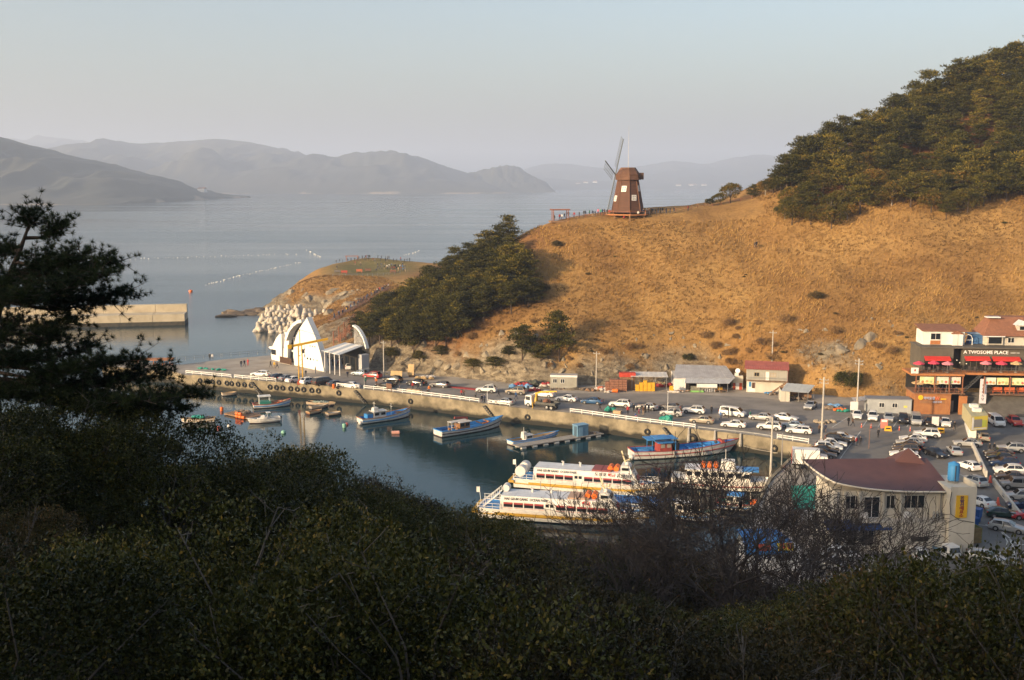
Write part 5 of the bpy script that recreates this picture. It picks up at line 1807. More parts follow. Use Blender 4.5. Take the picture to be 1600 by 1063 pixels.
hull_parts(t, L, 3.2, 1.0, (M_BWHITE, mat('deck_seagreen', (.12, .26, .25), .6), M_BUFF, M_BDARK, M_BBLUE), .7, .4)
cabin(t, -1.0, .6, 2.4, 1.8, 1.6, M_BWHITE, M_BWHITE, 2)
mast(t, 1.2, .7, 3.2, mat('mast_cream', (0.66, 0.56, 0.34)))
# ---- mooring buoys and the float line out at sea
def buoy(u, v, m, label, r=.45, kind='ball', lean=None):
 p = P(u, v, 0)
 t = thing('mooring_buoy', label, 'buoy', p, 0, 'mooring buoys')
 if kind == 'can':
  o = MB().lathe([(.1, -.35), (r * .9, -.25), (r, .5), (r * .9, .75), (.12, .85)], 12).build('body', m, t, 50)
  MB().tube([(0, 0, .8), (0, 0, 1.2)], .05, 6).build('ring', M_DARKM, t)
 elif kind == 'drum':
  MB().tube([(-.75, 0, .2), (.75, .1, .25)], .36, 12).build('body', m, t, 45)
  MB().tube([(.72, .1, .25), (1.0, .1, .25)], .06, 6).build('ring', M_DARKM, t)
 else:
  MB().blob((0, 0, r * .35), r, sub=2, jit=.02, sz=(1, 1, .9)).build('body', m, t, 180)
  MB().tube([(0, 0, r * 1.1), (0, 0, r * 1.5)], .05, 6).build('ring', M_DARKM, t)
 return t
M_BUOYR = mat('buoy_red', (0.45, 0.09, 0.07), .5)
M_BUOYG = mat('buoy_green', (0.20, 0.40, 0.30), .5)
buoy(346.5, 642, M_ORANGE, 'orange can buoy right of the green tarpaulin skiff', .38, 'can')
buoy(342, 670, M_BUOYR, 'small red buoy low in the water below the skiff')
buoy(358, 666.5, M_BWHITE, 'small white buoy beside the red buoy', .4)
buoy(443, 677, M_BUOYG, 'pale green buoy floating left of the tower reflection', .5)
buoy(538, 668, M_BUOYG, 'leaning green can buoy with red top beside it', .42, 'can')
buoy(541.5, 664, M_BUOYR, 'small red buoy touching the green can buoy', .4)
buoy(618, 678, mat('buoy_pink', (0.52, 0.26, 0.20), .5), 'pinkish drum buoy floating below the fishing boat', .4, 'drum')
buoy(298, 456, M_ORANGE, 'lone orange buoy on the open sea', .9, 'can')
M_FLOAT = mat('float_white', (.72, .71, .69), .5)
flo = MB().blob((0, 0, .12), .42, sub=1, jit=.05, sz=(1.3, 1, .8)).mesh('sea_float', [M_FLOAT], 180)
fr_ = random.Random(9)
def float_line(a, b, n, label, group, s=1.0):
 for k in range(n):
  q_ = (k + fr_.uniform(-.42, .42)) / (n - 1)
  u = a[0] + (b[0] - a[0]) * q_
  v = a[1] + (b[1] - a[1]) * q_ + fr_.uniform(-.8, .8)
  tag(link('sea_float', flo, None, P(u, v, 0), 0, s * fr_.uniform(.35, .85)), label, 'float', group)
float_line((322, 446), (372, 432), 14, 'white float in the nearer slanting line on the sea', 'nearer float line on the sea', 1.15)
float_line((372, 432), (470, 410), 22, 'white float in the nearer slanting line on the sea', 'nearer float line on the sea', 1.1)
float_line((205, 405), (460, 397), 36, 'white float in the farther level line on the sea', 'farther float line on the sea', 1.1)
float_line((480, 392), (500, 402), 7, 'white float in the cluster off the cape tip', 'floats off the cape tip', 1.9)
float_line((630, 400), (655, 392), 8, 'white float beyond the cape near the pines', 'floats behind the cape', 1.4)
# ---- building helpers: local x along the front, y away from the viewer
M_CREAM = mat('cream_wall', (0.58, 0.53, 0.44), 0.85, (0.38, 0.34, 0.28), 0.35, bump=.02, detail=9, stretch=(1, 1, .25), lo=.42, hi=.75)
M_WALLW = mat('white_wall', (0.74, 0.72, 0.68), 0.75, (0.66, 0.63, 0.58), 0.5)
M_TIN = mat('tin_roof', (0.46, 0.45, 0.44), 0.5, (0.36, 0.34, 0.33), 0.7, metal=.2)
M_TINW = mat('white_tin', (0.62, 0.60, 0.56), 0.6, (0.50, 0.47, 0.43), 0.6)
M_ROOFR = mat('red_tin_roof', (0.36, 0.10, 0.075), 0.6, (0.28, 0.075, 0.055), 0.8)
M_WALLR = mat('red_tin_wall', (0.30, 0.05, 0.04), 0.7)
M_CONT = mat('container_grey', (0.36, 0.345, 0.29), 0.7, (0.30, 0.285, 0.24), 0.7)
M_CONT2 = mat('container_pale', (0.40, 0.41, 0.41), 0.7, (0.33, 0.34, 0.34), 0.7)
M_WFRAME = mat('window_frame_white', (0.66, 0.65, 0.62), 0.5)
M_DARKIN = mat('interior_shade', (0.02, 0.018, 0.016), 0.9)  # near-black colour stands in for the shade inside openings and recesses
M_BRICK = mat('orange_brick', (0.36, 0.155, 0.055), 0.85, (0.28, 0.11, 0.04), 0.9, bump=.02)
M_TAUPE = mat('cafe_taupe', (0.085, 0.073, 0.055), 0.8, (0.11, 0.095, 0.072), 0.6)
M_AWN = mat('red_awning', (0.50, 0.03, 0.022), 0.7)
M_BROOF = mat('brown_shingle', (0.27, 0.115, 0.06), 0.85, (0.20, 0.085, 0.045), 1.5, bump=.03, bscale=4)
M_DECK = mat('timber_deck', (0.18, 0.10, 0.06), 0.85, (0.25, 0.14, 0.085), 1.5)
M_ORANGEW = mat('orange_stained_timber', (0.42, 0.17, 0.055), 0.75, (0.34, 0.13, 0.045), 1.2)
M_MAROON = mat('maroon_roof', (0.105, 0.045, 0.036), 0.55, (0.08, 0.034, 0.028), 0.6)
def building(name, label, u, v, ang, cat='building', z=None, group=None):
 return thing(name, label, cat, P(u, v, QZ + .02 if z is None else z), R(ang), group)
def front_window(parent, x, z, w, h, y=0.0, bars=1, m=None, glass=None, t=.07):
 """a window on a wall whose face is at local y: frame of four bars and mullions, pane as sub-part"""
 m = m or M_WFRAME
 mb = MB()
 mb.span((x - w / 2, y - .07, z), (x + w / 2, y - .005, z + t))
 mb.span((x - w / 2, y - .07, z + h - t), (x + w / 2, y - .005, z + h))
 for k in range(bars + 2):
  xx = x - w / 2 + t / 2 + (w - t) * k / (bars + 1)
  mb.span((xx - t / 2, y - .068, z + t + .001), (xx + t / 2, y - .006, z + h - t - .001))
 o = mb.build('window', m, parent)
 MB().span((x - w / 2 + .02, y - .03, z + .02), (x + w / 2 - .02, y - .004, z + h - .02)).build('pane', glass or M_GLASS, o)
 return o
def corrugated(t, name, a, b, c, d, m, n=14, th=.05, parent=None):
 """sheet roof over four corners as ribs lying side by side: a-b along the eave, d-c along the top"""
 a, b, c, d = Vector(a), Vector(b), Vector(c), Vector(d)
 mb = MB()
 nn = (b - a).cross(d - a).normalized()
 for k in range(n):
  p0, p1 = a.lerp(b, k / n), a.lerp(b, (k + .96) / n)
  q0, q1 = d.lerp(c, k / n), d.lerp(c, (k + .96) / n)
  h = th * (1.0 if k % 2 else 1.6)
  vs = [p0, p1, q1, q0, p0 + nn * h, p1 + nn * h, q1 + nn * h, q0 + nn * h]
  mb.add(vs, [(0, 3, 2, 1), (4, 5, 6, 7), (0, 1, 5, 4), (1, 2, 6, 5), (2, 3, 7, 6), (3, 0, 4, 7)])
 return mb.build(name, m, t)
def ribbed_wall(t, name, x0, x1, z0, z1, y, m, step=.35, depth=.05, parent=None):
 mb = MB()
 n = max(1, int((x1 - x0) / step))
 for k in range(n):
  xa = x0 + (x1 - x0) * k / n
  xb = x0 + (x1 - x0) * (k + .62) / n
  mb.span((xa, y - depth, z0 + .02), (xb, y, z1 - .02))
 return mb.build(name, m, t)
def umbrella(parent_loc, rz, m, label, r=1.5, h=2.5):
 t = thing('parasol', label, 'parasol', parent_loc, rz, 'cafe parasols')
 MB().tube([(0, 0, 0), (0, 0, h)], .035, 6).build('pole', M_GREYM, t)
 mb = MB()
 n = 8
 top = (0, 0, h + .1)
 rim = [(r * math.cos(2 * math.pi * k / n), r * math.sin(2 * math.pi * k / n), h - .42) for k in range(n)]
 low = [(p[0] * .97, p[1] * .97, p[2] - .14) for p in rim]
 mb.add([top] + rim + low, [(0, 1 + k, 1 + (k + 1) % n) for k in range(n)] + [(1 + k, 1 + n + k, 1 + n + (k + 1) % n, 1 + (k + 1) % n) for k in range(n)])
 mb.build('canopy', m, t)
 MB().lathe([(.3, 0), (.3, .08), (.08, .12)], 10).build('base', M_CONC, t)
 return t
# ---- white ferry terminal of pointed shells
A = P(460, 571, QZ + .02)
B = P(506.5, 581, QZ + .02)
d = B - A
tang = math.atan2(d.y, d.x)
W = d.length
t = thing('ferry_terminal', 'white ferry terminal of pointed sail shaped shells', 'building', A, tang)
H = 12.2
sail = [(0, 0), (-.03 * W, .2 * H), (.0, .42 * H), (.09 * W, .62 * H), (.20 * W, .77 * H), (.32 * W, .89 * H), (.41 * W, .96 * H), (.47 * W, H + .5), (.54 * W, .94 * H), (.64 * W, .81 * H), (.74 * W, .66 * H), (.82 * W, .52 * H), (.90 * W, .34 * H), (.96 * W, .14 * H), (W, 0)]
MX = Matrix(((1, 0, 0, 0), (0, 0, 1, 0), (0, 1, 0, 0), (0, 0, 0, 1)))     # polygon x,y -> wall x,z, thickness along y
MB().extrude([(p[0], p[1]) for p in sail], MX, 1.5).build('tall_shell', M_WALLW, t)
for x_, z_, r_ in ((.46, .2, .28), (.56, .2, .28), (.66, .2, .16), (.78, .2, .16), (.56, .47, .16), (.64, .47, .16), (.72, .47, .16), (.18, .22, .2), (.37, .38, .2), (.37, .26, .2), (.37, .5, .2)):
 MB().tube([(x_ * W, .02, z_ * H), (x_ * W, -.05, z_ * H)], r_, 12).build('porthole', M_GLASS, t)
# glass hall behind with a white rim
hall = [(-5.2, 0), (-5.0, .28 * H), (-4.2, .48 * H), (-2.6, .68 * H), (-.6, .82 * H), (1.4, .90 * H), (3.2, .93 * H), (6, .8 * H), (7, 0)]
MB().extrude([(p[0], p[1]) for p in hall], Matrix.Translation((0, 2.2, 0)) @ MX, .3).build('glass_wall', mat('hall_glass', (.035, .042, .05), .15), t)
rim = []
for k in range(7):
 p = hall[k]
 rim.append((p[0] - .15, 1.3, p[1] + .1))
for k in range(6):
 MB().bar(rim[k], rim[k + 1], 1.9, .8).build('rim', M_WALLW, t)
for k in range(4):
 MB().bar((-4.6 + k * 1.6, 2.1, .2), (-4.6 + k * 1.6, 2.1, 5.2 + k * 1.4), .14).build('mullion', M_WFRAME, t)
MB().bar((-4.9, 2.08, 3.0), (1, 2.08, 3.0), .16, .5).build('transom', M_WFRAME, t)
MB().span((-5.6, -.6, 0), (-.2, .6, .15)).build('plinth', M_CONC, t)
for k in range(20):
 MB().box((-5.4 + k * .27, -.7, .95), (.15, .08, 1.6)).build('fence_board', mat('brown_fence', (.11, .06, .035), .85), t)
# small shell on the left
sp = [(-11.4, 0), (-6.6, 0), (-6.4, 5.2), (-6.5, 7.3), (-7.4, 7.1), (-8.6, 6.2), (-9.8, 4.9), (-10.8, 3.6), (-12.6, 3.3), (-12.6, 3.0), (-11.2, 2.6), (-11.6, 1.5)]
MB().extrude(sp, Matrix.Translation((0, .6, 0)) @ MX, 2.6).build('small_shell', M_WALLW, t)
MB().span((-11.3, .54, 1.5), (-9.2, .60, 2.8)).build('lookout_window', M_GLASS, t)
MB().span((-6.5, 1.6, 4.6), (-4.6, 3.0, 7.6)).build('link_block', M_WALLW, t)
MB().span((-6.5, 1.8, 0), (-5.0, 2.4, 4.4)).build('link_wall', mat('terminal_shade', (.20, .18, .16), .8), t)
# entrance canopy on the right
for k in range(5):
 x0 = W + .1 + k * 1.5
 MB().add([(x0, -.8, 5.2 - k * .05), (x0 + 1.4, -.8, 5.15 - k * .05), (x0 + 1.4, 6.2, 6.4), (x0, 6.2, 6.4), (x0, -.8, 5.35 - k * .05), (x0 + 1.4, -.8, 5.3 - k * .05), (x0 + 1.4, 6.2, 6.55), (x0, 6.2, 6.55)],
             [(0, 3, 2, 1), (4, 5, 6, 7), (0, 1, 5, 4), (1, 2, 6, 5), (2, 3, 7, 6), (3, 0, 4, 7)]).build('canopy_panel', M_WALLW if k % 2 else mat('canopy_glass', (.34, .36, .38), .3), t)
for k in range(4):
 MB().tube([(W + 1.0 + k * 2.0, -.4, 0), (W + 1.0 + k * 2.0, -.4, 5.1)], .12, 8).build('column', M_WALLW, t)
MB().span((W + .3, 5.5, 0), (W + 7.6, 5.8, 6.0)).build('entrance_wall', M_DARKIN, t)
for k in range(3):
 MB().span((W + 1 + k * 2.4, 5.40, .2), (W + 2.6 + k * 2.4, 5.48, 3.4)).build('entrance_door', M_GLASS, t)
MB().span((W + 7.6, 4.6, 0), (W + 9.0, 6.8, 4.6)).build('side_wall', mat('terminal_grey', (.38, .38, .38), .8), t)
arch = [(W + 3.4, 6.4), (W + 3.4, 11.0), (W + 4.8, 10.7), (W + 6.2, 9.8), (W + 7.4, 8.5), (W + 8.2, 7.1), (W + 8.6, 5.9), (W + 8.0, 5.9)]
for k in range(1, 6):
 a_, b_ = arch[k], arch[k + 1]
 MB().bar((a_[0], 6.6, a_[1]), (b_[0], 6.6, b_[1]), .9, .35).build('arch_rim', M_WALLW, t)
for k in range(9):
 x_ = W + 3.6 + k * .5
 zt = np.interp(x_, [p[0] for p in arch[1:7]], [p[1] for p in arch[1:7]])
 MB().bar((x_, 6.6, 6.0), (x_, 6.6, float(zt)), .1).build('arch_bar', M_WALLW, t)
# ---- yellow jib crane on the quay
c0 = P(470.5, 600.5, QZ + .02)
t = thing('jib_crane', 'tall yellow jib crane with two masts beside the white terminal', 'crane', c0, R(12))
mb = MB()
for sx in (-.45, .45):
 mb.tube([(sx, 0, 0), (sx * .8, 0, 9.4)], .14, 8)
for k in range(8):
 z_ = .8 + k * 1.1
 mb.bar((-.43, 0, z_), (.43, 0, z_ + .6), .07)
mb.build('mast', M_YEL, t, 50)
MB().box((0, 0, .35), (1.7, 1.2, .7)).box((0, 0, .9), (1.2, .9, .5)).build('base', mat('crane_base_red', (.45, .10, .04), .6), t)
MB().bar((-2.3, -.1, 8.75), (6.3, .25, 10.2), .34, .5).build('jib', M_YEL, t)
MB().box((-2.3, -.1, 8.7), (.9, .7, .9)).build('counterweight', M_YEL, t)
MB().tube([(0, 0, 9.3), (0, 0, 12.6)], .09, 6).build('king_post', M_YEL, t)
MB().tube([(0, 0, 12.5), (3.2, .15, 11.4), (5.8, .25, 10.3)], .03, 5).build('stay', M_DARKM, t)
MB().tube([(0, 0, 12.5), (-2.2, -.1, 9.0)], .03, 5).build('stay', M_DARKM, t)
MB().tube([(1.0, .04, 9.4), (1.0, .04, 6.6)], .025, 5).build('cable', M_DARKM, t)
MB().box((1.0, .04, 6.4), (.3, .25, .5), top=.6).build('hook_block', M_DARKM, t)
MB().box((.7, -.2, 7.6), (.5, .5, .9)).build('hoist', M_DARKM, t)
# ---- pavilion at the quay tip
t = building('pergola_shelter', 'timber shelter with orange board roof at the quay tip', 212, 574, 3, 'shelter')
for x_ in (0, 2.2, 4.4, 6.6, 8.4):
 for y_ in (0, 2.0):
  MB().bar((x_, y_, 0), (x_, y_, 1.7), .18).build('post', M_REDWOOD, t)
for k in range(4):
 MB().box((4.2, -.35 + k * .9, 1.82), (9.4, .82, .14)).build('roof_board', M_ORANGEW, t)
# ---- grey container hut
t = building('container_hut', 'grey container hut with white roof edge below the slope', 860, 606, -6, 'hut', group='huts along the foot of the hill')
w, dp, h = 5.9, 2.6, 2.75
MB().span((0, 0, 0), (w, dp, h)).build('wall', M_CONT, t)
ribbed_wall(t, 'cladding', 0, w, 0, h - .35, 0, M_CONT, .42)
MB().span((-.1, -.15, h - .3), (w + .1, .2, h + .12)).build('fascia', M_WALLW, t)
MB().span((-.05, .21, h), (w + .05, dp + .05, h + .08)).build('roof', M_TIN, t)
for x_ in (1.0, 2.7):
 front_window(t, x_, 1.1, .95, .95, -.05, 1)
MB().span((w + .001, 0, .05), (w + .04, dp, h)).build('end_wall', mat('container_end_shade', (.20, .21, .22), .7), t)  # end facing away from the sun: its shade is painted in as darker grey
# ---- open shelter with yellow crates and stacks
t = building('tin_shelter', 'open tin roofed shelter over yellow crates', 985, 609.5, -2, 'shelter', group='huts along the foot of the hill')
corrugated(t, 'roof', (0, -.6, 3.1), (8.2, -.6, 3.0), (8.2, 3.2, 3.45), (0, 3.2, 3.5), M_TINW, 16)
for x_ in (.3, 2.9, 5.4, 7.9):
 for y_ in (-.3, 2.9):
  MB().bar((x_, y_, 0), (x_, y_, 3.1), .12).build('post', M_GREYM, t)
M_CRY = mat('yellow_crate', (.66, .36, .02), .55)
crate_me = MB().box((0, 0, .22), (.78, .6, .43), top=.94).box((0, 0, .445), (.82, .64, .05)).mesh('crate', [M_CRY])
k = 0
for x_, n_ in ((0, 3), (.86, 4), (1.72, 5), (2.58, 4), (3.44, 4)):
 for i in range(n_):
  k += 1
  o = link('fish_crate', crate_me, None, t.matrix_basis @ Vector((1.4 + x_, -1.0, i * .475)), R(prs.uniform(-4, 4)))
  tag(o, 'yellow plastic fish crate stacked in front of the tin shelter', 'crate', 'yellow fish crates at the tin shelter')
t = building('crate_stack', 'stack of red brown slatted crates between floats and shelter', 945, 611.5, -3, 'crates')
for i in range(5):
 for j in range(5):
  if j == 4 and i == 0:
   continue
  MB().box((.55 + i * .95, .5, .28 + j * .52), (.9, 1.2, .46)).build('crate', mat('brown_crate', (.20, .085, .05), .8, (.28, .13, .08), 3), t)
rt = tag(MB().box((0, 0, .45), (3.6, 1.6, .9)).build('red_tarpaulin_bale', mat('red_tarp', (.50, .05, .025), .7, (.4, .04, .02), 2, bump=.05), None, None, t.matrix_basis @ Vector((5.0, 2.4, 2.9)), R(-3)), 'bright red tarpaulin bale behind the crate stack', 'bale')
MB().span((-1.6, -.6, -3), (1.6, .6, 0)).build('timber_rack', M_WOOD, rt)
# ---- white fish shed
t = building('fish_shed', 'long white tin fish shed with lean-to awning and shop banner', 1054, 611, -3, 'shed', group='huts along the foot of the hill')
w = 13.5
MB().span((0, 3.4, 0), (w - .6, 8.5, 3.0)).build('wall', M_TINW, t)
MB().span((0, .8, 0), (3.3, 3.38, 2.7)).build('front_room', M_WALLW, t)
ribbed_wall(t, 'cladding', 0, 3.3, 0, 2.7, .8, M_WALLW, .5, .03)
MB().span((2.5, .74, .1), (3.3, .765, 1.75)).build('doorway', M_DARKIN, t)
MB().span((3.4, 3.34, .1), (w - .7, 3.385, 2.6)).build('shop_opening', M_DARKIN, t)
corrugated(t, 'roof', (-.2, .6, 2.72), (w - .2, .4, 2.85), (w - 1.2, 8.0, 4.3), (1.0, 8.0, 4.5), M_TIN, 26, .04)
corrugated(t, 'awning', (2.0, -1.5, 2.05), (11.6, -1.7, 2.05), (13.0, .5, 2.8), (2.4, .5, 2.72), mat('awning_tin', (.40, .41, .42), .5, (.33, .33, .33), .8), 18, .03)
for x_ in (5.2, 7.6, 9.6, 11.3):
 MB().bar((x_, -1.5, 0), (x_, -1.5, 2.1), .08).build('post', M_GREYM, t)
bn = MB().span((4.6, -1.75, 1.15), (9.0, -1.70, 1.95)).build('banner', M_WALLW, t)
MB().span((3.3, -1.3, 0), (6.2, -.3, .35)).build('seafood_tank', mat('green_tank', (.20, .45, .12), .6), t)
MB().span((3.4, -1.2, .36), (6.1, -.4, 1.3)).build('tank_glass', mat('tank_glass', (.16, .16, .13), .2, (.26, .24, .18), 3), t)
for k in range(5):
 MB().tube([(6.6 + k * .5, -.8, 0), (6.6 + k * .5, -.8, .75)], .22, 8).build('basin', mat('grey_basin', (.28, .28, .29), .6), t)
for x_ in (9.2, 10.6):
 MB().box((x_, -1.2, .55), (1.2, .7, .08)).bar((x_ - .5, -1.2, 0), (x_ - .5, -1.2, .55), .07).bar((x_ + .5, -1.2, 0), (x_ + .5, -1.2, .55), .07).build('bench', M_WOOD, t)
MB().box((9.9, -.2, .75), (1.0, .5, .6)).build('stock_box', M_CRY, t)
MB().span((12.95, 2.2, 0), (15.2, 3.2, 3.1)).build('annex_wall', M_CREAM, t)
MB().span((13.0, 2.1, 0), (13.55, 2.18, 1.5)).build('annex_door', mat('orange_red_door', (.42, .07, .03), .6), t)
MB().span((13.65, 2.12, .05), (14.35, 2.18, 1.55)).build('annex_door', M_WALLW, t)
MB().span((14.45, 2.1, 0), (15.0, 2.18, 1.5)).build('annex_door', mat('orange_red_door', (.42, .07, .03), .6), t)
MB().box((13.8, 2.4, 3.4), (.8, .5, .6)).build('air_conditioner', M_WALLW, t)
ds = thing('satellite_dish', 'round white satellite dish between shed roof and red roofed house', 'dish', t.matrix_basis @ Vector((14.2, 3.2, 4.0)), R(-30))
MB().lathe([(.05, .0), (.35, .06), (.55, .2)], 16).build('bowl', M_WALLW, ds, 60).rotation_euler = (R(70), 0, 0)
MB().tube([(0, 0, -.9), (0, .05, 0)], .05, 6).build('stand', M_GREYM, ds)
# ---- red roofed house
t = building('red_roof_house', 'two storey hut with red tin roof and grey upper boards', 1166, 613, -13, 'house', group='huts along the foot of the hill')
w, dp = 8.6, 3.2
MB().span((0, .25, 0), (w, dp, 2.7)).build('ground_floor', M_CREAM, t)
MB().span((-.1, 0, 2.78), (w, dp, 5.3)).build('upper_floor', M_CONT, t)
ribbed_wall(t, 'boards', -.1, w, 2.8, 5.25, 0, mat('grey_boards', (.34, .325, .285), .8), .55, .025)
MB().span((-.2, -.8, 2.68), (w + .2, .24, 2.77)).build('balcony', M_WOOD, t)
mb = MB()
for k in range(9):
 mb.bar((.1 + k * 1.05, -.75, 2.77), (.1 + k * 1.05, -.75, 3.5), .05)
mb.bar((.1, -.75, 3.5), (w, -.75, 3.5), .06)
mb.build('balcony_rail', M_GREYM, t)
corrugated(t, 'roof', (-.5, -.6, 5.25), (w + .3, -.6, 5.25), (w + .3, dp + .3, 6.4), (-.5, dp + .3, 6.4), M_ROOFR, 18, .05)
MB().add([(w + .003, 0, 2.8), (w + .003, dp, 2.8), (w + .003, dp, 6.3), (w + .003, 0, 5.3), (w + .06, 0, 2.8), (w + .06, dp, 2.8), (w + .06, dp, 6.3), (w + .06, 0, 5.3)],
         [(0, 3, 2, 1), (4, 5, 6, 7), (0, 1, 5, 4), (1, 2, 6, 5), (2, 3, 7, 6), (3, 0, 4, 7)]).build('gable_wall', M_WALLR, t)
front_window(t, 2.1, 3.6, 1.1, .9, -.02, 1, mat('tan_frame', (.34, .26, .16), .7))
front_window(t, 5.6, 3.6, 1.2, .9, -.02, 1, mat('tan_frame', (.34, .26, .16), .7), mat('curtain', (.38, .34, .28), .8))
MB().span((4.0, -.06, 2.8), (4.7, -.03, 4.7)).build('door', M_WALLW, t)
MB().span((.4, .18, .1), (1.9, .245, 2.5)).build('shop_front', M_WALLW, t)
MB().span((.5, .12, 1.2), (1.0, .175, 2.3)).build('poster', M_BLUEP, t)
MB().span((1.15, .12, .9), (1.8, .175, 2.2)).build('window', mat('brown_glass', (.10, .05, .03), .3), t)
for k in range(9):
 MB().box((5.2 + k * .38, -1.3, .25 + k * .31), (.42, .9, .08)).build('step', M_WOOD, t)
MB().bar((5.0, -1.75, .1), (8.5, -1.75, 2.8), .08, .2).bar((5.0, -.85, .1), (8.5, -.85, 2.8), .08, .2).build('stringer', M_WOOD, t)
# open shed right of it
t = building('open_shed', 'low open shed with pale sloping roof and white door', 1219, 627, -8, 'shed', group='huts along the foot of the hill')
corrugated(t, 'roof', (.0, -.5, 2.25), (5.6, -.9, 2.05), (7.4, 3.0, 3.0), (1.6, 3.4, 3.25), mat('pale_sheet_roof', (.42, .43, .42), .6, (.34, .35, .34), .6), 12, .04)
MB().span((0, -.3, 0), (1.9, -.2, 2.15)).build('door_panel', M_CREAM, t)
MB().span((.93, -.33, 0), (.98, -.305, 2.1)).build('door_gap', M_DARKM, t)
MB().span((0, 3.0, 0), (6.8, 3.1, 2.6)).build('back_wall', M_WOOD, t)
MB().span((0, -.2, 0), (.1, 3.0, 2.4)).build('side_wall', M_CREAM, t)
for x_, y_ in ((3.6, -.6), (5.5, -.8), (7.2, 2.9)):
 MB().bar((x_, y_, 0), (x_, y_, 2.3), .09).build('post', M_GREYM, t)
heap(t, (4.0, 1.6, .4), (1.8, .8, .5), M_NET, 9, 61, .6, 'net_heap')
# ---- long pale container
t = building('office_container', 'long pale grey office container with two white windows', 1355, 645, -7, 'container', group='huts along the foot of the hill')
w = 8.4
MB().span((0, 0, 0), (w, 3.0, 2.75)).build('wall', M_CONT2, t)
ribbed_wall(t, 'cladding', 0, w, 0, 2.65, 0, M_CONT2, .38, .03)
MB().span((-.1, -.12, 2.76), (w + .1, 3.1, 2.9)).build('roof', mat('container_roof', (.20, .20, .21), .7), t)
for x_ in (2.7, 5.2):
 front_window(t, x_, 1.15, 1.05, .95, -.03, 1)
MB().span((6.9, -.05, 1.2), (7.6, -.035, 1.6)).build('notice', mat('notice_yellow', (.62, .55, .10), .7), t)
MB().span((w + .001, 0, .02), (w + .04, 3.0, 2.74)).build('end_wall', mat('container_end_shade', (.20, .21, .22), .7), t)  # same darker grey, shade painted onto the right end
corrugated(t, 'lean_to_roof', (-2.6, .2, 2.2), (-.1, .2, 2.5), (-.1, 2.8, 2.7), (-2.6, 2.8, 2.4), M_TIN, 6)
MB().bar((-2.5, .3, 0), (-2.5, .3, 2.2), .08).build('post', M_GREYM, t)
sb = thing('sign_board', 'blank white sign board standing left of the pale container', 'sign', P(1334, 648, QZ + .02), R(-5))
MB().span((-.75, -.04, .9), (.75, .04, 2.6)).build('board', M_WALLW, sb)
for x_ in (-.6, .6):
 MB().bar((x_, 0.06, 0), (x_, .06, 2.5), .07).build('leg', M_GREYM, sb)
# ---- cafe complex on the right
t = building('cafe_building', 'dark taupe cafe with red awnings above timber terraces and brick base', 1428, 647, -5, 'cafe')
w = 6.9
MB().span((0, 0, 0), (w, 6, 4.0)).build('brick_wall', M_BRICK, t)
MB().span((-.06, -.06, 4.0), (w + .06, 6, 4.16)).build('coping', M_ORANGEW, t)
ds = MB().tube([(1.1, .0, 3.35), (1.1, -.14, 3.35)], .48, 18).build('round_sign', mat('sign_yellow', (.70, .45, .02), .5), t)
lettering('하이오생', .62, mat('letter_pale', (.42, .42, .55), .5), t, (2.75, -.05, 3.2), width=2.1, depth=.04, bold=.02)
lettering('W', .95, mat('letter_coral', (.62, .16, .08), .5), t, (4.3, -.05, 3.15), width=.9, depth=.04, bold=.03)
MB().span((5.0, -.12, 3.0), (6.0, -.01, 3.2)).build('sign_bar', mat('sign_yellow', (.70, .45, .02), .5), t)
MB().span((1.0, -.10, 2.2), (5.6, -.01, 2.75)).build('sign_panel', mat('sign_wood', (.27, .13, .06), .7), t)
lettering('생선구이', .40, mat('letter_blue_grey', (.35, .40, .55), .5), t, (4.3, -.115, 2.47), width=1.7, depth=.01, bold=.01)
# passage and door
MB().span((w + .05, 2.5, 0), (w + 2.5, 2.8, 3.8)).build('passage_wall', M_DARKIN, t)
MB().span((w + .5, 2.40, .05), (w + 1.35, 2.48, 2.3)).build('passage_door', mat('door_glass', (.30, .28, .24), .3), t)
MB().span((w + 1.75, .2, 0), (w + 3.2, .8, 3.7)).build('timber_wall', M_ORANGEW, t)
MB().span((w + 3.2, 2.5, 0), (24, 3.0, 4.0)).build('retaining_wall', mat('dark_retaining_wall', (.10, .085, .07), .9), t)
MB().add([(w + 3.2, 2.5, 3.2), (w + 3.2, -1.2, .05), (24, -1.2, .05), (24, 2.5, 3.2)], [(0, 1, 2, 3)]).build('ramp', mat('dark_ramp', (.075, .065, .055), .9, (.11, .10, .085), .8), t)
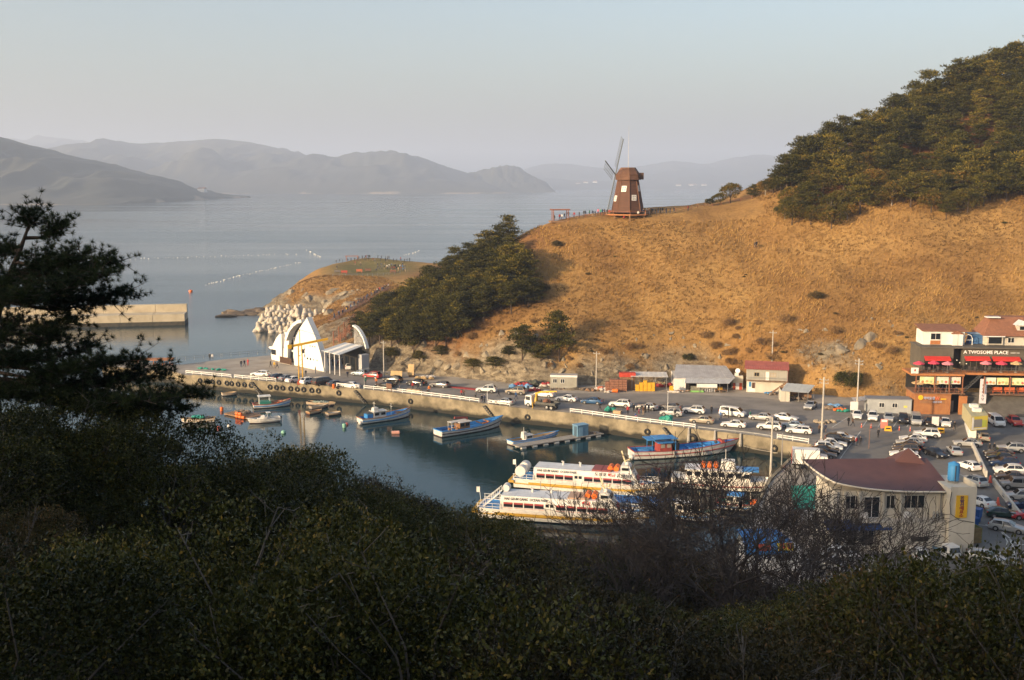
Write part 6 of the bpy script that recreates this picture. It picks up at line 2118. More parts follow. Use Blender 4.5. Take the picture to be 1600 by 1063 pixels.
# middle terrace
MB().span((-.4, -.3, 4.17), (w + 2.6, 6.0, 4.32)).build('terrace_deck', M_DECK, t)
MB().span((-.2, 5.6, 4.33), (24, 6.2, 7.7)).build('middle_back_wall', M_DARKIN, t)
mb = MB()
for k in range(12):
 mb.bar((-.3 + k * .85, -.22, 4.32), (-.3 + k * .85, -.22, 5.3), .06)
for z_ in (4.75, 5.28):
 mb.bar((-.35, -.22, z_), (w + 2.5, -.22, z_), .06)
mb.build('terrace_rail', M_REDWOOD, t)
M_BAN = [mat('banner_yellow', (.68, .58, .22), .7, (.72, .66, .45), 1.2), mat('banner_white', (.66, .64, .55), .7, (.55, .60, .50), 1.0), mat('banner_white_two', (.62, .60, .56), .7, (.70, .55, .45), 1.6)]
for k, (xa, xb) in enumerate(((.9, 3.6), (3.85, 6.4), (6.6, 8.7), (13.3, 15.4), (15.6, 17.8), (18.0, 21))):
 bn = MB().span((xa, .45, 6.05), (xb, .52, 7.45)).build('menu_banner', M_BAN[(0, 1, 2, 1, 0, 0)[k]], t)
 for j in range(3):
  xx = xa + (xb - xa) * (.2 + .3 * j)
  MB().tube([(xx, .44, 6.45 + .1 * (j % 2)), (xx, .41, 6.45 + .1 * (j % 2))], .26, 10).build('dish_picture', mat('dish_%d' % ((k + j) % 4), [(.48, .20, .08), (.55, .34, .15), (.35, .42, .2), (.5, .12, .1)][(k + j) % 4], .7), bn)
# upper slab and cafe
MB().span((-1.0, -.1, 7.72), (9.2, 6.2, 8.15)).build('upper_deck', M_ORANGEW, t)
MB().span((9.21, 1.6, 7.72), (24, 6.2, 8.15)).build('upper_deck', M_ORANGEW, t)
for x_ in (.1, 3.7, 6.5, 9.0, 13.1, 18.0):
 MB().bar((x_, .2, 4.3), (x_, .2, 7.7), .18).build('post', M_REDWOOD, t)
mb = MB()
for k in range(26):
 y_ = 0 if k < 10 else 1.7
 mb.bar((-.9 + k * 1.0, y_, 8.15), (-.9 + k * 1.0, y_, 9.1), .05)
mb.bar((-.9, 0, 9.1), (8.6, 0, 9.1), .06).bar((9.2, 1.7, 9.1), (24, 1.7, 9.1), .06).bar((-.9, 0, 8.6), (8.6, 0, 8.6), .04).bar((9.2, 1.7, 8.6), (24, 1.7, 8.6), .04)
mb.build('upper_rail', M_DARKM, t)
MB().span((1.8, 4.0, 8.15), (8.2, 11, 12.6)).build('cafe_wall', M_TAUPE, t)
MB().span((8.2, 7.0, 8.15), (10.2, 11, 12.55)).build('cafe_wall', M_TAUPE, t)
MB().span((10.2, 4.6, 8.15), (24, 11, 12.6)).build('cafe_wall', M_TAUPE, t)
MB().span((1.6, 3.85, 12.6), (24, 11.2, 12.85)).build('cafe_parapet', M_TAUPE, t)
for xa, xb, y_ in ((2.6, 7.4, 4.0), (10.6, 15.2, 4.6), (15.9, 21, 4.6)):
 MB().span((xa, y_ - .05, 8.3), (xb, y_ - .005, 10.6)).build('shop_window', mat('cafe_glass', (.03, .028, .024), .12), t)
 mb = MB()
 mb.add([(xa - .1, y_ - .02, 11.0), (xb + .1, y_ - .02, 11.0), (xb + .1, y_ - 1.0, 10.45), (xa - .1, y_ - 1.0, 10.45), (xa - .1, y_ - .02, 10.9), (xb + .1, y_ - .02, 10.9), (xb + .1, y_ - 1.0, 10.2), (xa - .1, y_ - 1.0, 10.2)],
           [(0, 3, 2, 1), (4, 5, 6, 7), (3, 7, 6, 2), (0, 4, 7, 3), (1, 2, 6, 5)])
 mb.build('awning', M_AWN, t)
 for k in range(3):
  xx = xa + (xb - xa) * (k + 1) / 4
  MB().span((xx - .05, y_ - .09, 8.3), (xx + .05, y_ - .052, 10.5)).build('mullion', M_TAUPE, t)
M_LW = mat('letter_white', (.80, .79, .77), .5)
lettering('A TWOSOME PLACE', .95, M_LW, t, (14.6, 4.55, 11.8), width=8.6, depth=.05, bold=.01)
lettering('DESSERT CAFE', .28, M_LW, t, (20.2, 4.55, 11.75), width=1.7, depth=.03)
for x_, z_ in ((9.0, 10.2), (9.6, 9.7), (10.9, 9.5)):
 MB().blob((x_, 4.3, z_), .14, jit=.02).build('wall_lamp', mat('lamp_globe', (.75, .72, .62), .3), t)
# chairs and tables on the terraces
M_CHAIR = mat('dark_chair', (.05, .035, .03), .7)
chair_me = MB().box((0, 0, .45), (.45, .45, .06)).box((0, .2, .75), (.45, .05, .55)).bar((-.18, -.18, 0), (-.18, -.18, .45), .05).bar((.18, -.18, 0), (.18, -.18, .45), .05).bar((-.18, .18, 0), (-.18, .18, .45), .05).bar((.18, .18, 0), (.18, .18, .45), .05)
seat_me = MB().box((0, 0, .45), (.45, .45, .06)).mesh('seat', [M_CHAIR])
back_me = MB().box((0, .2, .78), (.45, .05, .6)).mesh('backrest', [M_CHAIR])
leg_me = MB().bar((0, 0, 0), (0, 0, .42), .05).mesh('leg', [M_CHAIR])
def chair(p, rz, label, group, m=None):
 c = thing('terrace_chair', label, 'chair', p, rz, group)
 link('seat', seat_me, c)
 link('backrest', back_me, c)
 for x_ in (-.18, .18):
  for y_ in (-.18, .18):
   link('leg', leg_me, c, (x_, y_, 0))
cr_ = random.Random(3)
MT = t.matrix_basis.copy()
for k in range(12):
 chair(MT @ Vector((.6 + (k % 6) * 1.45 + cr_.uniform(-.2, .2), .6 + (k // 6) * 1.6, 4.33)), cr_.uniform(-3, 3), 'dark chair on the brick restaurant terrace under beige parasols', 'chairs on the restaurant terrace')
for k in range(16):
 x_ = -.2 + k * 1.0 + cr_.uniform(-.2, .2)
 chair(MT @ Vector((x_ if x_ < 8 else x_ + 2.2, 1.0 + (1.4 if x_ >= 8 else 0) + cr_.uniform(0, 1.2), 8.16)), cr_.uniform(-3, 3), 'dark chair on the upper cafe deck among red parasols', 'chairs on the cafe deck')
M_PINK = mat('parasol_red', (.58, .06, .10), .7)
M_PINK2 = mat('parasol_pink', (.66, .22, .26), .7)
M_BEI = mat('parasol_beige', (.52, .36, .18), .7)
for x_, y_, m_, lab in ((.8, 1.4, M_PINK, 'crimson parasol at the left corner of the cafe deck'), (3.9, 2.2, M_PINK, 'crimson parasol second from the left on the cafe deck'), (6.3, 1.4, M_PINK2, 'pink parasol before the left cafe window'),
      (14.0, 2.6, M_PINK2, 'pink parasol below the first letters of the cafe sign'), (17.0, 2.6, M_PINK, 'crimson parasol right of the pink one under the cafe sign'), (19.9, 2.8, M_BEI, 'beige parasol at the right picture edge on the cafe deck')):
 umbrella(MT @ Vector((x_, y_, 8.16)), 0, m_, lab, 1.15, 2.2)
for x_, y_, lab in ((.9, 1.2, 'beige parasol at the left of the restaurant terrace'), (3.9, 1.4, 'beige parasol in the middle of the restaurant terrace'), (6.5, 1.8, 'beige parasol at the right of the restaurant terrace')):
 umbrella(MT @ Vector((x_, y_, 4.33)), 0.3, M_BEI, lab, 1.35, 2.15)
for k in range(5):
 person(MT @ Vector((1.5 + k * 1.5, 1.9 + .3 * (k % 2), 4.34)), 'guest sitting on the brick restaurant terrace under beige parasols', pose='sit', group='guests on the restaurant terrace', rz=k * 70)
sg_ = thing('corner_sign', 'white sign box at the corner of the cafe deck', 'sign', MT @ Vector((-.4, -.35, 8.2)), R(-5))
MB().span((-.7, -.06, 0), (.7, .06, 1.15)).build('board', M_WALLW, sg_)
MB().blob((0, -.07, .65), .25, jit=.1, sz=(.8, .15, 1)).build('emblem', mat('emblem_maroon', (.35, .06, .06), .6), sg_)
sg_ = thing('banner_stand', 'tall white vertical banner with dark lettering beside the stairs', 'sign', MT @ Vector((13.2, .8, 2.2)), R(-5))
MB().span((-.65, -.05, 0), (.65, .05, 4.9)).build('panel', mat('banner_lilac', (.62, .57, .60), .7), sg_)
for k, ch in enumerate('지중해식당'):
 lettering(ch, .62, mat('letter_dark', (.06, .05, .07), .6), sg_, (0, -.06, 3.55 - k * .68), depth=.01, bold=.01)
# stairs between the terraces
for k in range(10):
 MB().box((9.6 + k * .32, 1.2, 4.5 + k * .34), (.36, 1.1, .08)).build('stair_tread', M_DARKM, t)
MB().bar((9.4, .65, 4.4), (12.8, .65, 7.9), .08, .25).bar((9.4, 1.75, 4.4), (12.8, 1.75, 7.9), .08, .25).build('stair_stringer', M_DARKM, t)
# orange benches on the right
for k in range(3):
 b0 = thing('terrace_bench', ['orange timber bench set at the left under the yellow banners', 'orange timber bench set in the middle under yellow banners', 'orange timber bench set at the picture edge under yellow banners'][k], 'bench', MT @ Vector((16.4 + k * 2.4, 2.2, 4.0)), R(-5), 'orange benches on the lower terrace')
 MB().span((-1.0, -.25, .42), (1.0, .2, .5)).build('seat', mat('orange_bench', (.50, .11, .03), .7), b0)
 MB().span((-1.0, .2, .6), (1.0, .27, 1.2)).build('backrest', mat('orange_bench', (.50, .11, .03), .7), b0)
 for x_ in (-.8, .8):
  MB().bar((x_, 0, 0), (x_, 0, .42), .1).build('leg', mat('orange_bench', (.50, .11, .03), .7), b0)
MB().span((14.8, 1.2, 3.82), (24, 5.5, 3.98)).build('lower_deck', M_DECK, t)
# cottage on top
ct = thing('roof_cottage', 'white cottage with brown roof standing on the cafe roof', 'house', MT @ Vector((3.0, 7.2, 12.86)), R(-5))
MB().span((0, 0, 0), (8.2, 4.5, 2.75)).build('wall', M_WALLW, ct)
MB().add([(-.4, -.45, 2.75), (8.5, -.45, 2.75), (8.5, 4.9, 3.5), (-.4, 4.9, 3.5), (-.4, -.45, 2.9), (8.5, -.45, 2.9), (8.5, 4.9, 3.65), (-.4, 4.9, 3.65)],
         [(0, 3, 2, 1), (4, 5, 6, 7), (0, 1, 5, 4), (1, 2, 6, 5), (2, 3, 7, 6), (3, 0, 4, 7)]).build('roof', M_BROOF, ct)
front_window(ct, 2.5, 1.0, 2.0, 1.35, -.01, 1)
MB().span((1.5, -.06, .05), (3.5, -.01, .85)).build('panel_below_window', M_ORANGEW, ct)
MB().span((5.6, -.9, 0), (7.6, -.01, 2.3)).build('porch', M_WALLW, ct)
MB().extrude([(5.4, 2.3), (7.8, 2.3), (6.6, 2.9)], Matrix.Translation((0, -1.0, 0)) @ MX, 1.0).build('porch_roof', M_BROOF, ct)
MB().span((6.58, -.94, 0), (6.62, -.905, 2.2)).build('door_gap', M_GREYM, ct)
gt = thing('arched_gate', 'white arched garden gate between the two roof houses', 'gate', MT @ Vector((12.0, 7.4, 12.86)), R(-5))
MB().tube([(-.8, 0, 0), (-.8, 0, 1.3), (-.5, 0, 1.9), (0, 0, 2.1), (.5, 0, 1.9), (.8, 0, 1.3), (.8, 0, 0)], .09, 6).build('arch', M_WFRAME, gt)
MB().bar((-.8, 0, 1.0), (.8, 0, 1.0), .08).build('bar', M_WFRAME, gt)
tp = tag(MB().box((0, 0, 1.0), (3.4, 2.0, 2.0), top=.75).build('blue_tarpaulin_shelter', mat('deep_blue_tarp', (.03, .09, .22), .7, (.05, .14, .30), 1.5, bump=.1), None, None, MT @ Vector((14.4, 10.0, 12.86)), R(-5)), 'deep blue tarpaulin shelter behind the arched gate', 'tent')
MB().span((-1.9, -1.1, 2.0), (1.9, 1.1, 2.12)).build('ridge_sheet', mat('pale_blue_tarp', (.25, .36, .46), .7), tp)
# brown roofed house
hs = thing('brown_roof_house', 'house with broad brown shingle roof and white dormer above the cafe', 'house', MT @ Vector((15.4, 7.4, 12.86)), R(-5))
MB().span((0, 0, 0), (12, 6, 2.0)).build('wall', M_CREAM, hs)
MB().span((.15, -.5, .2), (3.2, -.01, 1.9)).build('bay', M_CREAM, hs)
MB().span((.4, -.56, .4), (2.9, -.505, 1.7)).build('bay_window', M_GLASS, hs)
front_window(hs, 4.9, .5, 1.3, 1.1, -.01, 1)
MB().add([(-.7, -.9, 1.95), (12.5, -.9, 1.95), (12.5, 4.0, 5.3), (2.2, 4.0, 5.3), (2.2, 6.5, 5.3), (-.7, 6.5, 1.95), (12.5, 6.5, 5.3)], [(0, 1, 2, 3), (0, 3, 4, 5), (3, 2, 6, 4)]).build('roof', M_BROOF, hs)
MB().span((-.8, -1.0, 1.8), (3.4, -.85, 1.98)).build('eave_board', M_WFRAME, hs)
MB().span((.9, 2.6, 5.2), (3.6, 4.2, 5.4)).build('ridge_cap', M_WFRAME, hs)
dm = MB().span((6.2, .6, 2.9), (8.6, 3.0, 4.0)).build('dormer', M_CREAM, hs)
MB().extrude([(5.8, 4.0), (9.0, 4.0), (7.4, 4.9)], Matrix.Translation((0, .3, 0)) @ MX, 3.0).build('dormer_roof', M_WFRAME, dm)
MB().span((6.7, .54, 3.1), (8.1, .595, 3.8)).build('dormer_window', M_GLASS, dm)
# ---- yellow booth
t = building('yellow_booth', 'yellowish box booth with large tilted picture panel and white lower wall', 1509, 683, 0, 'booth')
o_ = t.location
M_BOOTH = mat('booth_yellow', (.46, .40, .22), .8, (.38, .34, .20), .8)
def booth_pt(u, v, z):
 p = P(u, v, QZ + z) - o_
 return (p.x, p.y)
bp_ = [booth_pt(1518, 651, 5.1), booth_pt(1544, 649, 5.1), booth_pt(1530, 631, 5.1), booth_pt(1504, 631, 5.1)]
MB().prism(bp_, 2.5, 5.1, 0).build('upper_box', M_BOOTH, t)
lp_ = [booth_pt(1513, 684, 0), booth_pt(1525, 685, 0), booth_pt(1517, 664, 0), booth_pt(1507, 664, 0)]
MB().prism(lp_, 0, 2.48).build('lower_wall', M_WALLW, t)
q0, q1 = Vector((bp_[0][0] + .1, bp_[0][1] - .03, 2.6)), Vector((bp_[1][0] - .05, bp_[1][1] - .03, 2.6))
dd = (q1 - q0)
pn = MB().add([q0 + Vector((0, -.06, 0)), q1 + Vector((0, -.06, 0)), q1 + Vector((0, -.06, 2.4)), q0 + Vector((0, -.06, 2.4)), q0, q1, q1 + Vector((0, 0, 2.4)), q0 + Vector((0, 0, 2.4))],
              [(0, 1, 2, 3), (4, 7, 6, 5), (0, 4, 5, 1), (1, 5, 6, 2), (2, 6, 7, 3), (3, 7, 4, 0)]).build('picture_panel', mat('panel_yellow', (.62, .48, .06), .6), t)
def panel_piece(a0, a1, z0, z1, m, off=.10):
 p0 = q0 + dd * a0
 p1 = q0 + dd * a1
 y = Vector((0, -off, 0))
 return MB().add([p0 + y + Vector((0, 0, z0)), p1 + y + Vector((0, 0, z0)), p1 + y + Vector((0, 0, z1)), p0 + y + Vector((0, 0, z1)), p0 + Vector((0, -.05, z0)), p1 + Vector((0, -.05, z0)), p1 + Vector((0, -.05, z1)), p0 + Vector((0, -.05, z1))],
     [(0, 1, 2, 3), (4, 7, 6, 5), (0, 4, 5, 1), (1, 5, 6, 2), (2, 6, 7, 3), (3, 7, 4, 0)]).build('picture', m, pn)
panel_piece(.0, .12, .1, 2.3, M_WALLW)
panel_piece(.13, .64, .5, 1.9, mat('picture_grey', (.22, .21, .20), .6))
panel_piece(.65, .93, .5, 1.7, mat('picture_green', (.42, .45, .06), .6))
panel_piece(.13, .95, .12, .36, mat('picture_strip', (.60, .58, .50), .6))
for k_ in (.35, .68):
 x_, y_ = [(bp_[0][i] + bp_[1][i]) / 2 * (1 - k_) + (bp_[2][i] + bp_[3][i]) / 2 * k_ for i in (0, 1)]
 MB().box((x_, y_, 5.4), (1.3, 1.0, .6)).build('air_conditioner', M_WALLW, t)
lettering('P', .6, mat('letter_coral', (.62, .16, .08)), t, ((lp_[0][0] + lp_[1][0]) / 2, min(lp_[0][1], lp_[1][1]) - .02, 1.5), width=.45, depth=.01)
# ---- ticket office
t = building('ticket_office', 'two storey cream ticket office with maroon roof and corner tower', 1300, 860, 2, 'building')
w = 13.6
MB().span((0, 0, 0), (w, 7.0, 7.6)).build('wall', M_CREAM, t)
MB().span((2.0, -1.4, 3.9), (w - .2, -.01, 4.1)).build('ledge', M_CONC, t)
MB().span((5.6, -1.35, 0), (w - .1, -.01, 3.9)).build('lower_front', M_CREAM, t)
for x_, ww in ((2.3, 2.0), (7.0, 1.1), (10.0, 2.6)):
 front_window(t, x_, 5.3, ww, 1.7, -.01, 1 if ww < 2 else 2, mat('frame_grey', (.45, .43, .38), .6))
front_window(t, 4.7, 4.15, 2.0, 2.7, -.01, 1)
for x_ in (1.2, 3.0, 6.0, 8.2):
 MB().span((x_ - .14, -.3, .0), (x_ + .14, -.02, 7.55)).build('pilaster', M_CREAM, t)
MB().add([(-1.2, -1.6, 3.2), (6.8, -1.6, 3.2), (6.8, -.02, 3.95), (-1.2, -.02, 3.95), (-1.2, -1.6, 3.05), (6.8, -1.6, 3.05), (6.8, -.02, 3.8), (-1.2, -.02, 3.8)],
         [(0, 1, 2, 3), (4, 7, 6, 5), (0, 4, 5, 1), (1, 5, 6, 2), (3, 7, 4, 0)]).build('blue_awning', mat('blue_awning', (.03, .07, .20), .7), t)
for x_ in (.8, 2.6, 4.4):
 front_window(t, x_, .6, 1.5, 2.0, -.02, 1, mat('frame_grey', (.45, .43, .38), .6))
for x_ in (.35, w - .3):
 MB().tube([(x_, -.12, 0), (x_, -.12, 7.5)], .07, 6).build('drain_pipe', M_GREYM, t)
for x_, z_ in ((3.6, 4.2), (8.9, 4.2)):
 MB().box((x_, -.45, z_ + .4), (.9, .5, .7)).build('air_conditioner', M_WALLW, t)
MB().span((9.3, -1.42, 1.5), (11.4, -1.36, 2.1)).build('vent_window', M_DARKIN, t)
# sweeping maroon roof: curved eave at the left, gable point at the back right
nu, nv = 16, 8
vs = []
for i in range(nu + 1):
 for j in range(nv + 1):
  a = i / nu
  b = j / nv
  x_ = -.3 + (w + 1.3) * a - (1 - a) ** 2 * 1.6 * b
  y_ = -.7 + 8.2 * b
  z_ = 7.55 + 2.1 * b + 1.1 * (1 - a) ** 3 * (1 - b) * 1.2 - .25 * math.sin(b * math.pi) * (1 - a)
  vs.append((x_, y_, z_))
fs = [(i * (nv + 1) + j, (i + 1) * (nv + 1) + j, (i + 1) * (nv + 1) + j + 1, i * (nv + 1) + j + 1) for i in range(nu) for j in range(nv)]
mb = MB().add(vs, fs)
mb.add([(p[0], p[1], p[2] - .14) for p in vs], [f[::-1] for f in fs])
rf = mb.build('roof', M_MAROON, t, 180)
MB().tube([vs[i * (nv + 1)] for i in range(nu + 1)], .12, 6).build('eave_trim', M_CREAM, rf)
MB().tube([vs[j] for j in range(nv + 1)], .12, 6).build('verge_trim', M_CREAM, rf)
MB().add([(9.8, 6.6, 9.2), (14.2, 5.6, 8.9), (14.2, 9.0, 9.0), (9.8, 9.2, 9.2), (12.2, 7.6, 11.0)], [(0, 1, 4), (1, 2, 4), (2, 3, 4), (3, 0, 4)]).build('roof_gable', M_MAROON, t)
# corner tower with the sign
tw = MB().span((w + .02, -2.0, 0), (w + 3.2, 4.5, 8.2)).build('tower', M_CREAM, t)
MB().span((w + .02, -2.0, 8.2), (w + 3.2, -1.85, 8.55)).build('tower_parapet', M_CREAM, tw)
MB().span((w + 3.05, -1.84, 8.2), (w + 3.2, 4.5, 8.9)).build('tower_parapet', M_CREAM, tw)
sgn = MB().span((w + .7, -2.12, 4.7), (w + 2.1, -2.01, 7.5)).build('ticket_sign', mat('ticket_sign_yellow', (.72, .42, .02), .55), t)
for k, ch in enumerate('유람선매표소'):
 lettering(ch, .46, mat('letter_violet', (.07, .02, .10), .6) if k < 3 else mat('letter_dark_red', (.30, .02, .02), .6), sgn, (w + 1.4, -2.13, 7.22 - k * .45), depth=.012, bold=.014, width=.52)
MB().tube([(w + .05, -2.1, 8.0), (w - .1, -2.1, 6.6), (w + .1, -2.1, 5.2), (w + 1.2, -2.1, 4.4), (w + 3.0, -2.1, 4.1)], .045, 6).build('hose', M_DARKM, t)
for x_ in (w + 3.0,):
 for z_ in (3.0, 6.4):
  MB().span((w + 3.21, 0.2, z_), (w + 3.26, 1.2, z_ + .9)).build('window', M_GLASS, tw)
for k in range(3):
 g_ = thing('gas_bottle', ['grey gas bottle at the left on the ticket office ledge', 'grey gas bottle in the middle on the ticket office ledge', 'grey gas bottle at the right on the ticket office ledge'][k], 'gas bottle', t.matrix_basis @ Vector((w - 1.4 + k * .42, -.8, 4.11)), 0, 'gas bottles on the ledge')
 MB().lathe([(.15, 0), (.17, .1), (.17, .8), (.08, 1.0), (.05, 1.1)], 10).build('cylinder', M_GREYM, g_, 50)
tank = thing('water_tank', 'ribbed blue water tank on the ticket office tower', 'tank', t.matrix_basis @ Vector((w + 1.7, 1.2, 8.22)))
MB().lathe([(.68, .3)] + [(0.68 + .04 * (k % 2), .35 + k * .18) for k in range(12)] + [(.64, 2.45), (.25, 2.58), (.2, 2.66)], 20).build('drum', mat('tank_blue', (.035, .19, .42), .5), tank, 40)
for a_ in range(4):
 MB().bar((.6 * math.cos(a_ * 1.57), .6 * math.sin(a_ * 1.57), 0), (.6 * math.cos(a_ * 1.57), .6 * math.sin(a_ * 1.57), .3), .12).build('foot', M_GREYM, tank)
MB().tube([(-.1, -.74, .3), (-.1, -.76, 2.3)], .05, 6).build('pipe', M_DARKM, tank)
# green net canopy beside it
gc = building('green_net_canopy', 'green net canopy on posts at the left side of the ticket office', 1240, 832, 6, 'canopy')
corrugated(gc, 'net_roof', (0, 0, 3.0), (6.4, 0, 3.0), (7.4, 5.5, 4.6), (1.4, 5.5, 4.6), M_TEAL, 10, .03)
for x_, y_, z_ in ((.1, .1, 3.0), (3.2, .1, 3.0), (6.3, .1, 3.0), (1.5, 5.4, 4.5), (7.3, 5.4, 4.5)):
 MB().bar((x_, y_, 0), (x_, y_, z_), .12).build('post', M_WOOD, gc)
# market stall with the blue rounded awning
st_ = building('market_stall', 'market stall with blue rounded awning and yellow red sign', 1166, 897, 4, 'stall')
MB().span((.3, .5, 0), (6.6, 4.0, 2.6)).build('wall', M_WALLW, st_)
mb = MB()
sec = [(-.1, 2.3), (.0, 3.0), (.5, 3.7), (1.3, 4.1), (2.4, 4.2), (4.2, 4.0)]
for i in range(9):
 x_ = -.3 + i * .75
 k_ = 1.0 if i < 7 else (.88 if i == 7 else .55)
 for y_, z_ in sec:
  mb.v.append((x_ + (0 if i < 8 else .1), (y_ - 2.2) * k_ + 2.2, 2.3 + (z_ - 2.3) * k_))
for i in range(8):
 for j in range(5):
  mb.f.append((i * 6 + j, (i + 1) * 6 + j, (i + 1) * 6 + j + 1, i * 6 + j + 1))
  mb.m.append(0)
mb.build('awning', mat('stall_blue', (.03, .14, .36), .7, (.06, .22, .46), 1.2), st_, 180)
s1 = MB().box((4.6, .1, 3.15), (1.9, .08, .9), M=Matrix.Rotation(-.5, 4, 'X')).build('sign', mat('stall_yellow', (.68, .52, .04), .6), st_)
lettering('의 집', .75, M_FTXR, s1, (4.6, .02, 3.2), (math.pi / 2 - .5, 0, 0), 1.4, depth=.02, bold=.02)
MB().box((2.0, .1, 3.15), (1.6, .08, .8), M=Matrix.Rotation(-.5, 4, 'X')).build('sign', mat('stall_red', (.42, .07, .03), .6), st_)
lettering('커피', .7, mat('letter_navy', (.03, .04, .14), .6), st_, (4.6, .46, 1.7), width=1.7, depth=.02, bold=.02)
lettering('구이', .7, mat('letter_navy', (.03, .04, .14), .6), st_, (2.2, .46, 1.7), width=1.7, depth=.02, bold=.02)
# box truck with red flap
t = building('box_truck', 'white box truck with red tail flap parked on the quay', 1237, 733, -14, 'truck')
MB().span((0, 0, .9), (4.2, 2.1, 3.2)).build('cargo_box', M_WALLW, t)
MB().span((-.06, 0, .9), (-.01, 2.1, 3.1)).build('tail_flap', mat('flap_red', (.55, .05, .03), .6), t)
MB().add([(4.3, .05, .5), (5.7, .05, .5), (5.8, .05, 1.2), (5.4, .1, 2.2), (4.3, .1, 2.3), (4.3, 2.05, .5), (5.7, 2.05, .5), (5.8, 2.05, 1.2), (5.4, 2.0, 2.2), (4.3, 2.0, 2.3)],
         [(0, 1, 2, 3, 4), (9, 8, 7, 6, 5), (0, 5, 6, 1), (1, 6, 7, 2), (2, 7, 8, 3), (3, 8, 9, 4), (4, 9, 5, 0)]).build('cab', PAINT['white'], t)
MB().box((5.63, 1.05, 1.7), (.06, 1.7, .9), M=Matrix.Rotation(-.38, 4, 'Y')).build('windscreen', M_CARGLASS, t)
MB().span((0, .4, .55), (4.3, 1.7, .85)).build('chassis', M_TRIM, t)
for x_ in (.9, 4.9):
 for y_ in (.15, 1.95):
  link('wheel', wm, t, (x_, y_, .46))
# timber bin enclosure and blue bins
t = building('bin_enclosure', 'timber slat enclosure beside the ticket office lane', 1513, 851, 10, 'enclosure')
for k in range(6):
 MB().span((0, -.05, .1 + k * .34), (1.7, .03, .38 + k * .34)).build('slat', mat('ochre_slat', (.20, .13, .05), .8, (.27, .18, .07), 2), t)
 MB().span((1.72, -.05, .1 + k * .34), (1.8, 2.0, .38 + k * .34)).build('slat', mat('olive_slat', (.20, .20, .06), .8), t)
for k in range(3):
 b0 = thing('blue_bin', ['blue plastic bin at the bottom of the pile by the office', 'blue plastic bin tilted on the pile by the office', 'blue plastic bin topmost on the pile by the office'][k], 'bin', P(1520 + k * 3.2, 822 - k * 7, QZ + .02 + (0, .0, .9)[k]), k * .4, 'blue bins beside the ticket office')
 MB().box((0, 0, .55), (1.0, .9, 1.1), top=1.15).build('tub', mat('bin_blue', (.02, .09, .28), .55), b0)
 MB().box((0, 0, 1.15), (1.25, 1.1, .1)).build('lid', mat('bin_blue', (.02, .09, .28), .55), b0)
# low white walls and cones
for (u0, v0, u1, v1), lab in (((1519, 699, 1541, 746), 'upper low white wall dividing the lane from parked cars'), ((1552, 757, 1594, 812), 'lower low white wall dividing the lane from parked cars')):
 a = P(u0, v0, QZ + .012)
 b = P(u1, v1, QZ + .012)
 o = thing('lane_wall', lab, 'wall', a, 0, 'low white walls of the lane')
 d_ = b - a
 n_ = 5
 for k in range(n_):
  MB().bar(d_ * ((k + .01) / n_) + Vector((0, 0, .5)), d_ * ((k + .99) / n_) + Vector((0, 0, .5)), .28, 1.0).build('wall_block', mat('lane_wall_paint', (.56, .52, .45), .85, (.46, .42, .36), .8), o)
M_CONE = mat('cone_orange', (.62, .10, .05), .6)
for u, v, lab in ((1547, 754, 'orange traffic cone in the gap between the low walls'), (1559, 789, 'orange traffic cone beside the lower low wall')):
 c_ = thing('traffic_cone', lab, 'cone', P(u, v, QZ + .02), 0, 'traffic cones on the lane')
 MB().lathe([(.30, .05), (.20, .5), (.12, .95), (.09, 1.1)], 12).build('body', M_CONE, c_, 50)
 MB().box((0, 0, .03), (.7, .7, .06)).build('base', M_CONE, c_)
 MB().lathe([(.185, .55), (.150, .75)], 12, close=False).build('band', M_WALLW, c_)
# ---- windmill
wp = PD(980.5, 336, 287)
wp.z = head_z(wp.x, wp.y) - .65
t = thing('windmill', 'brown octagonal timber windmill with lattice sails on the hill crest', 'windmill', wp)
M_MILL = mat('mill_timber', (0.105, 0.044, 0.024), 0.8, (0.070, 0.030, 0.017), 0.5, stretch=(.6, .6, 9), bump=.02, bscale=2)
M_MILLC = mat('mill_corner', (0.15, 0.068, 0.038), 0.8)
def octagon(r, z):
 return [(r * math.cos(R(-90 + 45 * k)), r * math.sin(R(-90 + 45 * k)), z) for k in range(8)]
lo, hi = octagon(4.45, .9), octagon(2.75, 9.9)
for k in range(8):
 j = (k + 1) % 8
 MB().add([lo[k], lo[j], hi[j], hi[k]], [(0, 1, 2, 3)]).build('tower_face', M_MILL, t)
 MB().bar(lo[k], hi[k], .22).build('corner_post', M_MILLC, t)
c1, c2, c3 = octagon(3.45, 9.7), octagon(3.35, 11.1), octagon(2.0, 13.0)
mb = MB()
for A_, B_ in ((c1, c2), (c2, c3)):
 for k in range(8):
  j = (k + 1) % 8
  mb.add([A_[k], A_[j], B_[j], B_[k]], [(0, 1, 2, 3)])
mb.add(c3, [tuple(range(8))])
mb.add(c1, [tuple(range(8))[::-1]])
cap_ = mb.build('cap', mat('mill_cap', (0.145, 0.066, 0.034), .8, (0.10, 0.045, 0.024), .8, bump=.03), t)
MB().span((2.6, -1.1, 9.8), (4.1, 1.1, 11.6)).build('cap_tail', mat('mill_dark', (.07, .035, .025), .8), cap_)
MB().tube([(0, 0, 12.9), (0, 0, 24)], [.045, .02], 5).build('lightning_rod', mat('rod_pale', (.55, .5, .45), .6), t)
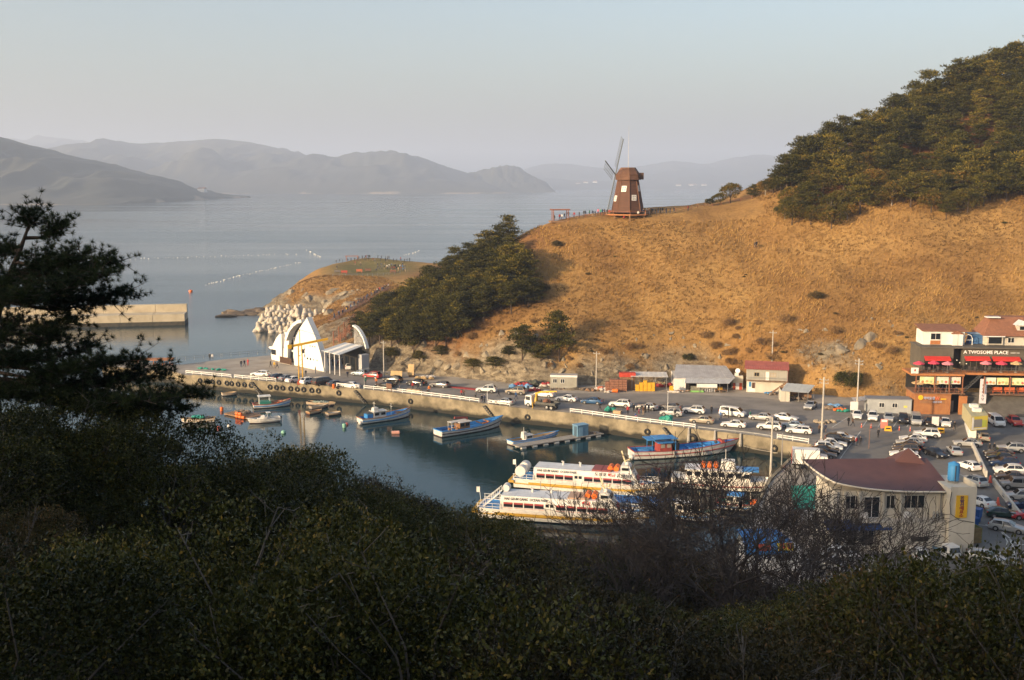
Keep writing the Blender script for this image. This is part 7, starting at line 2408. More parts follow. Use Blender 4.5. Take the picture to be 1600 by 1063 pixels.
def mill_window(k, f, z, w=1.15, h=1.35):
 """window on tower face k, fraction f across it"""
 j = (k + 1) % 8
 q_ = (z - .9) / 9.0
 a = Vector(lo[k]).lerp(Vector(hi[k]), q_)
 b = Vector(lo[j]).lerp(Vector(hi[j]), q_)
 c = a.lerp(b, f)
 n = Vector((c.x, c.y, 0)).normalized()
 e = (b - a).normalized()
 up = (Vector(hi[k]) - Vector(lo[k])).normalized()
 n = e.cross(up).normalized()
 M = Matrix((e.to_4d(), up.to_4d(), n.to_4d(), (0, 0, 0, 1))).transposed()
 M.translation = c + n * .06
 for i in range(3):
  M[3][i] = 0
 M[3][3] = 1
 mb = MB()
 for x_ in (-w / 2, 0, w / 2):
  mb.add([M @ Vector(p) for p in ((x_ - .1, -h / 2 - .1, 0), (x_ + .1, -h / 2 - .1, 0), (x_ + .1, h / 2 + .1, 0), (x_ - .1, h / 2 + .1, 0), (x_ - .1, -h / 2 - .1, .08), (x_ + .1, -h / 2 - .1, .08), (x_ + .1, h / 2 + .1, .08), (x_ - .1, h / 2 + .1, .08))],
               [(0, 3, 2, 1), (4, 5, 6, 7), (0, 1, 5, 4), (1, 2, 6, 5), (2, 3, 7, 6), (3, 0, 4, 7)])
 for y_ in (-h / 2, 0, h / 2):
  mb.add([M @ Vector(p) for p in ((-w / 2, y_ - .1, .01), (w / 2, y_ - .1, .01), (w / 2, y_ + .1, .01), (-w / 2, y_ + .1, .01), (-w / 2, y_ - .1, .085), (w / 2, y_ - .1, .085), (w / 2, y_ + .1, .085), (-w / 2, y_ + .1, .085))],
               [(0, 3, 2, 1), (4, 5, 6, 7), (0, 1, 5, 4), (1, 2, 6, 5), (2, 3, 7, 6), (3, 0, 4, 7)])
 o = mb.build('window', M_WFRAME, t)
 MB().add([M @ Vector(p) for p in ((-w / 2, -h / 2, .03), (w / 2, -h / 2, .03), (w / 2, h / 2, .03), (-w / 2, h / 2, .03))], [(0, 1, 2, 3)]).build('pane', mat('mill_pane', (.30, .28, .24), .15), o)
mill_window(7, .42, 7.3)
mill_window(0, .5, 4.9)
mill_window(6, .35, 4.7)
mill_window(1, .4, 7.4)
# deck and rail
for k in range(8):
 j = (k + 1) % 8
 a_, b_ = octagon(6.3, .55), octagon(4.2, .55)
 MB().add([a_[k], a_[j], b_[j], b_[k], (a_[k][0], a_[k][1], .25), (a_[j][0], a_[j][1], .25), (b_[j][0], b_[j][1], .25), (b_[k][0], b_[k][1], .25)],
             [(0, 1, 2, 3), (7, 6, 5, 4), (0, 4, 5, 1), (1, 5, 6, 2), (2, 6, 7, 3), (3, 7, 4, 0)]).build('deck_segment', M_ORANGEW, t)
 MB().bar((a_[k][0] * .97, a_[k][1] * .97, .2), (a_[k][0] * .97, a_[k][1] * .97, 1.6), .16).build('rail_post', M_REDWOOD, t)
 MB().bar((a_[k][0] * .97, a_[k][1] * .97, 1.35), (a_[j][0] * .97, a_[j][1] * .97, 1.35), .1).build('rail', M_REDWOOD, t)
 MB().span((a_[k][0] * .9 - .15, a_[k][1] * .9 - .15, -1.6), (a_[k][0] * .9 + .15, a_[k][1] * .9 + .15, .24)).build('deck_pile', M_WOOD, t)
# sails
ax = Vector((-.90, .40, .10)).normalized()
hub = Vector((-2.9, 1.2, 11.1))
h_ = Vector((-.42, -.90, 0)).normalized()
h_ = (h_ - ax * h_.dot(ax)).normalized()
v_ = h_.cross(ax).normalized()
if v_.z < 0:
 v_ = -v_
MB().bar((-1.0, .4, 10.9), hub + ax * .6, .5).build('axle', M_DARKM, t)
M_SAIL = mat('sail_grey', (.11, .13, .145), .7)
for k in range(4):
 a = R(-20 + 90 * k)
 d1 = (v_ * math.cos(a) + h_ * math.sin(a))
 d2 = (-v_ * math.sin(a) + h_ * math.cos(a))
 o = hub + ax * .45
 s_ = MB().bar(o, o + d1 * 10.3, .2, .2).build('sail', M_SAIL, t)
 mb = MB()
 for w_ in (.75, 1.5, 2.2):
  mb.bar(o + d1 * 1.8 + d2 * w_, o + d1 * 10.2 + d2 * w_, .04, .04)
 for i in range(15):
  mb.bar(o + d1 * (1.8 + i * .59), o + d1 * (1.8 + i * .59) + d2 * 2.2, .035, .035)
 mb.build('lattice', M_SAIL, s_)
# ---- fences, pergola and people on the crest
def fence_line(pts, label, name='post_fence', m=None, h=1.05, step=2.4, group='fences on the headland', rails=(.55, .95)):
 """pts in pixels on the land"""
 m = m or M_REDWOOD
 w = [head_hit(u, v) for u, v in pts]
 w = [p for p in w if p is not None]
 if len(w) < 2:
  return
 t = thing(name, label, 'fence', w[0], 0, group)
 o = w[0]
 ps = []
 for a, b in zip(w[:-1], w[1:]):
  n = max(1, int((b - a).length / step))
  for k in range(n):
   q_ = a.lerp(b, k / n)
   q_.z = head_z(q_.x, q_.y)
   ps.append(q_)
 ps.append(w[-1])
 pm = MB().box((0, 0, h / 2 - .1), (.13, .13, h + .2)).mesh('post', [m])
 for p in ps:
  link('post', pm, t, p - o)
 for z_ in rails:
  mb = MB()
  for a, b in zip(ps[:-1], ps[1:]):
   mb.bar(a - o + Vector((0, 0, z_)), b - o + Vector((0, 0, z_)), .07)
  mb.build('rail', m, t)
 return t
fence_line([(890, 344), (915, 341), (940, 339), (958, 338)], 'timber post fence along the crest left of the windmill')
fence_line([(1008, 337), (1040, 333), (1070, 329), (1100, 324), (1140, 318), (1175, 311)], 'timber post fence along the crest right of the windmill')
def land_pt(u, v):
 p = head_hit(u, v)
 return p
cp = land_pt(875, 345.5)
t = thing('crest_pergola', 'red brown timber pergola at the left end of the crest', 'pergola', cp, R(8))
for x_ in (-2.0, 2.0):
 for y_ in (-1.2, 1.2):
  MB().bar((x_, y_, -.5), (x_, y_, 2.9), .2).build('post', M_REDWOOD, t)
for k in range(7):
 MB().box((-2.4 + k * .8, 0, 3.12), (.18, 3.4, .16)).build('roof_slat', M_REDWOOD, t)
for y_ in (-1.2, 1.2):
 MB().box((0, y_, 2.95), (5.2, .16, .18)).build('beam', M_REDWOOD, t)
MB().span((-1.6, .6, .35), (1.6, 1.0, .45)).build('bench', M_REDWOOD, t)
MB().span((-2.8, -1.9, -.4), (2.8, 1.9, .05)).build('platform', M_WOOD, t)
crest_people = [(870.5, 344, 'green', 'person in green under the crest pergola'), (874.5, 345, 'red', 'person in red at the front of the crest pergola'), (878, 345, 'white', 'person in white at the right of the crest pergola'), (888, 341, 'black', 'person in black just right of the crest pergola'),
    (905, 341.5, 'black', 'person in black alone on the crest between pergola and pair'), (912.5, 340, 'charcoal', 'person in charcoal, left of a crest pair'), (915, 340, 'navy', 'person in navy, right of a crest pair'), (921, 339.5, 'green', 'person in green right of the crest pair'),
    (934.5, 337.5, 'pink', 'person in pink left of the windmill deck'), (938.5, 337.5, 'green', 'person in bright green left of the windmill deck'), (941, 337.5, 'blue', 'person in blue left of the windmill deck'), (944, 337.5, 'brown', 'person in brown beside the windmill deck'),
    (1010.5, 336.5, 'grey', 'person in grey right of the windmill'), (1014, 336.5, 'brown', 'person in brown right of the windmill'), (1018.5, 335.5, 'black', 'person in black, taller of the pair right of windmill'), (1020.5, 335.5, 'navy', 'person in navy, beside the tall one right of windmill'),
    (1028.5, 335, 'black', 'person in black, left of the far crest trio'), (1032, 335, 'charcoal', 'person in charcoal, middle of the far crest trio'), (1035, 335, 'black', 'person in black, right of the far crest trio'),
    (975, 345, 'red', 'person in red sitting below the windmill deck'), (997, 341, 'white', 'person in white at the corner of the windmill deck'),
    (1178.8, 391, 'charcoal', 'person in charcoal, left of two on the open slope'), (1181.6, 391, 'black', 'person in black, right of two on the open slope')]
for u, v, j, lab in crest_people:
 p = land_pt(u, v)
 if p:
  person(p + Vector((0, 0, .5 if 'slope' in lab else .15)), lab, j, pose='sit' if 'sitting' in lab else None, group='people on the hill crest')
for u in (866, 882, 897, 926, 930, 948, 952, 1005, 1008, 1024, 1041, 1047, 1053, 1075):
 p = land_pt(u, np.interp(u, [860, 890, 950, 1010, 1050, 1080], [347.5, 343, 339, 338, 335, 331]))
 if p:
  person(p + Vector((0, 0, .2)), 'visitor strolling along the crest path near the windmill', prs.choice(['black', 'navy', 'charcoal', 'red', 'black']), group='strollers on the crest')
# ---- the cape
# people on the lawn
cape = [(505, 413, 2), (508.5, 412, 2), (514, 412, 1), (517, 411, 1), (530, 409, 1), (543, 407.5, 1), (561, 406, 1), (566, 405.5, 1), (571, 404.5, 2), (575, 404.5, 2), (578, 404.5, 1), (590.5, 405, 1), (596, 405, 1), (602.5, 406, 1), (606, 406, 1), (608, 406, 1), (626, 407.5, 1), (630, 407.5, 1), (636, 409.5, 1), (640, 409.5, 1),
  (526.5, 421, 1), (555, 414.5, 1), (563.5, 415, 1), (605, 420, 1), (612, 420.5, 1), (617, 420.5, 1), (629, 416, 1), (586, 409, 1)]
for u, v, n_ in cape:
 for k in range(n_):
  p = land_pt(u + k * 1.6, v)
  if p:
   person(p, 'visitor standing on the grassy top of the cape', group='visitors on the cape lawn')
for k in range(22):
 u = 498 + k * 6.4 + prs.uniform(-2, 2)
 p = land_pt(u, np.interp(u, [498, 560, 640], [415.5, 407.5, 411]))
 if p:
  person(p, 'visitor along the far edge of the cape top', prs.choice(['black', 'navy', 'charcoal', 'black', 'red']), group='visitors at the edge of the cape')
for k in range(26):
 u = 590 + (k % 13) * 3.6 + prs.uniform(-1, 1)
 v = 416.5 + (k // 13) * 4.0 + (k % 13) * .35 + prs.uniform(-.8, .8)
 p = land_pt(u, v)
 if p:
  person(p, 'visitor in the long line across the cape lawn', group='line of visitors on the cape lawn')
t = thing('picture_frame_bench', 'red timber photo frame on the far edge of the cape', 'frame', land_pt(550, 408), R(4))
for x_ in (-2.4, 2.4):
 MB().bar((x_, 0, 0), (x_, 0, 2.1), .3).build('post', M_REDWOOD, t)
MB().bar((-2.9, 0, 2.1), (2.9, 0, 2.1), .3).build('beam', M_REDWOOD, t)
for u, v, lab in ((561.5, 426, 'orange rest bench at the left on the cape lawn edge'), (538, 428, 'red rest bench on the cape lawn near the fence'), (527, 427, 'grey rest bench at the left edge of cape lawn'), (575, 425, 'brown rest bench in the middle of the cape lawn'), (614, 427, 'brown rest bench at the right of the cape lawn')):
 p = land_pt(u, v)
 if not p:
  continue
 b0 = thing('lawn_bench', lab, 'bench', p, R(10), 'benches on the cape lawn')
 mm = mat('bench_' + lab.split()[0], {'orange': (.48, .14, .05), 'red': (.42, .07, .04), 'grey': (.16, .14, .13), 'brown': (.20, .09, .05)}[lab.split()[0]], .7)
 MB().box((0, 0, .5), (2.4, .9, .12)).build('seat', mm, b0)
 MB().box((0, .4, .95), (2.4, .1, .6)).build('backrest', mm, b0)
 for x_ in (-.95, .95):
  MB().box((x_, 0, .22), (.2, .8, .45)).build('leg', mm, b0)
for u, v in ((578, 424), (588, 424), (612, 426), (617, 426), (566, 424)):
 p = land_pt(u, v)
 if p:
  person(p, 'visitor sitting at the benches of the cape lawn', pose='sit', group='sitting visitors on the cape lawn')
fence_line([(488, 417), (500, 415), (515, 413)], 'timber fence at the left edge of the cape', m=M_WOOD)
fence_line([(520, 432), (550, 432.5), (590, 431), (625, 428)], 'thin rail fence along the near edge of the cape lawn', m=M_GREYM, h=.9)
lp = thing('lamp_post', 'thin lamp post on the cape lawn', 'lamp post', land_pt(586, 412), 0, 'lamp posts')
MB().tube([(0, 0, 0), (0, 0, 4.4)], [.07, .045], 6).build('pole', M_GREYM, lp)
MB().bar((0, 0, 4.4), (.6, 0, 4.5), .1).build('lamp', M_GREYM, lp)
# stairway with the queue
sw_px = [(519, 502), (528, 496), (540, 489), (552, 482), (566, 474), (580, 466), (594, 458), (606, 451)]
sw_w = [land_pt(u, v) for u, v in sw_px]
sw_w = [p for p in sw_w if p]
t = thing('hill_stairway', 'timber stairway with rails climbing towards the cape', 'stairway', sw_w[0])
o = sw_w[0]
for k, (a, b) in enumerate(zip(sw_w[:-1], sw_w[1:])):
 d_ = b - a
 n_ = Vector((-d_.y, d_.x, 0)).normalized() * 1.3
 MB().bar(a - o + Vector((0, 0, .12)), b - o + Vector((0, 0, .12)), 2.4, .2).build('flight', M_WOOD, t)
 for sg in (-1, 1):
  mb = MB()
  m_ = max(2, int(d_.length / 1.8))
  for i in range(m_):
   p = a.lerp(b, i / m_) - o + n_ * sg
   mb.bar(p, p + Vector((0, 0, 1.2)), .1)
  for z_ in (.6, 1.1):
   mb.bar(a - o + n_ * sg + Vector((0, 0, z_)), b - o + n_ * sg + Vector((0, 0, z_)), .08)
  mb.build('handrail', M_REDWOOD, t)
 steps = max(2, int(d_.length / 1.1))
 for i in range(steps):
  p = a.lerp(b, (i + prs.uniform(.1, .9)) / steps) + n_ * prs.uniform(-.5, .5) + Vector((0, 0, .23))
  person(p, 'visitor in the queue on the timber stairway', prs.choice(['black', 'navy', 'charcoal', 'grey', 'black', 'brown', 'denim', 'navy', 'red', 'white', 'blue', 'yellow']), group='queue on the timber stairway')
# red timber stair tower behind the terminal
t = thing('stair_tower', 'red brown timber stair tower rising behind the white terminal', 'stairs', P(527, 548, QZ), R(-38))
for x_ in (-1.4, 1.4):
 for k in range(5):
  MB().bar((x_, k * 2.0, 0), (x_, k * 2.0, 5.2 + k * 1.1), .2).build('post', M_REDWOOD, t)
for k in range(16):
 MB().box((0, k * .52, 3.0 + k * .29), (2.7, .5, .12)).build('tread', M_REDWOOD, t)
for x_ in (-1.4, 1.4):
 for z_ in (.5, 1.1, 1.7):
  MB().bar((x_, 0, 3.0 + z_), (x_, 8.2, 7.7 + z_), .1).build('handrail', M_REDWOOD, t)
# seaward railing of the quay apron
for (u0, v0, u1, v1), lab in (((262, 566, 345, 559), 'grey pipe railing at the seaward edge by the two people'), ((347, 559, 416, 553), 'grey pipe railing at the seaward edge left of the terminal')):
 a, b = P(u0, v0, QZ + .02), P(u1, v1, QZ + .02)
 t = thing('pipe_railing', lab, 'railing', a, 0, 'pipe railings at the seaward edge')
 d_ = b - a
 n_ = int(d_.length / 2.2)
 pm = MB().tube([(0, 0, 0), (0, 0, 1.1)], .05, 6).mesh('post', [M_GREYM])
 for k in range(n_ + 1):
  link('post', pm, t, d_ * (k / n_))
 for z_ in (.55, 1.08):
  MB().tube([Vector((0, 0, z_)), d_ + Vector((0, 0, z_))], .04, 6).build('rail', M_GREYM, t)
# ---- tetrapods
def tetra_mesh(seed):
 mb = MB()
 rr = random.Random(seed)
 q_ = Matrix.Rotation(rr.uniform(0, 6.28), 3, 'Z') @ Matrix.Rotation(rr.uniform(-.35, .35), 3, 'X') @ Matrix.Rotation(rr.uniform(-.35, .35), 3, 'Y')
 dirs = [Vector((0, 0, 1)), Vector((.943, 0, -.333)), Vector((-.471, .816, -.333)), Vector((-.471, -.816, -.333))]
 for d_ in dirs:
  e = q_ @ d_
  mb.tube([e * 0, e * 1.0, e * 2.0, e * 2.1], [.95, .78, .56, .45], 10)
 return mb.mesh('tetrapod', [mat('tetrapod_concrete', (.40, .35, .28), .9, (.50, .44, .36), .7, bump=.02)], 60)
tets = [tetra_mesh(k) for k in range(7)]
tr = random.Random(12)
for vrow, zrow, u0, u1, n_ in ((517, .2, 402, 470, 10), (512, 1.0, 404, 500, 13), (505, 2.2, 408, 516, 14), (498, 3.4, 412, 520, 13), (491, 4.6, 416, 505, 10), (486, 5.6, 430, 470, 5)):
 for k in range(n_):
  u = u0 + (u1 - u0) * (k + tr.uniform(-.3, .3)) / (n_ - 1)
  o = link('tetrapod', tr.choice(tets), None, P(u, vrow + tr.uniform(-1.5, 1.5), zrow), tr.uniform(0, 6.28), tr.uniform(.85, 1.1))
  tag(o, 'pale concrete tetrapod in the sea wall heap below the cape', 'tetrapod', 'tetrapods below the cape')
# ---- rocks
M_ROCK = mat('shore_rock', (.085, .062, .042), .95, (.20, .145, .09), .35, bump=.12, bscale=1.2)
M_ROCK2 = mat('slope_rock', (.17, .14, .10), .95, (.30, .25, .175), .4, bump=.15, bscale=1.0)
def rock_mesh(seed, m, sub=2):
 rr = random.Random(seed)
 bm = bmesh.new()
 bmesh.ops.create_icosphere(bm, subdivisions=sub + 1, radius=1.0)
 planes = [(Vector((rr.uniform(-1, 1), rr.uniform(-1, 1), rr.uniform(-1, 1))).normalized(), rr.uniform(.42, .8)) for _ in range(11)]
 for q_ in bm.verts:
  for n_, d_ in planes:
   k = q_.co.dot(n_)
   if k > d_:
    q_.co -= n_ * (k - d_) * .92
  q_.co *= 1 + rr.uniform(-.035, .035)
 me = bpy.data.meshes.new('rock')
 bm.to_mesh(me)
 bm.free()
 me.materials.append(m)
 return me
rocks_a = [rock_mesh(k, M_ROCK) for k in range(6)]
rocks_b = [rock_mesh(k + 20, M_ROCK2) for k in range(7)]
for k in range(34):
 q_ = tr.random()
 u = 352 + 78 * q_
 v = 492 - 14 * q_ * tr.random() + (tr.random() - .5) * 6 * (1 - q_)
 s_ = tr.uniform(1.6, 3.6)
 o = link('reef_rock', tr.choice(rocks_a), None, P(u, v, 0) + Vector((0, 0, .1)), tr.uniform(0, 6.28), (s_ * 1.6, s_, s_ * tr.uniform(.25, .5)))
 tag(o, 'dark flat reef rock off the foot of the cape', 'rock', 'reef rocks off the cape')
for k in range(26):
 o = link('shore_rock', tr.choice(rocks_a), None, P(tr.uniform(238, 300), tr.uniform(584, 602), 0) + Vector((0, 3, tr.uniform(0, 1.2))), tr.uniform(0, 6.28), tr.uniform(.6, 1.4))
 tag(o, 'dark riprap rock at the tip of the quay', 'rock', 'riprap rocks at the quay tip')
for k in range(110):
 u = tr.choice([tr.uniform(540, 720), tr.uniform(720, 900), tr.uniform(900, 1080), tr.uniform(1080, 1420)])
 v = np.interp(u, [540, 600, 720, 850, 1060, 1200, 1420], [555, 565, 580, 588, 585, 575, 580]) - tr.uniform(0, 1) ** 1.6 * (70 if u < 1100 else 90)
 p = land_pt(u, v)
 if p and p.y < 300:
  s_ = tr.uniform(.5, 1.5) * (1.15 if u < 950 else .75)
  o = link('slope_rock', tr.choice(rocks_b), None, p + Vector((0, .5 * s_, -.3 * s_)), tr.uniform(0, 6.28), (s_ * 1.2, s_, s_ * tr.uniform(.7, 1.2)))
  tag(o, 'grey weathered rock sticking out of the foot of the grassy hill', 'rock', 'rocks at the foot of the hill')
for u, v, s_, lab in ((1316, 548, 1.5, 'tall pale rock slab alone on the lower slope'), (1360, 530, 1.9, 'broad pale rock outcrop above the pale container'), (1345, 542, 1.8, 'pale rock outcrop below the broad one'), (1290, 517, 1.0, 'small pale rock pillar on the slope above the red roof')):
 p = land_pt(u, v)
 if p:
  tag(link('slope_rock', rocks_b[int(u) % 7], None, p + Vector((0, .4, -.4)), u, (s_ * 1.3, s_, s_ * 1.25)), lab, 'rock', 'pale outcrops on the slope')
# cape cliff rocks
for k in range(34):
 u, v = tr.uniform(430, 560), tr.uniform(445, 492)
 p = land_pt(u, v)
 if p and p.z < 10 and p.y > 340:
  s_ = tr.uniform(1.0, 2.4)
  o = link('cliff_rock', tr.choice(rocks_b), None, p + Vector((0, .5, -.4 * s_)), tr.uniform(0, 6.28), (s_ * 1.3, s_, s_))
  tag(o, 'ochre rock in the cliff of the cape', 'rock', 'cliff rocks of the cape')
# ---- poles
def utility_pole(u, v, h, label, cross=2, r=.16, m=None, z=None, tilt=0):
 p = P(u, v, QZ + .01) if z is None else z
 t = thing('utility_pole', label, 'pole', p, R(-30), 'utility poles')
 MB().tube([(0, 0, -.5), (0, 0, h)], [r, r * .72], 10).build('pole', m or M_CONC, t, 60)
 for k in range(cross):
  MB().bar((-.8, 0, h - .5 - k * .6), (.8, 0, h - .5 - k * .6), .1).build('crossarm', M_GREYM, t)
  for x_ in (-.7, 0, .7):
   MB().lathe([(.06, 0), (.08, .1), (.03, .2)], 6, (x_, 0, h - .45 - k * .6)).build('insulator', M_CONC, t)
 return t
utility_pole(600, 589, 8.6, 'concrete utility pole beside the red car', 1)
utility_pole(931.5, 606, 8.2, 'concrete utility pole behind the blue sedan', 1)
utility_pole(1283.5, 688, 11.4, 'tall concrete utility pole at the car park entrance', 2, .2)
utility_pole(1338.5, 646, 11.0, 'tall concrete utility pole beside the pale container', 2, .18)
utility_pole(1204, 742, 9.2, 'concrete pole rising from the quay beside the box truck', 0, .2)
utility_pole(1221, 728, 5.4, 'short steel lamp pole on the quay near the box truck', 1, .1, M_GREYM)
p_ = land_pt(1206, 572)
utility_pole(0, 0, 7.5, 'concrete utility pole behind the red roofed house', 1, .15, None, p_)
def lamp_pole(u, v, h, label, m=None, head=True, r=.07):
 t = thing('lamp_pole', label, 'lamp post', P(u, v, QZ + .01), 0, 'lamp posts')
 MB().tube([(0, 0, 0), (0, 0, h)], [r, r * .6], 8).build('pole', m or M_GREYM, t)
 if head:
  MB().bar((0, 0, h), (.9, 0, h + .15), .08).box((.95, 0, h + .15), (.5, .2, .1)).build('lamp', m or M_GREYM, t)
lamp_pole(569.5, 607, 4.4, 'thin grey lamp post at the railing gap')
lamp_pole(761.5, 631, 4.0, 'thin white lamp post beside the landing steps', M_WHITE)
lamp_pole(1043, 651, 4.8, 'thin white lamp post before the silver sport utility car', M_WHITE)
lamp_pole(1357.5, 701, 4.2, 'thin orange brown post in the middle of the car park', M_RUST, False, .05)
# wires between poles
wires = [((600, 589, 8.1), (931.5, 606, 7.7)), ((1283.5, 688, 10.9), (1338.5, 646, 10.5)), ((931.5, 606, 7.7), (1338.5, 646, 10.5))]
for (a, b) in wires:
 pa_, pb_ = P(a[0], a[1], QZ) + Vector((0, 0, a[2])), P(b[0], b[1], QZ) + Vector((0, 0, b[2]))
 n_ = 14
 pts = [pa_.lerp(pb_, k / n_) - Vector((0, 0, 1.6 * 4 * (k / n_) * (1 - k / n_))) for k in range(n_ + 1)]
 tag(MB().tube(pts, .012, 4).build('overhead_wire', M_DARKM), {0: 'overhead wire between the two left utility poles', 1: 'overhead wire between the two tall poles at the car park', 2: 'long overhead wire along the foot of the hill'}[wires.index((a, b))], 'wire')
# ---- heaps and small things along the road
def pile(u, v, label, cat, cols, r, n, seed, flat=.6, z=None, name='heap'):
 t = thing(name, label, cat, P(u, v, QZ + .01) if z is None else z)
 for k, m in enumerate(cols):
  rr = random.Random(seed + k)
  heap(t, (rr.uniform(-.5, .5) * r[0], rr.uniform(-.3, .3) * r[1] + (.4 if k else 0), r[2] * (.4 + .35 * k)), (r[0] * (.9 - .15 * k), r[1] * .8, r[2] * (.7 if k == 0 else .5)), m, n, seed * 7 + k, flat, 'bundle')
 return t
M_BTARP = mat('blue_tarp', (.10, .26, .48), .7, (.20, .36, .55), 2, bump=.06)
M_RNET = mat('red_net', (.36, .04, .035), .9, (.24, .03, .03), 3, bump=.05)
M_DNET = mat('dark_green_net', (.05, .06, .045), .95, (.09, .09, .07), 3, bump=.05)
M_BAG = mat('white_sack', (.56, .52, .46), .85, (.46, .40, .34), 2, bump=.04)
M_PLY = mat('plywood', (.48, .34, .17), .8, (.40, .27, .13), 1.5)
pile(812, 607, 'heap of blue tarpaulin and red nets behind the beige car', 'heap', [M_BTARP, M_RNET], (2.6, 1.0, .9), 12, 5)
pile(826, 604, 'dark green net heap right of the blue tarpaulin heap', 'heap', [M_DNET], (2.0, 1.0, 1.3), 12, 6)
pile(838, 611, 'red and white float heap behind the crane truck', 'heap', [M_RNET, M_BAG], (1.8, .8, .55), 10, 7)
pile(853, 605, 'white sacks and red bundle left of the container hut', 'heap', [M_BAG, M_RNET], (1.5, .7, .8), 8, 8)
pile(872, 609, 'grey gas cylinder and rope heap before the container hut', 'heap', [M_NET], (2.2, .6, .35), 10, 9)
pile(921, 611, 'brown planks and rubble between container hut and pole', 'heap', [M_WOOD, M_NET], (3.2, 1.0, .5), 14, 10)
pile(939, 611, 'heap of white and coral floats beside the pole', 'heap', [M_BAG, mat('coral_float', (.55, .16, .08), .6)], (1.2, .7, .7), 9, 11)
pile(951, 613.5, 'white net bundle in front of the crate stack', 'heap', [M_BAG], (1.0, .5, .4), 7, 12)
ob_ = tag(MB().tube([(-.6, 0, .4), (.6, 0, .4)], .4, 12).build('orange_barrel', M_ORANGE, None, 40, P(961, 613.5, QZ + .02), R(-10)), 'orange barrel lying in front of the crate stack', 'barrel')
pile(1040, 605, 'colourful float heap between tin shelter and fish shed', 'heap', [M_RNET, mat('mixed_float', (.30, .34, .20), .7, (.5, .25, .1), 3)], (1.6, .9, .9), 10, 13)
cr2 = tag(MB().box((0, 0, .7), (.8, .7, 1.4), top=.9).build('yellow_bin', M_CRY, None, None, P(1049, 613, QZ + .02)), 'single tall yellow bin left of the fish shed', 'bin')
pile(1064, 613.5, 'buckets and boxes along the fish shed front', 'heap', [M_BAG, M_WOOD], (2.4, .4, .4), 10, 14)
pile(1205, 617, 'rubble and blue bucket heap under the house stairs', 'heap', [M_NET, M_BLUEP], (2.4, .8, .5), 12, 15)
pile(1305, 640, 'blue white tarpaulin heap right of the open shed', 'heap', [M_NET, M_BTARP], (2.0, .9, .8), 11, 16)
pile(1318, 644, 'green and orange bundles left of the sign board', 'heap', [M_TEAL, M_ORANGE], (1.7, .7, .6), 8, 17)
pile(1296, 661, 'tangled pale rope and branch heap beside the tall pole', 'heap', [mat('pale_rope_heap', (.42, .34, .24), .95, (.30, .24, .17), 3, bump=.08)], (2.6, 1.3, .5), 18, 18)
pile(660, 593, 'heap of sheets and white sacks behind the black sedan', 'heap', [M_PLY, M_BAG], (2.4, .9, .7), 12, 19)
for u, v, w_, h2, lab in ((641, 592, 1.5, 2.6, 'upright plywood board leaning at the debris heap'), (618, 594, 2.8, 1.3, 'low plywood board lying left of the upright one')):
 t = thing('plywood_board', lab, 'board', P(u, v, QZ + .01) + Vector((0, 2.0, 0)), R(-12), 'plywood boards at the heap')
 MB().box((0, 0, h2 / 2 + .5), (w_, .08, h2), M=Matrix.Rotation(-.18, 4, 'X')).build('sheet', M_PLY, t)
 MB().box((0, .45, .4), (w_ * .8, .8, .8)).build('support', M_WOOD, t)
tag(MB().box((0, 0, .05), (9.5, 1.6, .1)).build('red_net_strip', M_RNET, None, None, P(716, 606, QZ + .01), R(-28)), 'long red net spread along the foot of the rock', 'net')
tag(MB().box((0, 0, .04), (5.5, 1.2, .08)).build('green_net_strip', M_TEAL, None, None, P(700, 603, QZ + .01), R(-28)), 'narrow green net beside the red net strip', 'net')
# on the quay edge
tag(MB().lathe([(.32, 0), (.38, .3), (.34, .9), (.12, 1.0)], 12).build('orange_barrel', M_ORANGE, None, 40, P(521.5, 607, QZ + .02)), 'orange barrel standing on the quay beside the railing', 'barrel')
t = thing('notice_board', 'brown notice board on two posts at the railing', 'sign', P(608, 614, QZ + .2), R(QA))
MB().box((0, 0, 1.5), (1.4, .1, 1.1)).build('board', mat('notice_brown', (.15, .075, .045), .8), t)
for x_ in (-.55, .55):
 MB().bar((x_, .07, 0), (x_, .07, 1.95), .09).build('post', M_WOOD, t)
for k, (u, v) in enumerate(((640, 612.5), (648, 613.5), (655, 614.5))):
 tag(MB().box((0, 0, .35), (1.1, .7, .7), top=.92).build('cardboard_box', mat('cardboard', (.42, .30, .17), .85), None, None, P(u, v, QZ + .02), R(-20 - k * 12)), ['tan box leftmost of three behind the long railing', 'tan box in the middle of three behind the long railing', 'tan box rightmost of three behind the long railing'][k], 'box', 'boxes behind the railing')
for u, v, s_, lab in ((951, 643.5, 1.0, 'green tarpaulin bundle on the quay below the blue sedan'), (1041, 659, 1.1, 'dark green tarpaulin roll on the railing at the steps')):
 t = thing('tarpaulin_bundle', lab, 'tarpaulin', P(u, v, QZ + .02), 0, 'green tarpaulins on the quay', s_)
 heap(t, (0, 0, .45), (.9, .4, .45), M_TEAL, 8, int(u), .8, 'cloth')
tag(MB().box((0, 0, .3), (1.6, 1.0, .6)).build('fish_box', M_BUFF, None, None, P(965, 646, QZ + .02), R(-28)), 'pale fish box beside the green tarpaulin bundle', 'box')
t = thing('tarpaulin_bundle', 'green tarpaulin spread at the far tip of the quay', 'tarpaulin', P(330, 578, QZ + .02), R(-20), 'green tarpaulins on the quay')
heap(t, (0, 0, .2), (4.0, .5, .35), M_TEAL, 14, 77, .5, 'cloth')
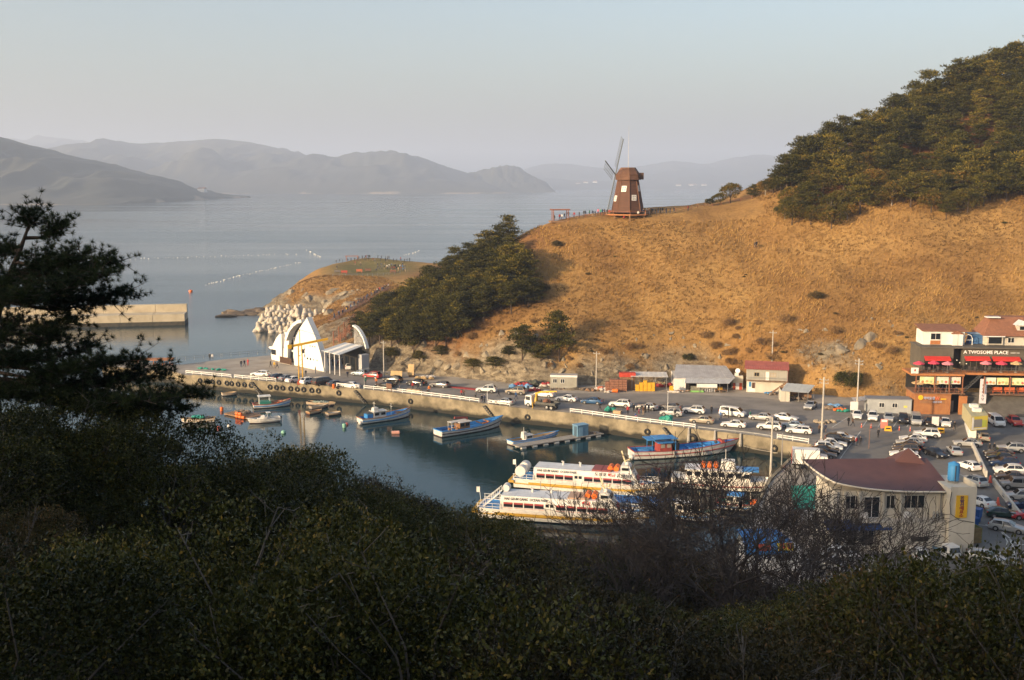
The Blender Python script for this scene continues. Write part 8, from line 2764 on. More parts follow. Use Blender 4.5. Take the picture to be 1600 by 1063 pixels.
# signs in the car park
for u, v, c_, lab in ((1381, 672, 'coral', 'coral and white standing sign in the car park'), (1461, 668, 'white', 'white standing sign behind the middle row of cars')):
 t = thing('standing_sign', lab, 'sign', P(u, v, QZ + .02), R(-10), 'standing signs in the car park')
 MB().box((0, 0, 1.2), (1.25, .12, 1.7)).build('board', mat('sign_' + c_, (.55, .18, .14) if c_ == 'coral' else (.68, .60, .58), .7), t)
 MB().box((0, -.07, 1.75), (1.0, .03, .45)).build('panel', M_WALLW, t)
 for x_ in (-.5, .5):
  MB().bar((x_, .1, 0), (x_, .1, 1.2), .07).build('leg', M_GREYM, t)
for u, v, lab in ((1387.5, 673.5, 'yellow plastic barrier beside the coral sign'), (1470, 676.5, 'yellow plastic barrier beside the white sign')):
 t = thing('yellow_barrier', lab, 'barrier', P(u, v, QZ + .02), R(-15), 'yellow barriers in the car park')
 MB().box((0, 0, .45), (1.3, .5, .9), top=.8).build('body', M_CRY, t)
 MB().box((0, -.27, .5), (.8, .03, .25)).build('stripe', M_TRIM, t)
for k, u in enumerate((1346, 1361, 1405, 1422)):
 t = thing('traffic_cone', ['orange bollard first from the left before the parked row', 'orange bollard second before the parked row', 'orange bollard third before the parked row', 'orange bollard fourth before the parked row'][k], 'cone', P(u, 668 + (u - 1346) * .075, QZ + .02), 0, 'orange bollards before the parked row')
 MB().lathe([(.14, 0), (.1, .15), (.06, .75), (.05, .8)], 8).build('body', M_CONE, t, 50)
 MB().lathe([(.085, .5), (.075, .6)], 8, close=False).build('band', M_WALLW, t)
# far shore houses
fh = MB().box((0, 0, 6), (26, 16, 12)).mesh('wall', [M_WALLW])
fr2 = MB().add([(-14, -9, 12), (14, -9, 12), (14, 9, 12), (-14, 9, 12), (-12, 0, 17), (12, 0, 17)], [(0, 1, 5, 4), (2, 3, 4, 5), (1, 2, 5), (3, 0, 4)]).mesh('roof', [M_BROOF])
for k, (u, v, yy) in enumerate(((316, 298, 3400), (345, 297, 5650), (412, 296, 5600), (408, 298, 5580), (500, 297, 5700), (520, 298, 5680), (545, 297, 5720), (560, 298, 5650), (580, 297, 5700), (600, 298, 5650), (868, 291, 9900), (872, 290, 9950), (903, 289, 9900), (915, 287, 9950), (930, 286, 9980), (1060, 291, 9800), (1080, 291, 9820), (1085, 291, 9850), (1100, 291, 9800), (1130, 291, 9850))):
 p = PD(u, v, yy)
 p.z = max(4, p.z - 6)
 t = thing('shore_house', 'tiny white house on the far shore of the bay', 'house', p, tr.uniform(-.5, .5), 'houses on the far shore', 1.0 if yy < 8000 else 1.6)
 link('wall', fh, t)
 link('roof', fr2, t)
# ---- foliage meshes
def quads_mesh(name, C, A, B, m, tint, tri=False):
 """leaves: centre C, half-length vector A, half-width vector B (n x 3 arrays); tint per leaf"""
 n = len(C)
 me = bpy.data.meshes.new(name)
 if tri:
  V = np.stack([C - B, C + B, C + A * 2], 1).reshape(-1, 3)
  k = 3
 else:
  V = np.stack([C - A, C + B, C + A, C - B], 1).reshape(-1, 3)
  k = 4
 me.vertices.add(n * k)
 me.vertices.foreach_set('co', V.astype(np.float32).ravel())
 me.loops.add(n * k)
 me.loops.foreach_set('vertex_index', np.arange(n * k, dtype=np.int32))
 me.polygons.add(n)
 me.polygons.foreach_set('loop_start', np.arange(0, n * k, k, dtype=np.int32))
 me.update(calc_edges=True)
 at = me.attributes.new('tint', 'FLOAT', 'FACE')
 at.data.foreach_set('value', np.asarray(tint, dtype=np.float32))
 me.materials.append(m)
 return me
def unit(v):
 return v / np.maximum(np.linalg.norm(v, axis=-1, keepdims=True), 1e-9)
def rand_dirs(rg, n, up=0.0):
 v = rg.normal(size=(n, 3))
 v[:, 2] += up
 return unit(v)
def leaves_at(rg, C, D, ln, wd, jit=.5):
 """leaf quads at C pointing roughly along D"""
 n = len(C)
 A = unit(D + rg.normal(size=(n, 3)) * jit)
 Bv = unit(np.cross(A, rg.normal(size=(n, 3))))
 s = rg.uniform(.7, 1.3, (n, 1))
 return C + A * ln * .5 * s, A * ln * .5 * s, Bv * wd * .5 * s
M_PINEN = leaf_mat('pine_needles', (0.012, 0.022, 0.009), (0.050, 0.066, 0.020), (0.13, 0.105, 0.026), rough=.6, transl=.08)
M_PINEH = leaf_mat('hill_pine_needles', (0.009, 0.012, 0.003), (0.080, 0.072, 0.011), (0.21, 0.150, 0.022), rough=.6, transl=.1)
M_BROAD = leaf_mat('broadleaf_evergreen', (0.020, 0.024, 0.005), (0.110, 0.088, 0.014), (0.22, 0.115, 0.025), rough=.5, transl=.12)
M_SHRUB = leaf_mat('camellia_leaf', (0.012, 0.016, 0.004), (0.080, 0.080, 0.017), (0.20, 0.14, 0.03), rough=.42, transl=.1)
M_SHRUB2 = leaf_mat('brownish_shrub_leaf', (0.018, 0.016, 0.007), (0.085, 0.068, 0.024), (0.18, 0.10, 0.042), rough=.55, transl=.08)
M_BARK = mat('pine_bark', (0.050, 0.032, 0.022), .95, (0.10, 0.068, 0.048), 3, bump=.03)
M_BARKP = mat('pale_bark', (0.20, 0.165, 0.125), .9, (0.30, 0.25, 0.19), 2)
M_STEM = mat('grey_stem', (0.07, 0.058, 0.048), .9, (0.14, 0.12, 0.10), 2)
M_TWIG = mat('bare_twig', (0.040, 0.030, 0.025), .9, (0.085, 0.066, 0.055), 1.2)
def pine_proto(seed, H=9.0, spread=3.6, lean=.6, low=.35):
 """trunk mesh and crown mesh of one hill pine: flat needle pads stacked along a leaning trunk"""
 rg = np.random.default_rng(seed)
 mb = MB()
 pts = [Vector((lean * (k / 6) ** 1.5 * math.cos(seed), lean * (k / 6) ** 1.5 * math.sin(seed), H * .93 * k / 6)) for k in range(7)]
 mb.tube([pts[0] - Vector((0, 0, 1.0))] + pts, [.24] + [.22 * (1 - .85 * k / 6) for k in range(7)], 7)
 C, D, T = [], [], []
 nb = 17
 for i in range(nb):
  q = low + (1 - low) * (i + rg.uniform(0, .8)) / nb
  base = pts[0].lerp(pts[-1], min(q, 1))
  k = min(q, .999) * 6
  base = pts[int(k)].lerp(pts[min(int(k) + 1, 6)], k - int(k))
  a = i * 2.4 + rg.uniform(-.5, .5)
  env = math.sin(min(1, (1 - q) * 1.25 + .18) * math.pi / 2)
  r = spread * env * rg.uniform(.6, 1.1)
  tip = base + Vector((math.cos(a) * r, math.sin(a) * r, rg.uniform(.0, .7)))
  mb.tube([base, base.lerp(tip, .5) + Vector((0, 0, -.1)), tip], [.07, .05, .02], 4)
  n = int(4 + r * 4.5)
  for j in range(n):
   f = rg.uniform(.35, 1.08)
   p = base.lerp(tip, f)
   w = .75 * (1.2 - abs(f - .7))
   c = np.array(p) + np.array([rg.normal() * w, rg.normal() * w, rg.normal() * .16 + .12])
   C.append(c)
   T.append(rg.uniform(0, 1))
 top = np.array(pts[-1])
 for j in range(10):
  C.append(top + np.array([rg.normal() * .45, rg.normal() * .45, rg.uniform(-.3, .55)]))
  T.append(rg.uniform(.2, 1))
 C = np.array(C)
 T = np.array(T)
 nn = 17
 CC = np.repeat(C, nn, 0) + rg.normal(size=(len(C) * nn, 3)) * np.array([.33, .33, .13])
 DD = unit((CC - np.repeat(C, nn, 0)) * np.array([1, 1, .6]) + np.array([0, 0, .22]))
 TT = np.clip(np.repeat(T, nn) * .65 + rg.uniform(0, .35, len(CC)), 0, 1)
 c, A, B = leaves_at(rg, CC, DD, .52, .17, .35)
 return mb.mesh('trunk', [M_BARK], 60), quads_mesh('crown', c, A, B, M_PINEH, TT)
def broad_proto(seed, H=5.5, rx=2.9, pale=False):
 """round evergreen: trunk with limbs, crown of leaf clumps over an uneven dome"""
 rg = np.random.default_rng(seed)
 mb = MB()
 fork = Vector((0, 0, H * .32))
 mb.tube([(0, 0, -1), (.05, 0, H * .15), fork], [.2, .17, .14], 7)
 lobes = []
 for k in range(7):
  a = k * 2.4
  r = rx * (.55 if k else 0)
  c = Vector((math.cos(a) * r, math.sin(a) * r, H * (.62 + .12 * (k % 3 == 0)) + rg.uniform(-.3, .3)))
  lobes.append((c, rx * rg.uniform(.5, .66)))
  mb.tube([fork, fork.lerp(c, .6) + Vector((0, 0, .2)), c], [.1, .06, .025], 5)
 C, N, T = [], [], []
 for c, r in lobes:
  n = 120
  d = rand_dirs(rg, n, .55)
  rad = r * rg.uniform(.8, 1.08, (n, 1))
  p = np.array(c) + d * rad * np.array([1, 1, .78])
  keep = np.ones(n, bool)
  for c2, r2 in lobes:
   if c2 is not c:
    keep &= np.linalg.norm((p - np.array(c2)) / np.array([1, 1, .78]), axis=1) > r2 * .8
  C.append(p[keep])
  N.append(d[keep])
  T.append(np.clip(rg.normal(.45, .22) + rg.normal(size=keep.sum()) * .18, 0, 1))
 C, N, T = np.concatenate(C), np.concatenate(N), np.concatenate(T)
 nn = 9
 CC = np.repeat(C, nn, 0) + rg.normal(size=(len(C) * nn, 3)) * .17
 DD = unit(np.repeat(N, nn, 0) + np.array([0, 0, .3]))
 TT = np.clip(np.repeat(T, nn) + rg.normal(size=len(CC)) * .12, 0, 1)
 c, A, B = leaves_at(rg, CC, DD, .30, .18, .8)
 return mb.mesh('trunk', [M_BARKP if pale else M_BARK], 60), quads_mesh('crown', c, A, B, M_BROAD, TT)
PINES = [pine_proto(k + 1, H=8.2 + .5 * (k % 3), spread=3.3 + .3 * (k % 2), lean=.5 + .3 * k % 1.1, low=(.22, .3, .38, .2, .3)[k]) for k in range(5)]
BROADS = [broad_proto(k + 40, 5.2 + .4 * (k % 2), 2.7 + .2 * k, k % 2 == 0) for k in range(4)]
vg = random.Random(21)
def plant(name, proto, p, label, group, s=1.0, sz=None, rz=None):
 t = thing(name, label, 'tree', p - Vector((0, 0, .15)), vg.uniform(0, 6.28) if rz is None else rz, group, (s, s, s * (sz or 1)))
 link('trunk', proto[0], t)
 link('crown', proto[1], t)
 return t
def in_poly(x, y, poly):
 c = False
 j = len(poly) - 1
 for i in range(len(poly)):
  if (poly[i][1] > y) != (poly[j][1] > y) and x < (poly[j][0] - poly[i][0]) * (y - poly[i][1]) / (poly[j][1] - poly[i][1]) + poly[i][0]:
   c = not c
  j = i
 return c
# pine grove on the left flank of the hill: bases on the land inside this outline of the photograph
grove = [(556, 528), (575, 552), (640, 556), (700, 545), (745, 515), (790, 498), (830, 480), (822, 440), (806, 405), (790, 398), (740, 425), (690, 458), (640, 484), (595, 508)]
v = 398
row = 0
while v < 560:
 u = 550 + (row % 2) * 8
 while u < 860:
  uu, vv = u + vg.uniform(-6, 6), v + vg.uniform(-5, 5)
  if in_poly(uu, vv, grove):
   p = land_pt(uu, vv)
   if p and p.y < 310:
    plant('pine_tree', vg.choice(PINES), p, 'dark green pine in the dense grove on the hill flank', 'pine grove on the hill flank', vg.uniform(.78, 1.05) * (.8 if vv < 430 else 1))
  u += 17
 v += 13
 row += 1
# the back edge of the grove, standing just over the skyline
for u, y_ in ((600, 288), (625, 286), (650, 284), (672, 283), (695, 282), (715, 281), (735, 281), (757, 280), (778, 281), (793, 282)):
 x_ = (u - 800) / FPX * y_
 plant('pine_tree', vg.choice(PINES), Vector((x_, y_, head_z(x_, y_))), 'pine on the skyline edge of the hill flank grove', 'skyline pines of the grove', vg.uniform(.8, 1.0))
for u, v, s_, sz, lab in ((820, 476, .85, 1, 'slender pine standing alone right of the grove with bare stem'), (836, 470, .7, .9, 'small pine at the right edge of the grove'), (874, 566, 1.15, 1.12, 'broad dark pine lowest on the rocky slope above the container hut'), (816, 566, .95, .95, 'dark pine beside the broad one on the rocky slope'),
                          (845, 565, .6, .8, 'low pine between two dark pines on the rocky slope'), (775, 575, .65, .5, 'low spreading pine on the rock face above the white car'), (740, 578, .6, .45, 'low spreading pine at the left on the rock face'), (795, 560, .5, .6, 'small pine above the low spreading pine'),
                          (690, 560, .55, .6, 'small pine under the grove above the black cars'), (655, 565, .5, .6, 'small pine on the rocks behind the plywood heap'), (612, 566, .6, .6, 'small leaning pine above the utility pole'), (565, 566, .62, .6, 'pine leaning over the terminal canopy')):
 p = land_pt(u, v)
 if p:
  plant('pine_tree', PINES[int(u) % 5], p, lab, 'pines on the rock face', s_, sz)
# forest on the right hill
y_ = 273.0
row = 0
cnt = {'p': 0, 'b': 0}
while y_ < 352:
 xl = np.interp(y_, [272, 280, 290, 297, 306, 318, 330, 352], [72, 73, 73, 80, 90, 108, 128, 160])
 step = 4.4 if y_ < 296 else 5.8
 x_ = xl + vg.uniform(0, 2)
 while x_ < 178:
  xx, yy = x_ + vg.uniform(-1.2, 1.2), y_ + vg.uniform(-1.2, 1.2) + (2.5 * math.sin(x_ * .21) if y_ < 278 else 0)
  zz = head_z(xx, yy)
  vis = abs(xx / yy * FPX) < 850
  broad = (yy < 296 and xx < 122 - (yy - 272) * .2) and vg.random() < .85 and not (xx < 77 and yy > 284)
  if vis:
   p = Vector((xx, yy, zz))
   if broad:
    plant('evergreen_tree', vg.choice(BROADS), p, 'round evergreen tree in the wood on the right hill', 'round evergreens on the right hill', vg.uniform(.8, 1.15), vg.uniform(.85, 1.1))
    cnt['b'] += 1
   else:
    plant('pine_tree', vg.choice(PINES), p, 'tall pine in the wood on the right hill', 'pines on the right hill', vg.uniform(.7, 1.3), vg.uniform(.9, 1.15))
    cnt['p'] += 1
  x_ += step
 y_ += 4.6 if y_ < 296 else 5.9
 row += 1
for u, v, k, s_, lab in ((1141, 318, 'b', .95, 'dark round bush like tree on the crest right of the fence'), (1122, 321, 'b', .6, 'low round tree at the left of the dark crest tree'), (1108, 323, 'b', .42, 'smallest round tree at the crest fence'), (1176, 311, 'p', .5, 'small pine on the crest between tree and wood'), (1196, 306, 'b', .8, 'round tree at the foot of the wood on the crest'), (1208, 303, 'p', .7, 'pine at the left foot of the wood'),
                         (1226, 344, 'b', .62, 'small round tree alone below the left edge of wood'), (1242, 338, 'b', .75, 'round tree with pale stems at the lower edge of the wood'), (1288, 346, 'b', .8, 'tree with forked pale stems lowest at the wood edge'), (1478, 344, 'p', .6, 'small pine with pale trunk lowest at the right wood edge')):
 p = land_pt(u, v)
 if p:
  plant('evergreen_tree' if k == 'b' else 'pine_tree', (BROADS if k == 'b' else PINES)[int(u) % 4], p, lab, 'single trees on the crest', s_)
for u, y_, s_ in ((1222, 291, .7), (1236, 292, .95), (1248, 293, 1.15), (1258, 296, 1.35), (1272, 299, 1.1), (1300, 304, 1.25), (1322, 306, 1.2), (1345, 309, 1.05), (1365, 311, 1.2), (1392, 314, 1.35), (1430, 319, 1.3), (1452, 322, 1.5), (1486, 326, 1.45), (1520, 330, 1.3), (1545, 332, 1.45), (1580, 336, 1.4), (1604, 338, 1.5)):
 x_ = (u - 800) / FPX * y_ * .985
 plant('pine_tree', PINES[int(u) % 5], Vector((x_, y_, head_z(x_, y_))), 'tall pine standing out on the skyline of the right hill', 'skyline pines on the right hill', s_)
# ---- dry grass over the slope
def grass():
 rg = np.random.default_rng(4)
 n = 120000
 x = rg.uniform(-96, 176, n)
 y = rg.uniform(212, 400, n)
 jx = np.clip(((x - gx[0]) / DX).astype(int), 0, len(gx) - 2)
 jy = np.clip(((y - gy[0]) / DX).astype(int), 0, len(gy) - 2)
 fx = (x - gx[0]) / DX - jx
 fy = (y - gy[0]) / DX - jy
 z = (GZ[jy, jx] * (1 - fx) + GZ[jy, jx + 1] * fx) * (1 - fy) + (GZ[jy + 1, jx] * (1 - fx) + GZ[jy + 1, jx + 1] * fx) * fy
 rk, lw, lt = RK[jy, jx], lawn[jy, jx], litter[jy, jx]
 front = np.interp(x, [-60, 0, 10, 31, 50, 65, 100, 176], [420, 300, 296, 296, 302, 306, 300, 300])
 ok = (z > 3.2) & (rg.uniform(size=n) > rk * .8) & (lw < .3) & (lt < .6) & (y < front) & ~((x > 4) & (x < 68) & (y > 281.5) & (z > 36.5)) & ((y > 275) | (z > 3.6))
 path = np.abs(y - np.interp(x, [10, 31, 65], [288, 289, 300])) < 2.0
 ok &= ~(path & (x > 10) & (x < 66))
 x, y, z, rk = x[ok], y[ok], z[ok], rk[ok]
 n = len(x)
 low_ = np.clip((22 - z) / 14, 0, 1) * np.clip((70 - x) / 30, 0, 1)
 patch = fbm(x / 11, y / 11, 61, 4) * .75 + fbm(x / 3, y / 3, 66, 3) * .4 + fbm(x / 34, y / 34, 71, 2) * .5 - low_ * .28
 nb = 3
 C = np.repeat(np.stack([x, y, z - .05], 1), nb, 0) + rg.normal(size=(n * nb, 3)) * np.array([.22, .22, 0])
 hgt = np.repeat(rg.uniform(.35, .85, n) * (1 + patch * .5), nb)
 lean = np.array([.35, -.1, 1.0]) + rg.normal(size=(n * nb, 3)) * np.array([.35, .35, .1])
 A = unit(lean) * hgt[:, None] * .5
 B = unit(np.cross(A, rg.normal(size=(n * nb, 3)))) * rg.uniform(.05, .13, (n * nb, 1))
 T = np.clip(.5 + np.repeat(patch, nb) + rg.normal(size=n * nb) * .13, 0, 1)
 m = leaf_mat('dry_grass', (0.13, 0.072, 0.025), (0.37, 0.215, 0.070), (0.49, 0.32, 0.115), rough=.85, transl=.25)
 o = link('dry_grass', quads_mesh('dry_grass', C, A, B, m, T, True))
 tag(o, 'tawny dry grass covering the slope of the hill', 'grass', kind='stuff')
grass()
# ---- shrubs
def shrub_proto(seed, n_tw=900, leaf=.065, twiggy=0.0, m=None, r=1.5, h=1.35):
 rg = np.random.default_rng(seed)
 lobes = [(np.array([0, 0, h * .55]), r * .72)]
 for k in range(7):
  a = k * 2.4 + rg.uniform(-.4, .4)
  lobes.append((np.array([math.cos(a) * r * .62, math.sin(a) * r * .62, h * rg.uniform(.3, .75)]), r * rg.uniform(.34, .52)))
 C, N, T = [], [], []
 per = n_tw // len(lobes)
 for c, rad in lobes:
  d = rand_dirs(rg, per, .45)
  p = c + d * rad * np.array([1, 1, .85]) * rg.uniform(.72, 1.1, (per, 1))
  C.append(p)
  N.append(d)
  T.append(np.clip(rg.normal(.4, .16) + rg.normal(size=per) * .2, 0, 1))
 C, N, T = np.concatenate(C), np.concatenate(N), np.concatenate(T)
 k = C[:, 2] > .05
 C, N, T = C[k], N[k], T[k]
 nn = 9
 CC = np.repeat(C, nn, 0) + rg.normal(size=(len(C) * nn, 3)) * leaf * 1.1
 DD = unit(np.repeat(N, nn, 0) * .8 + rg.normal(size=(len(C) * nn, 3)) * .7 + np.array([0, 0, .25]))
 TT = np.clip(np.repeat(T, nn) + rg.normal(size=len(CC)) * .13, 0, 1)
 TT = np.where(rg.uniform(size=len(TT)) < .012, 1.3, TT)
 c, A, B = leaves_at(rg, CC, DD, leaf * 1.25, leaf * .72, .35)
 fol = quads_mesh('foliage', c, A, B, m or M_SHRUB, TT)
 mb = MB()
 for i in range(int(24 + 40 * twiggy)):
  a = rg.uniform(0, 6.28)
  l = lobes[int(rg.integers(len(lobes)))]
  tip = Vector(l[0]) + Vector(rand_dirs(rg, 1, .6)[0]) * l[1] * rg.uniform(.7, .95)
  b0 = Vector((math.cos(a) * .15, math.sin(a) * .15, 0))
  mid = b0.lerp(tip, .6) + Vector((rg.normal() * .15, rg.normal() * .15, .05))
  mb.tube([b0, mid, tip], [.016, .009, .005], 4, caps=False)
  for j in range(int(2 + 3 * twiggy)):
   e = tip + Vector(rand_dirs(rg, 1, .5)[0]) * rg.uniform(.08, .2)
   f = e + Vector(rand_dirs(rg, 1, .6)[0]) * .09
   mb.tube([mid.lerp(tip, rg.uniform(.6, 1)), e, f], [.0045, .0035, .002], 3, caps=False)
 return fol, mb.mesh('stems', [M_STEM])
SHRUBS = [shrub_proto(71, 4600, .026), shrub_proto(72, 4400, .028), shrub_proto(73, 3800, .025, 1.3, M_SHRUB2), shrub_proto(74, 4400, .027, .6, M_SHRUB2)]
SHRUB_FAR = [shrub_proto(81, 900, .085), shrub_proto(82, 900, .09, .4, M_SHRUB2)]
def shrub(p, proto, s, label, group, rz=None, sz=1.0):
 t = thing('evergreen_shrub', label, 'shrub', p, vg.uniform(0, 6.28) if rz is None else rz, group, (s, s, s * sz))
 link('foliage', proto[0], t)
 link('stems', proto[1], t)
 return t
def on_screen(x, y, z, mu=120, mv=140):
 q_ = Vector((x, y, z - CAM_H))
 depth = q_.y * math.cos(PITCH) - q_.z * math.sin(PITCH)
 if depth < 2:
  return None
 u = 800 + FPX * q_.x / depth
 v = 531.5 - FPX * (q_.y * math.sin(PITCH) + q_.z * math.cos(PITCH)) / depth
 if -mu < u < 1600 + mu and -50 < v < 1063 + mv:
  return u, v
 return None
nsh = 0
y_ = 9.5
while y_ < 56:
 st = 2.15 + y_ * .030
 x_ = -y_ * .62 - 2 + vg.uniform(0, st)
 while x_ < y_ * .62 + 2:
  xx, yy = x_ + vg.uniform(-.35, .35) * st, y_ + vg.uniform(-.35, .35) * st
  zz = float(near_z(xx, yy))
  s_ = st / 1.6 * vg.choice((.65, .85, 1.0, 1.2, 1.45))
  sc_ = on_screen(xx, yy, zz + 1.0)
  tp_ = on_screen(xx, yy, zz + 1.75 * s_)
  limit = np.interp(sc_[0], [q_[0] for q_ in BROW], [q_[2] for q_ in BROW]) * 1.12 if sc_ else 0
  if sc_ and tp_ and yy < limit and CAM_H - zz > 2.2 + 1.4 * s_ - .15 * yy:
   over = (brow_row(tp_[0]) - 4 - tp_[1]) / FPX * yy
   if over > 0:
    s0 = s_
    s_ = max(.8, s_ - over / 1.75)
    zz -= max(0, over - (s0 - s_) * 1.75)
   brown = fbm(np.array([xx / 5.0]), np.array([yy / 5.0]), 91, 3)[0] > (.22 if sc_[0] > 950 else .02)
   pr_ = vg.choice(SHRUBS[2:]) if brown else vg.choice(SHRUBS[:2])
   if brown:
    shrub(Vector((xx, yy, zz - .15)), pr_, s_, 'brownish twiggy shrub in the shaded thicket in front', 'brownish shrubs of the front thicket', sz=vg.uniform(.85, 1.15))
   else:
    shrub(Vector((xx, yy, zz - .15)), pr_, s_, 'dark green leathery leaved shrub in the shaded thicket in front', 'dark green shrubs of the front thicket', sz=vg.uniform(.85, 1.15))
   nsh += 1
  x_ += st
 y_ += st * .92
# the lower thicket between the front shrubs and the ferries
for k in range(70):
 yy = vg.uniform(58, 92)
 u = vg.uniform(720, 1060)
 xx = (u - 800) / FPX * yy * 1.02
 zz = float(near_z(xx, yy))
 s_ = vg.uniform(1.3, 2.3)
 tp_ = on_screen(xx, yy, zz + 1.45 * s_)
 if tp_ and tp_[1] > 812:
  shrub(Vector((xx, yy, zz - .2)), SHRUB_FAR[0 if u < 980 else 1], s_, 'large dark shrub on the lower bank above the ferries', 'shrubs of the lower bank', sz=vg.uniform(.9, 1.2))
for k in range(14):
 yy = vg.uniform(56, 96)
 u = vg.uniform(1050, 1640)
 xx = (u - 800) / FPX * yy * 1.02
 zz = float(near_z(xx, yy))
 if on_screen(xx, yy, zz):
  shrub(Vector((xx, yy, zz - .2)), SHRUB_FAR[1], vg.uniform(1.0, 1.7), 'twiggy brown shrub under the bare trees on the bank', 'shrubs under the bare trees')
# bushes dotted over the open slope
for k in range(14):
 u, v = vg.uniform(880, 1590), vg.uniform(345, 560)
 p = land_pt(u, v)
 if p and p.y < 300 and p.z > 5:
  shrub(p, SHRUB_FAR[k % 2], vg.uniform(.2, .45), 'little dark bush scattered on the open grass slope', 'little bushes on the grass slope', sz=.7)
M_DRYB = leaf_mat('dry_brush', (0.17, 0.10, 0.045), (0.32, 0.19, 0.080), (0.42, 0.27, 0.12), rough=.9, transl=.15)
dryp = shrub_proto(85, 320, .12, .9, M_DRYB)
for k in range(34):
 u = vg.uniform(640, 1440)
 v = np.interp(u, [640, 850, 1060, 1200, 1440], [560, 585, 580, 570, 575]) - vg.uniform(0, 1) ** 1.5 * 90
 p = land_pt(u, v)
 if p and p.y < 290 and p.z > 4 and (u > 860 or v > 500):
  t = thing('dry_brush', 'rust brown dry brush on the lower grass slope', 'bush', p, vg.uniform(0, 6), 'dry brush on the lower slope', vg.uniform(.45, 1.15))
  link('foliage', dryp[0], t)
  link('stems', dryp[1], t)
for u, v, s_, lab in ((1275, 468, 1.1, 'round brown bush alone in the middle of the grass slope'), (1326, 607, 1.9, 'large round dark bush behind the open shed'), (1218, 333, 1.0, 'dark bush below the left tip of the wood'), (870, 385, .9, 'brown bush on the slope below the crest pergola'), (845, 455, 1.3, 'brown bush right of the pine grove'), (1075, 565, .9, 'dark bush above the fish shed')):
 p = land_pt(u, v)
 if p:
  shrub(p, SHRUB_FAR[1 if 'brown' in lab else 0], s_, lab, 'single bushes on the slope')
# ---- bare trees between the thicket and the ticket office
def bare_proto(seed, H=9.0, r0=.17):
 rr = random.Random(seed)
 mb = MB()
 def grow(p, d, L, r, lvl):
  n = 3 if lvl < 3 else 2
  pts = [p]
  dd = d.copy()
  for i in range(n):
   dd = (dd + Vector((rr.gauss(0, .20), rr.gauss(0, .20), rr.gauss(.05, .12)))).normalized()
   pts.append(pts[-1] + dd * L / n)
  rs = [max(r * (1 - .45 * i / n), .010) for i in range(n + 1)]
  mb.tube(pts, rs, 6 if lvl < 2 else (4 if lvl < 4 else 3), caps=False)
  if lvl >= 6:
   return
  kids = (3, 3, 3, 3, 3, 2)[lvl]
  for k in range(kids):
   i = rr.randint(max(1, n - 1), n) if lvl else rr.randint(1, n)
   ax_ = Vector((rr.gauss(0, 1), rr.gauss(0, 1), rr.gauss(0, .6)))
   e = (dd * .9 + (ax_ - dd * ax_.dot(dd)).normalized() * rr.uniform(.5, 1.0) + Vector((0, 0, .12))).normalized()
   grow(pts[i], e, L * rr.uniform(.60, .84), rs[i] * rr.uniform(.55, .75), lvl + 1)
 trunks = rr.choice((1, 2, 2))
 for k in range(trunks):
  grow(Vector((rr.uniform(-.2, .2), rr.uniform(-.2, .2), -.6)), Vector((rr.uniform(-.45, .45), rr.uniform(-.4, .4), 1)).normalized(), H * .34, r0, 0)
 return mb
bare_me = []
for k in range(5):
 mbx = bare_proto(100 + k)
 bare_me.append(mbx.mesh('branches', [M_TWIG], None))
BARE_H = [max(q_.co.z for q_ in m_.vertices) for m_ in bare_me]
for k, (u, y_, s_, lab) in enumerate(((948, 74, 818, 'low bare tree leaning over the bow of the near ferry'), (1005, 66, 788, 'bare tree leftmost of the tall ones before the boats'), (1040, 58, 752, 'bare tree right of the leftmost tall one'), (1075, 64, 702, 'spreading bare tree before the white passenger boat'), (1110, 56, 708, 'dark bare tree left of the perched bird'),
                                      (1158, 52, 700, 'crooked bare tree holding the perched black bird'), (1195, 60, 706, 'bare tree in front of the blue market stall'), (1232, 55, 716, 'bare tree right of the market stall sign'), (1270, 60, 718, 'bare tree before the white parked cars'), (1318, 56, 750, 'bare tree before the ticket office door'),
                                      (1365, 54, 758, 'bare tree with thin crown before the ticket office windows'), (1410, 56, 775, 'bare tree rightmost before the ticket office'), (1090, 76, 735, 'bare tree behind the spreading one near the moored boats'), (1140, 80, 730, 'tall bare tree behind the crooked one'), (985, 80, 805, 'small bare tree over the blue barge'), (1290, 75, 755, 'bare tree farther back before the office awning'))):
 x_ = (u - 800) / FPX * y_ * 1.02
 me_ = bare_me[k % 5]
 z0 = float(near_z(x_, y_)) - .1
 s_ = min(2.4, (PD(u, s_, y_).z - z0) / BARE_H[k % 5])
 t = thing('bare_tree', lab, 'tree', (x_, y_, z0), k * 1.3, 'bare trees on the bank', (s_ * .92, s_ * .92, s_))
 link('branches', me_, t)
# the black bird
bp = PD(1157, 790, 50)
t = thing('perched_bird', 'black bird perched upright in the crooked bare tree', 'bird', bp, R(40))
MB().tube([(0, 0, -.10), (0, .0, .0), (0, 0, .14), (0, -.02, .25), (0, -.04, .31)], [.03, .085, .10, .065, .05], 10).blob((0, -.05, .34), .062, jit=.03, sub=2).build('body', mat('bird_black', (.008, .008, .010), .5), t, 180)
MB().tube([(0, -.1, .335), (0, -.18, .32)], [.022, .004], 6).build('beak', M_TRIM, t)
MB().add([(-.05, .02, .0), (.05, .02, .0), (.035, .10, -.36), (-.035, .10, -.36), (-.04, .05, 0), (.04, .05, 0), (.03, .115, -.36), (-.03, .115, -.36)], [(0, 1, 2, 3), (7, 6, 5, 4), (0, 3, 7, 4), (1, 5, 6, 2), (3, 2, 6, 7)]).build('tail', mat('bird_black', (.008, .008, .010)), t)
for sx in (-.03, .03):
 MB().tube([(sx, 0, -.08), (sx, -.01, -.2)], .008, 5).build('leg', M_TRIM, t)
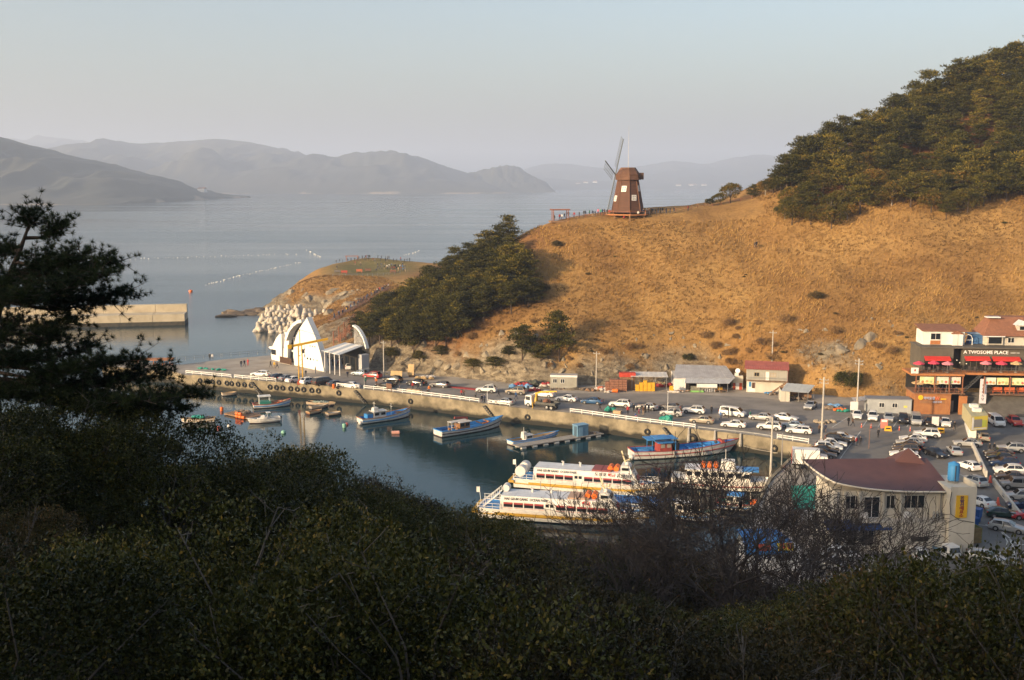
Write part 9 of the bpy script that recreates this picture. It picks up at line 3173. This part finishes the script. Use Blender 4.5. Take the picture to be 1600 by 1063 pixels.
# ---- the near pine on the left
def near_pine():
 rg = np.random.default_rng(77)
 rr = random.Random(77)
 DY = 25.0
 base = PD(-14, 690, DY)
 base.z = float(near_z(base.x, base.y)) - .3
 t = thing('near_pine', 'dark shaded pine with layered boughs in the left foreground', 'tree', base)
 trunk_px = [(-8, 640), (-12, 580), (-10, 520), (2, 460), (28, 400), (46, 350)]
 tp = [Vector((0, 0, 0))] + [PD(u, v, DY) - base for u, v in trunk_px]
 MB().tube(tp, [.17, .15, .13, .11, .09, .06, .025], 9).build('trunk', M_BARK, t, 60)
 # boughs: start height on the trunk (pixel v), tip pixel, depth offset, number of side sprays
 boughs = [(372, 98, 352, .3, 5), (360, 48, 336, 0, 4), (385, 5, 392, .4, 5), (410, 130, 398, -.6, 7), (425, 188, 408, .2, 8), (430, 165, 430, -1.0, 8), (455, 204, 458, -.3, 9), (470, 165, 472, .6, 7), (470, 110, 448, -1.2, 8), (440, 0, 440, -.8, 7), (480, -20, 470, .5, 7), (480, 60, 425, 1.0, 7),
              (520, 120, 500, .3, 6), (525, 85, 525, -.7, 6), (530, 20, 505, .8, 6), (520, -15, 530, -.5, 6),
              (560, 150, 540, .5, 8), (570, 215, 560, -.3, 9), (590, 262, 585, .2, 9), (600, 312, 618, -.2, 12), (600, 280, 640, -.5, 11), (605, 240, 625, -1.0, 10), (590, 200, 590, .8, 9), (580, 120, 575, -.9, 9), (600, 170, 625, .3, 9), (560, 40, 560, -.8, 7), (580, 5, 560, .4, 7), (610, 100, 615, -.6, 8), (590, 60, 600, .6, 7), (600, 278, 566, .9, 3), (600, 225, 645, .3, 7), (610, 20, 610, -.8, 7), (420, 80, 410, -.4, 6), (455, 40, 462, -1.3, 7)]
 C, D, T = [], [], []
 wood = MB()
 for bv, tu, tv, dy, ns in boughs:
  k = np.interp(bv, [p[1] for p in trunk_px[::-1]], range(len(trunk_px))[::-1])
  i = int(min(k, len(trunk_px) - 2))
  b0 = tp[1 + i].lerp(tp[2 + i], k - i)
  tip = PD(tu, tv, DY + dy) - base
  mid = b0.lerp(tip, .5) + Vector((0, 0, -.10 - .05 * (tip - b0).length))
  wood.tube([b0, b0.lerp(mid, .6), mid, tip], [.05, .042, .032, .010], 5)
  axis = (tip - b0)
  L = axis.length
  tone = rr.uniform(.1, .6)
  for s in range(ns * 9):
   f = rr.uniform(.28, 1.0) ** .8
   p = (b0.lerp(mid, f * 2) if f < .5 else mid.lerp(tip, f * 2 - 1))
   side = Vector((rr.gauss(0, 1), rr.gauss(0, 1), rr.gauss(.25, .4)))
   d_ = (axis.normalized() * .5 + side.normalized()).normalized()
   ln = rr.uniform(.22, .7) * (1.15 - .5 * abs(f - .7))
   e = p + d_ * ln
   wood.tube([p, e], [.010, .005], 3, caps=False)
   for q in range(3):
    c = p.lerp(e, .35 + .3 * q) + Vector((rr.gauss(0, .03), rr.gauss(0, .03), rr.gauss(.02, .03)))
    C.append(c)
    D.append((d_ + Vector((0, 0, .45))).normalized())
    T.append(min(1, max(0, rr.gauss(tone, .12))))
  C.append(tip)
  D.append((axis.normalized() + Vector((0, 0, .4))).normalized())
  T.append(tone)
 wood.build('boughs', M_BARK, t)
 C, D, T = np.array(C), np.array(D), np.array(T)
 nn = 36
 CC = np.repeat(C, nn, 0)
 DD = unit(np.repeat(D, nn, 0) * .75 + rand_dirs(rg, len(CC), 0) * .95)
 ln = rg.uniform(.10, .17, (len(CC), 1))
 A = DD * ln * .5
 B = unit(np.cross(DD, rg.normal(size=(len(CC), 3)))) * .0058
 TT = np.clip(np.repeat(T, nn) + rg.normal(size=len(CC)) * .1, 0, 1)
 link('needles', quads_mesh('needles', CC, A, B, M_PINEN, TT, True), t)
near_pine()
print('PLANTS', cnt, 'shrubs', nsh)
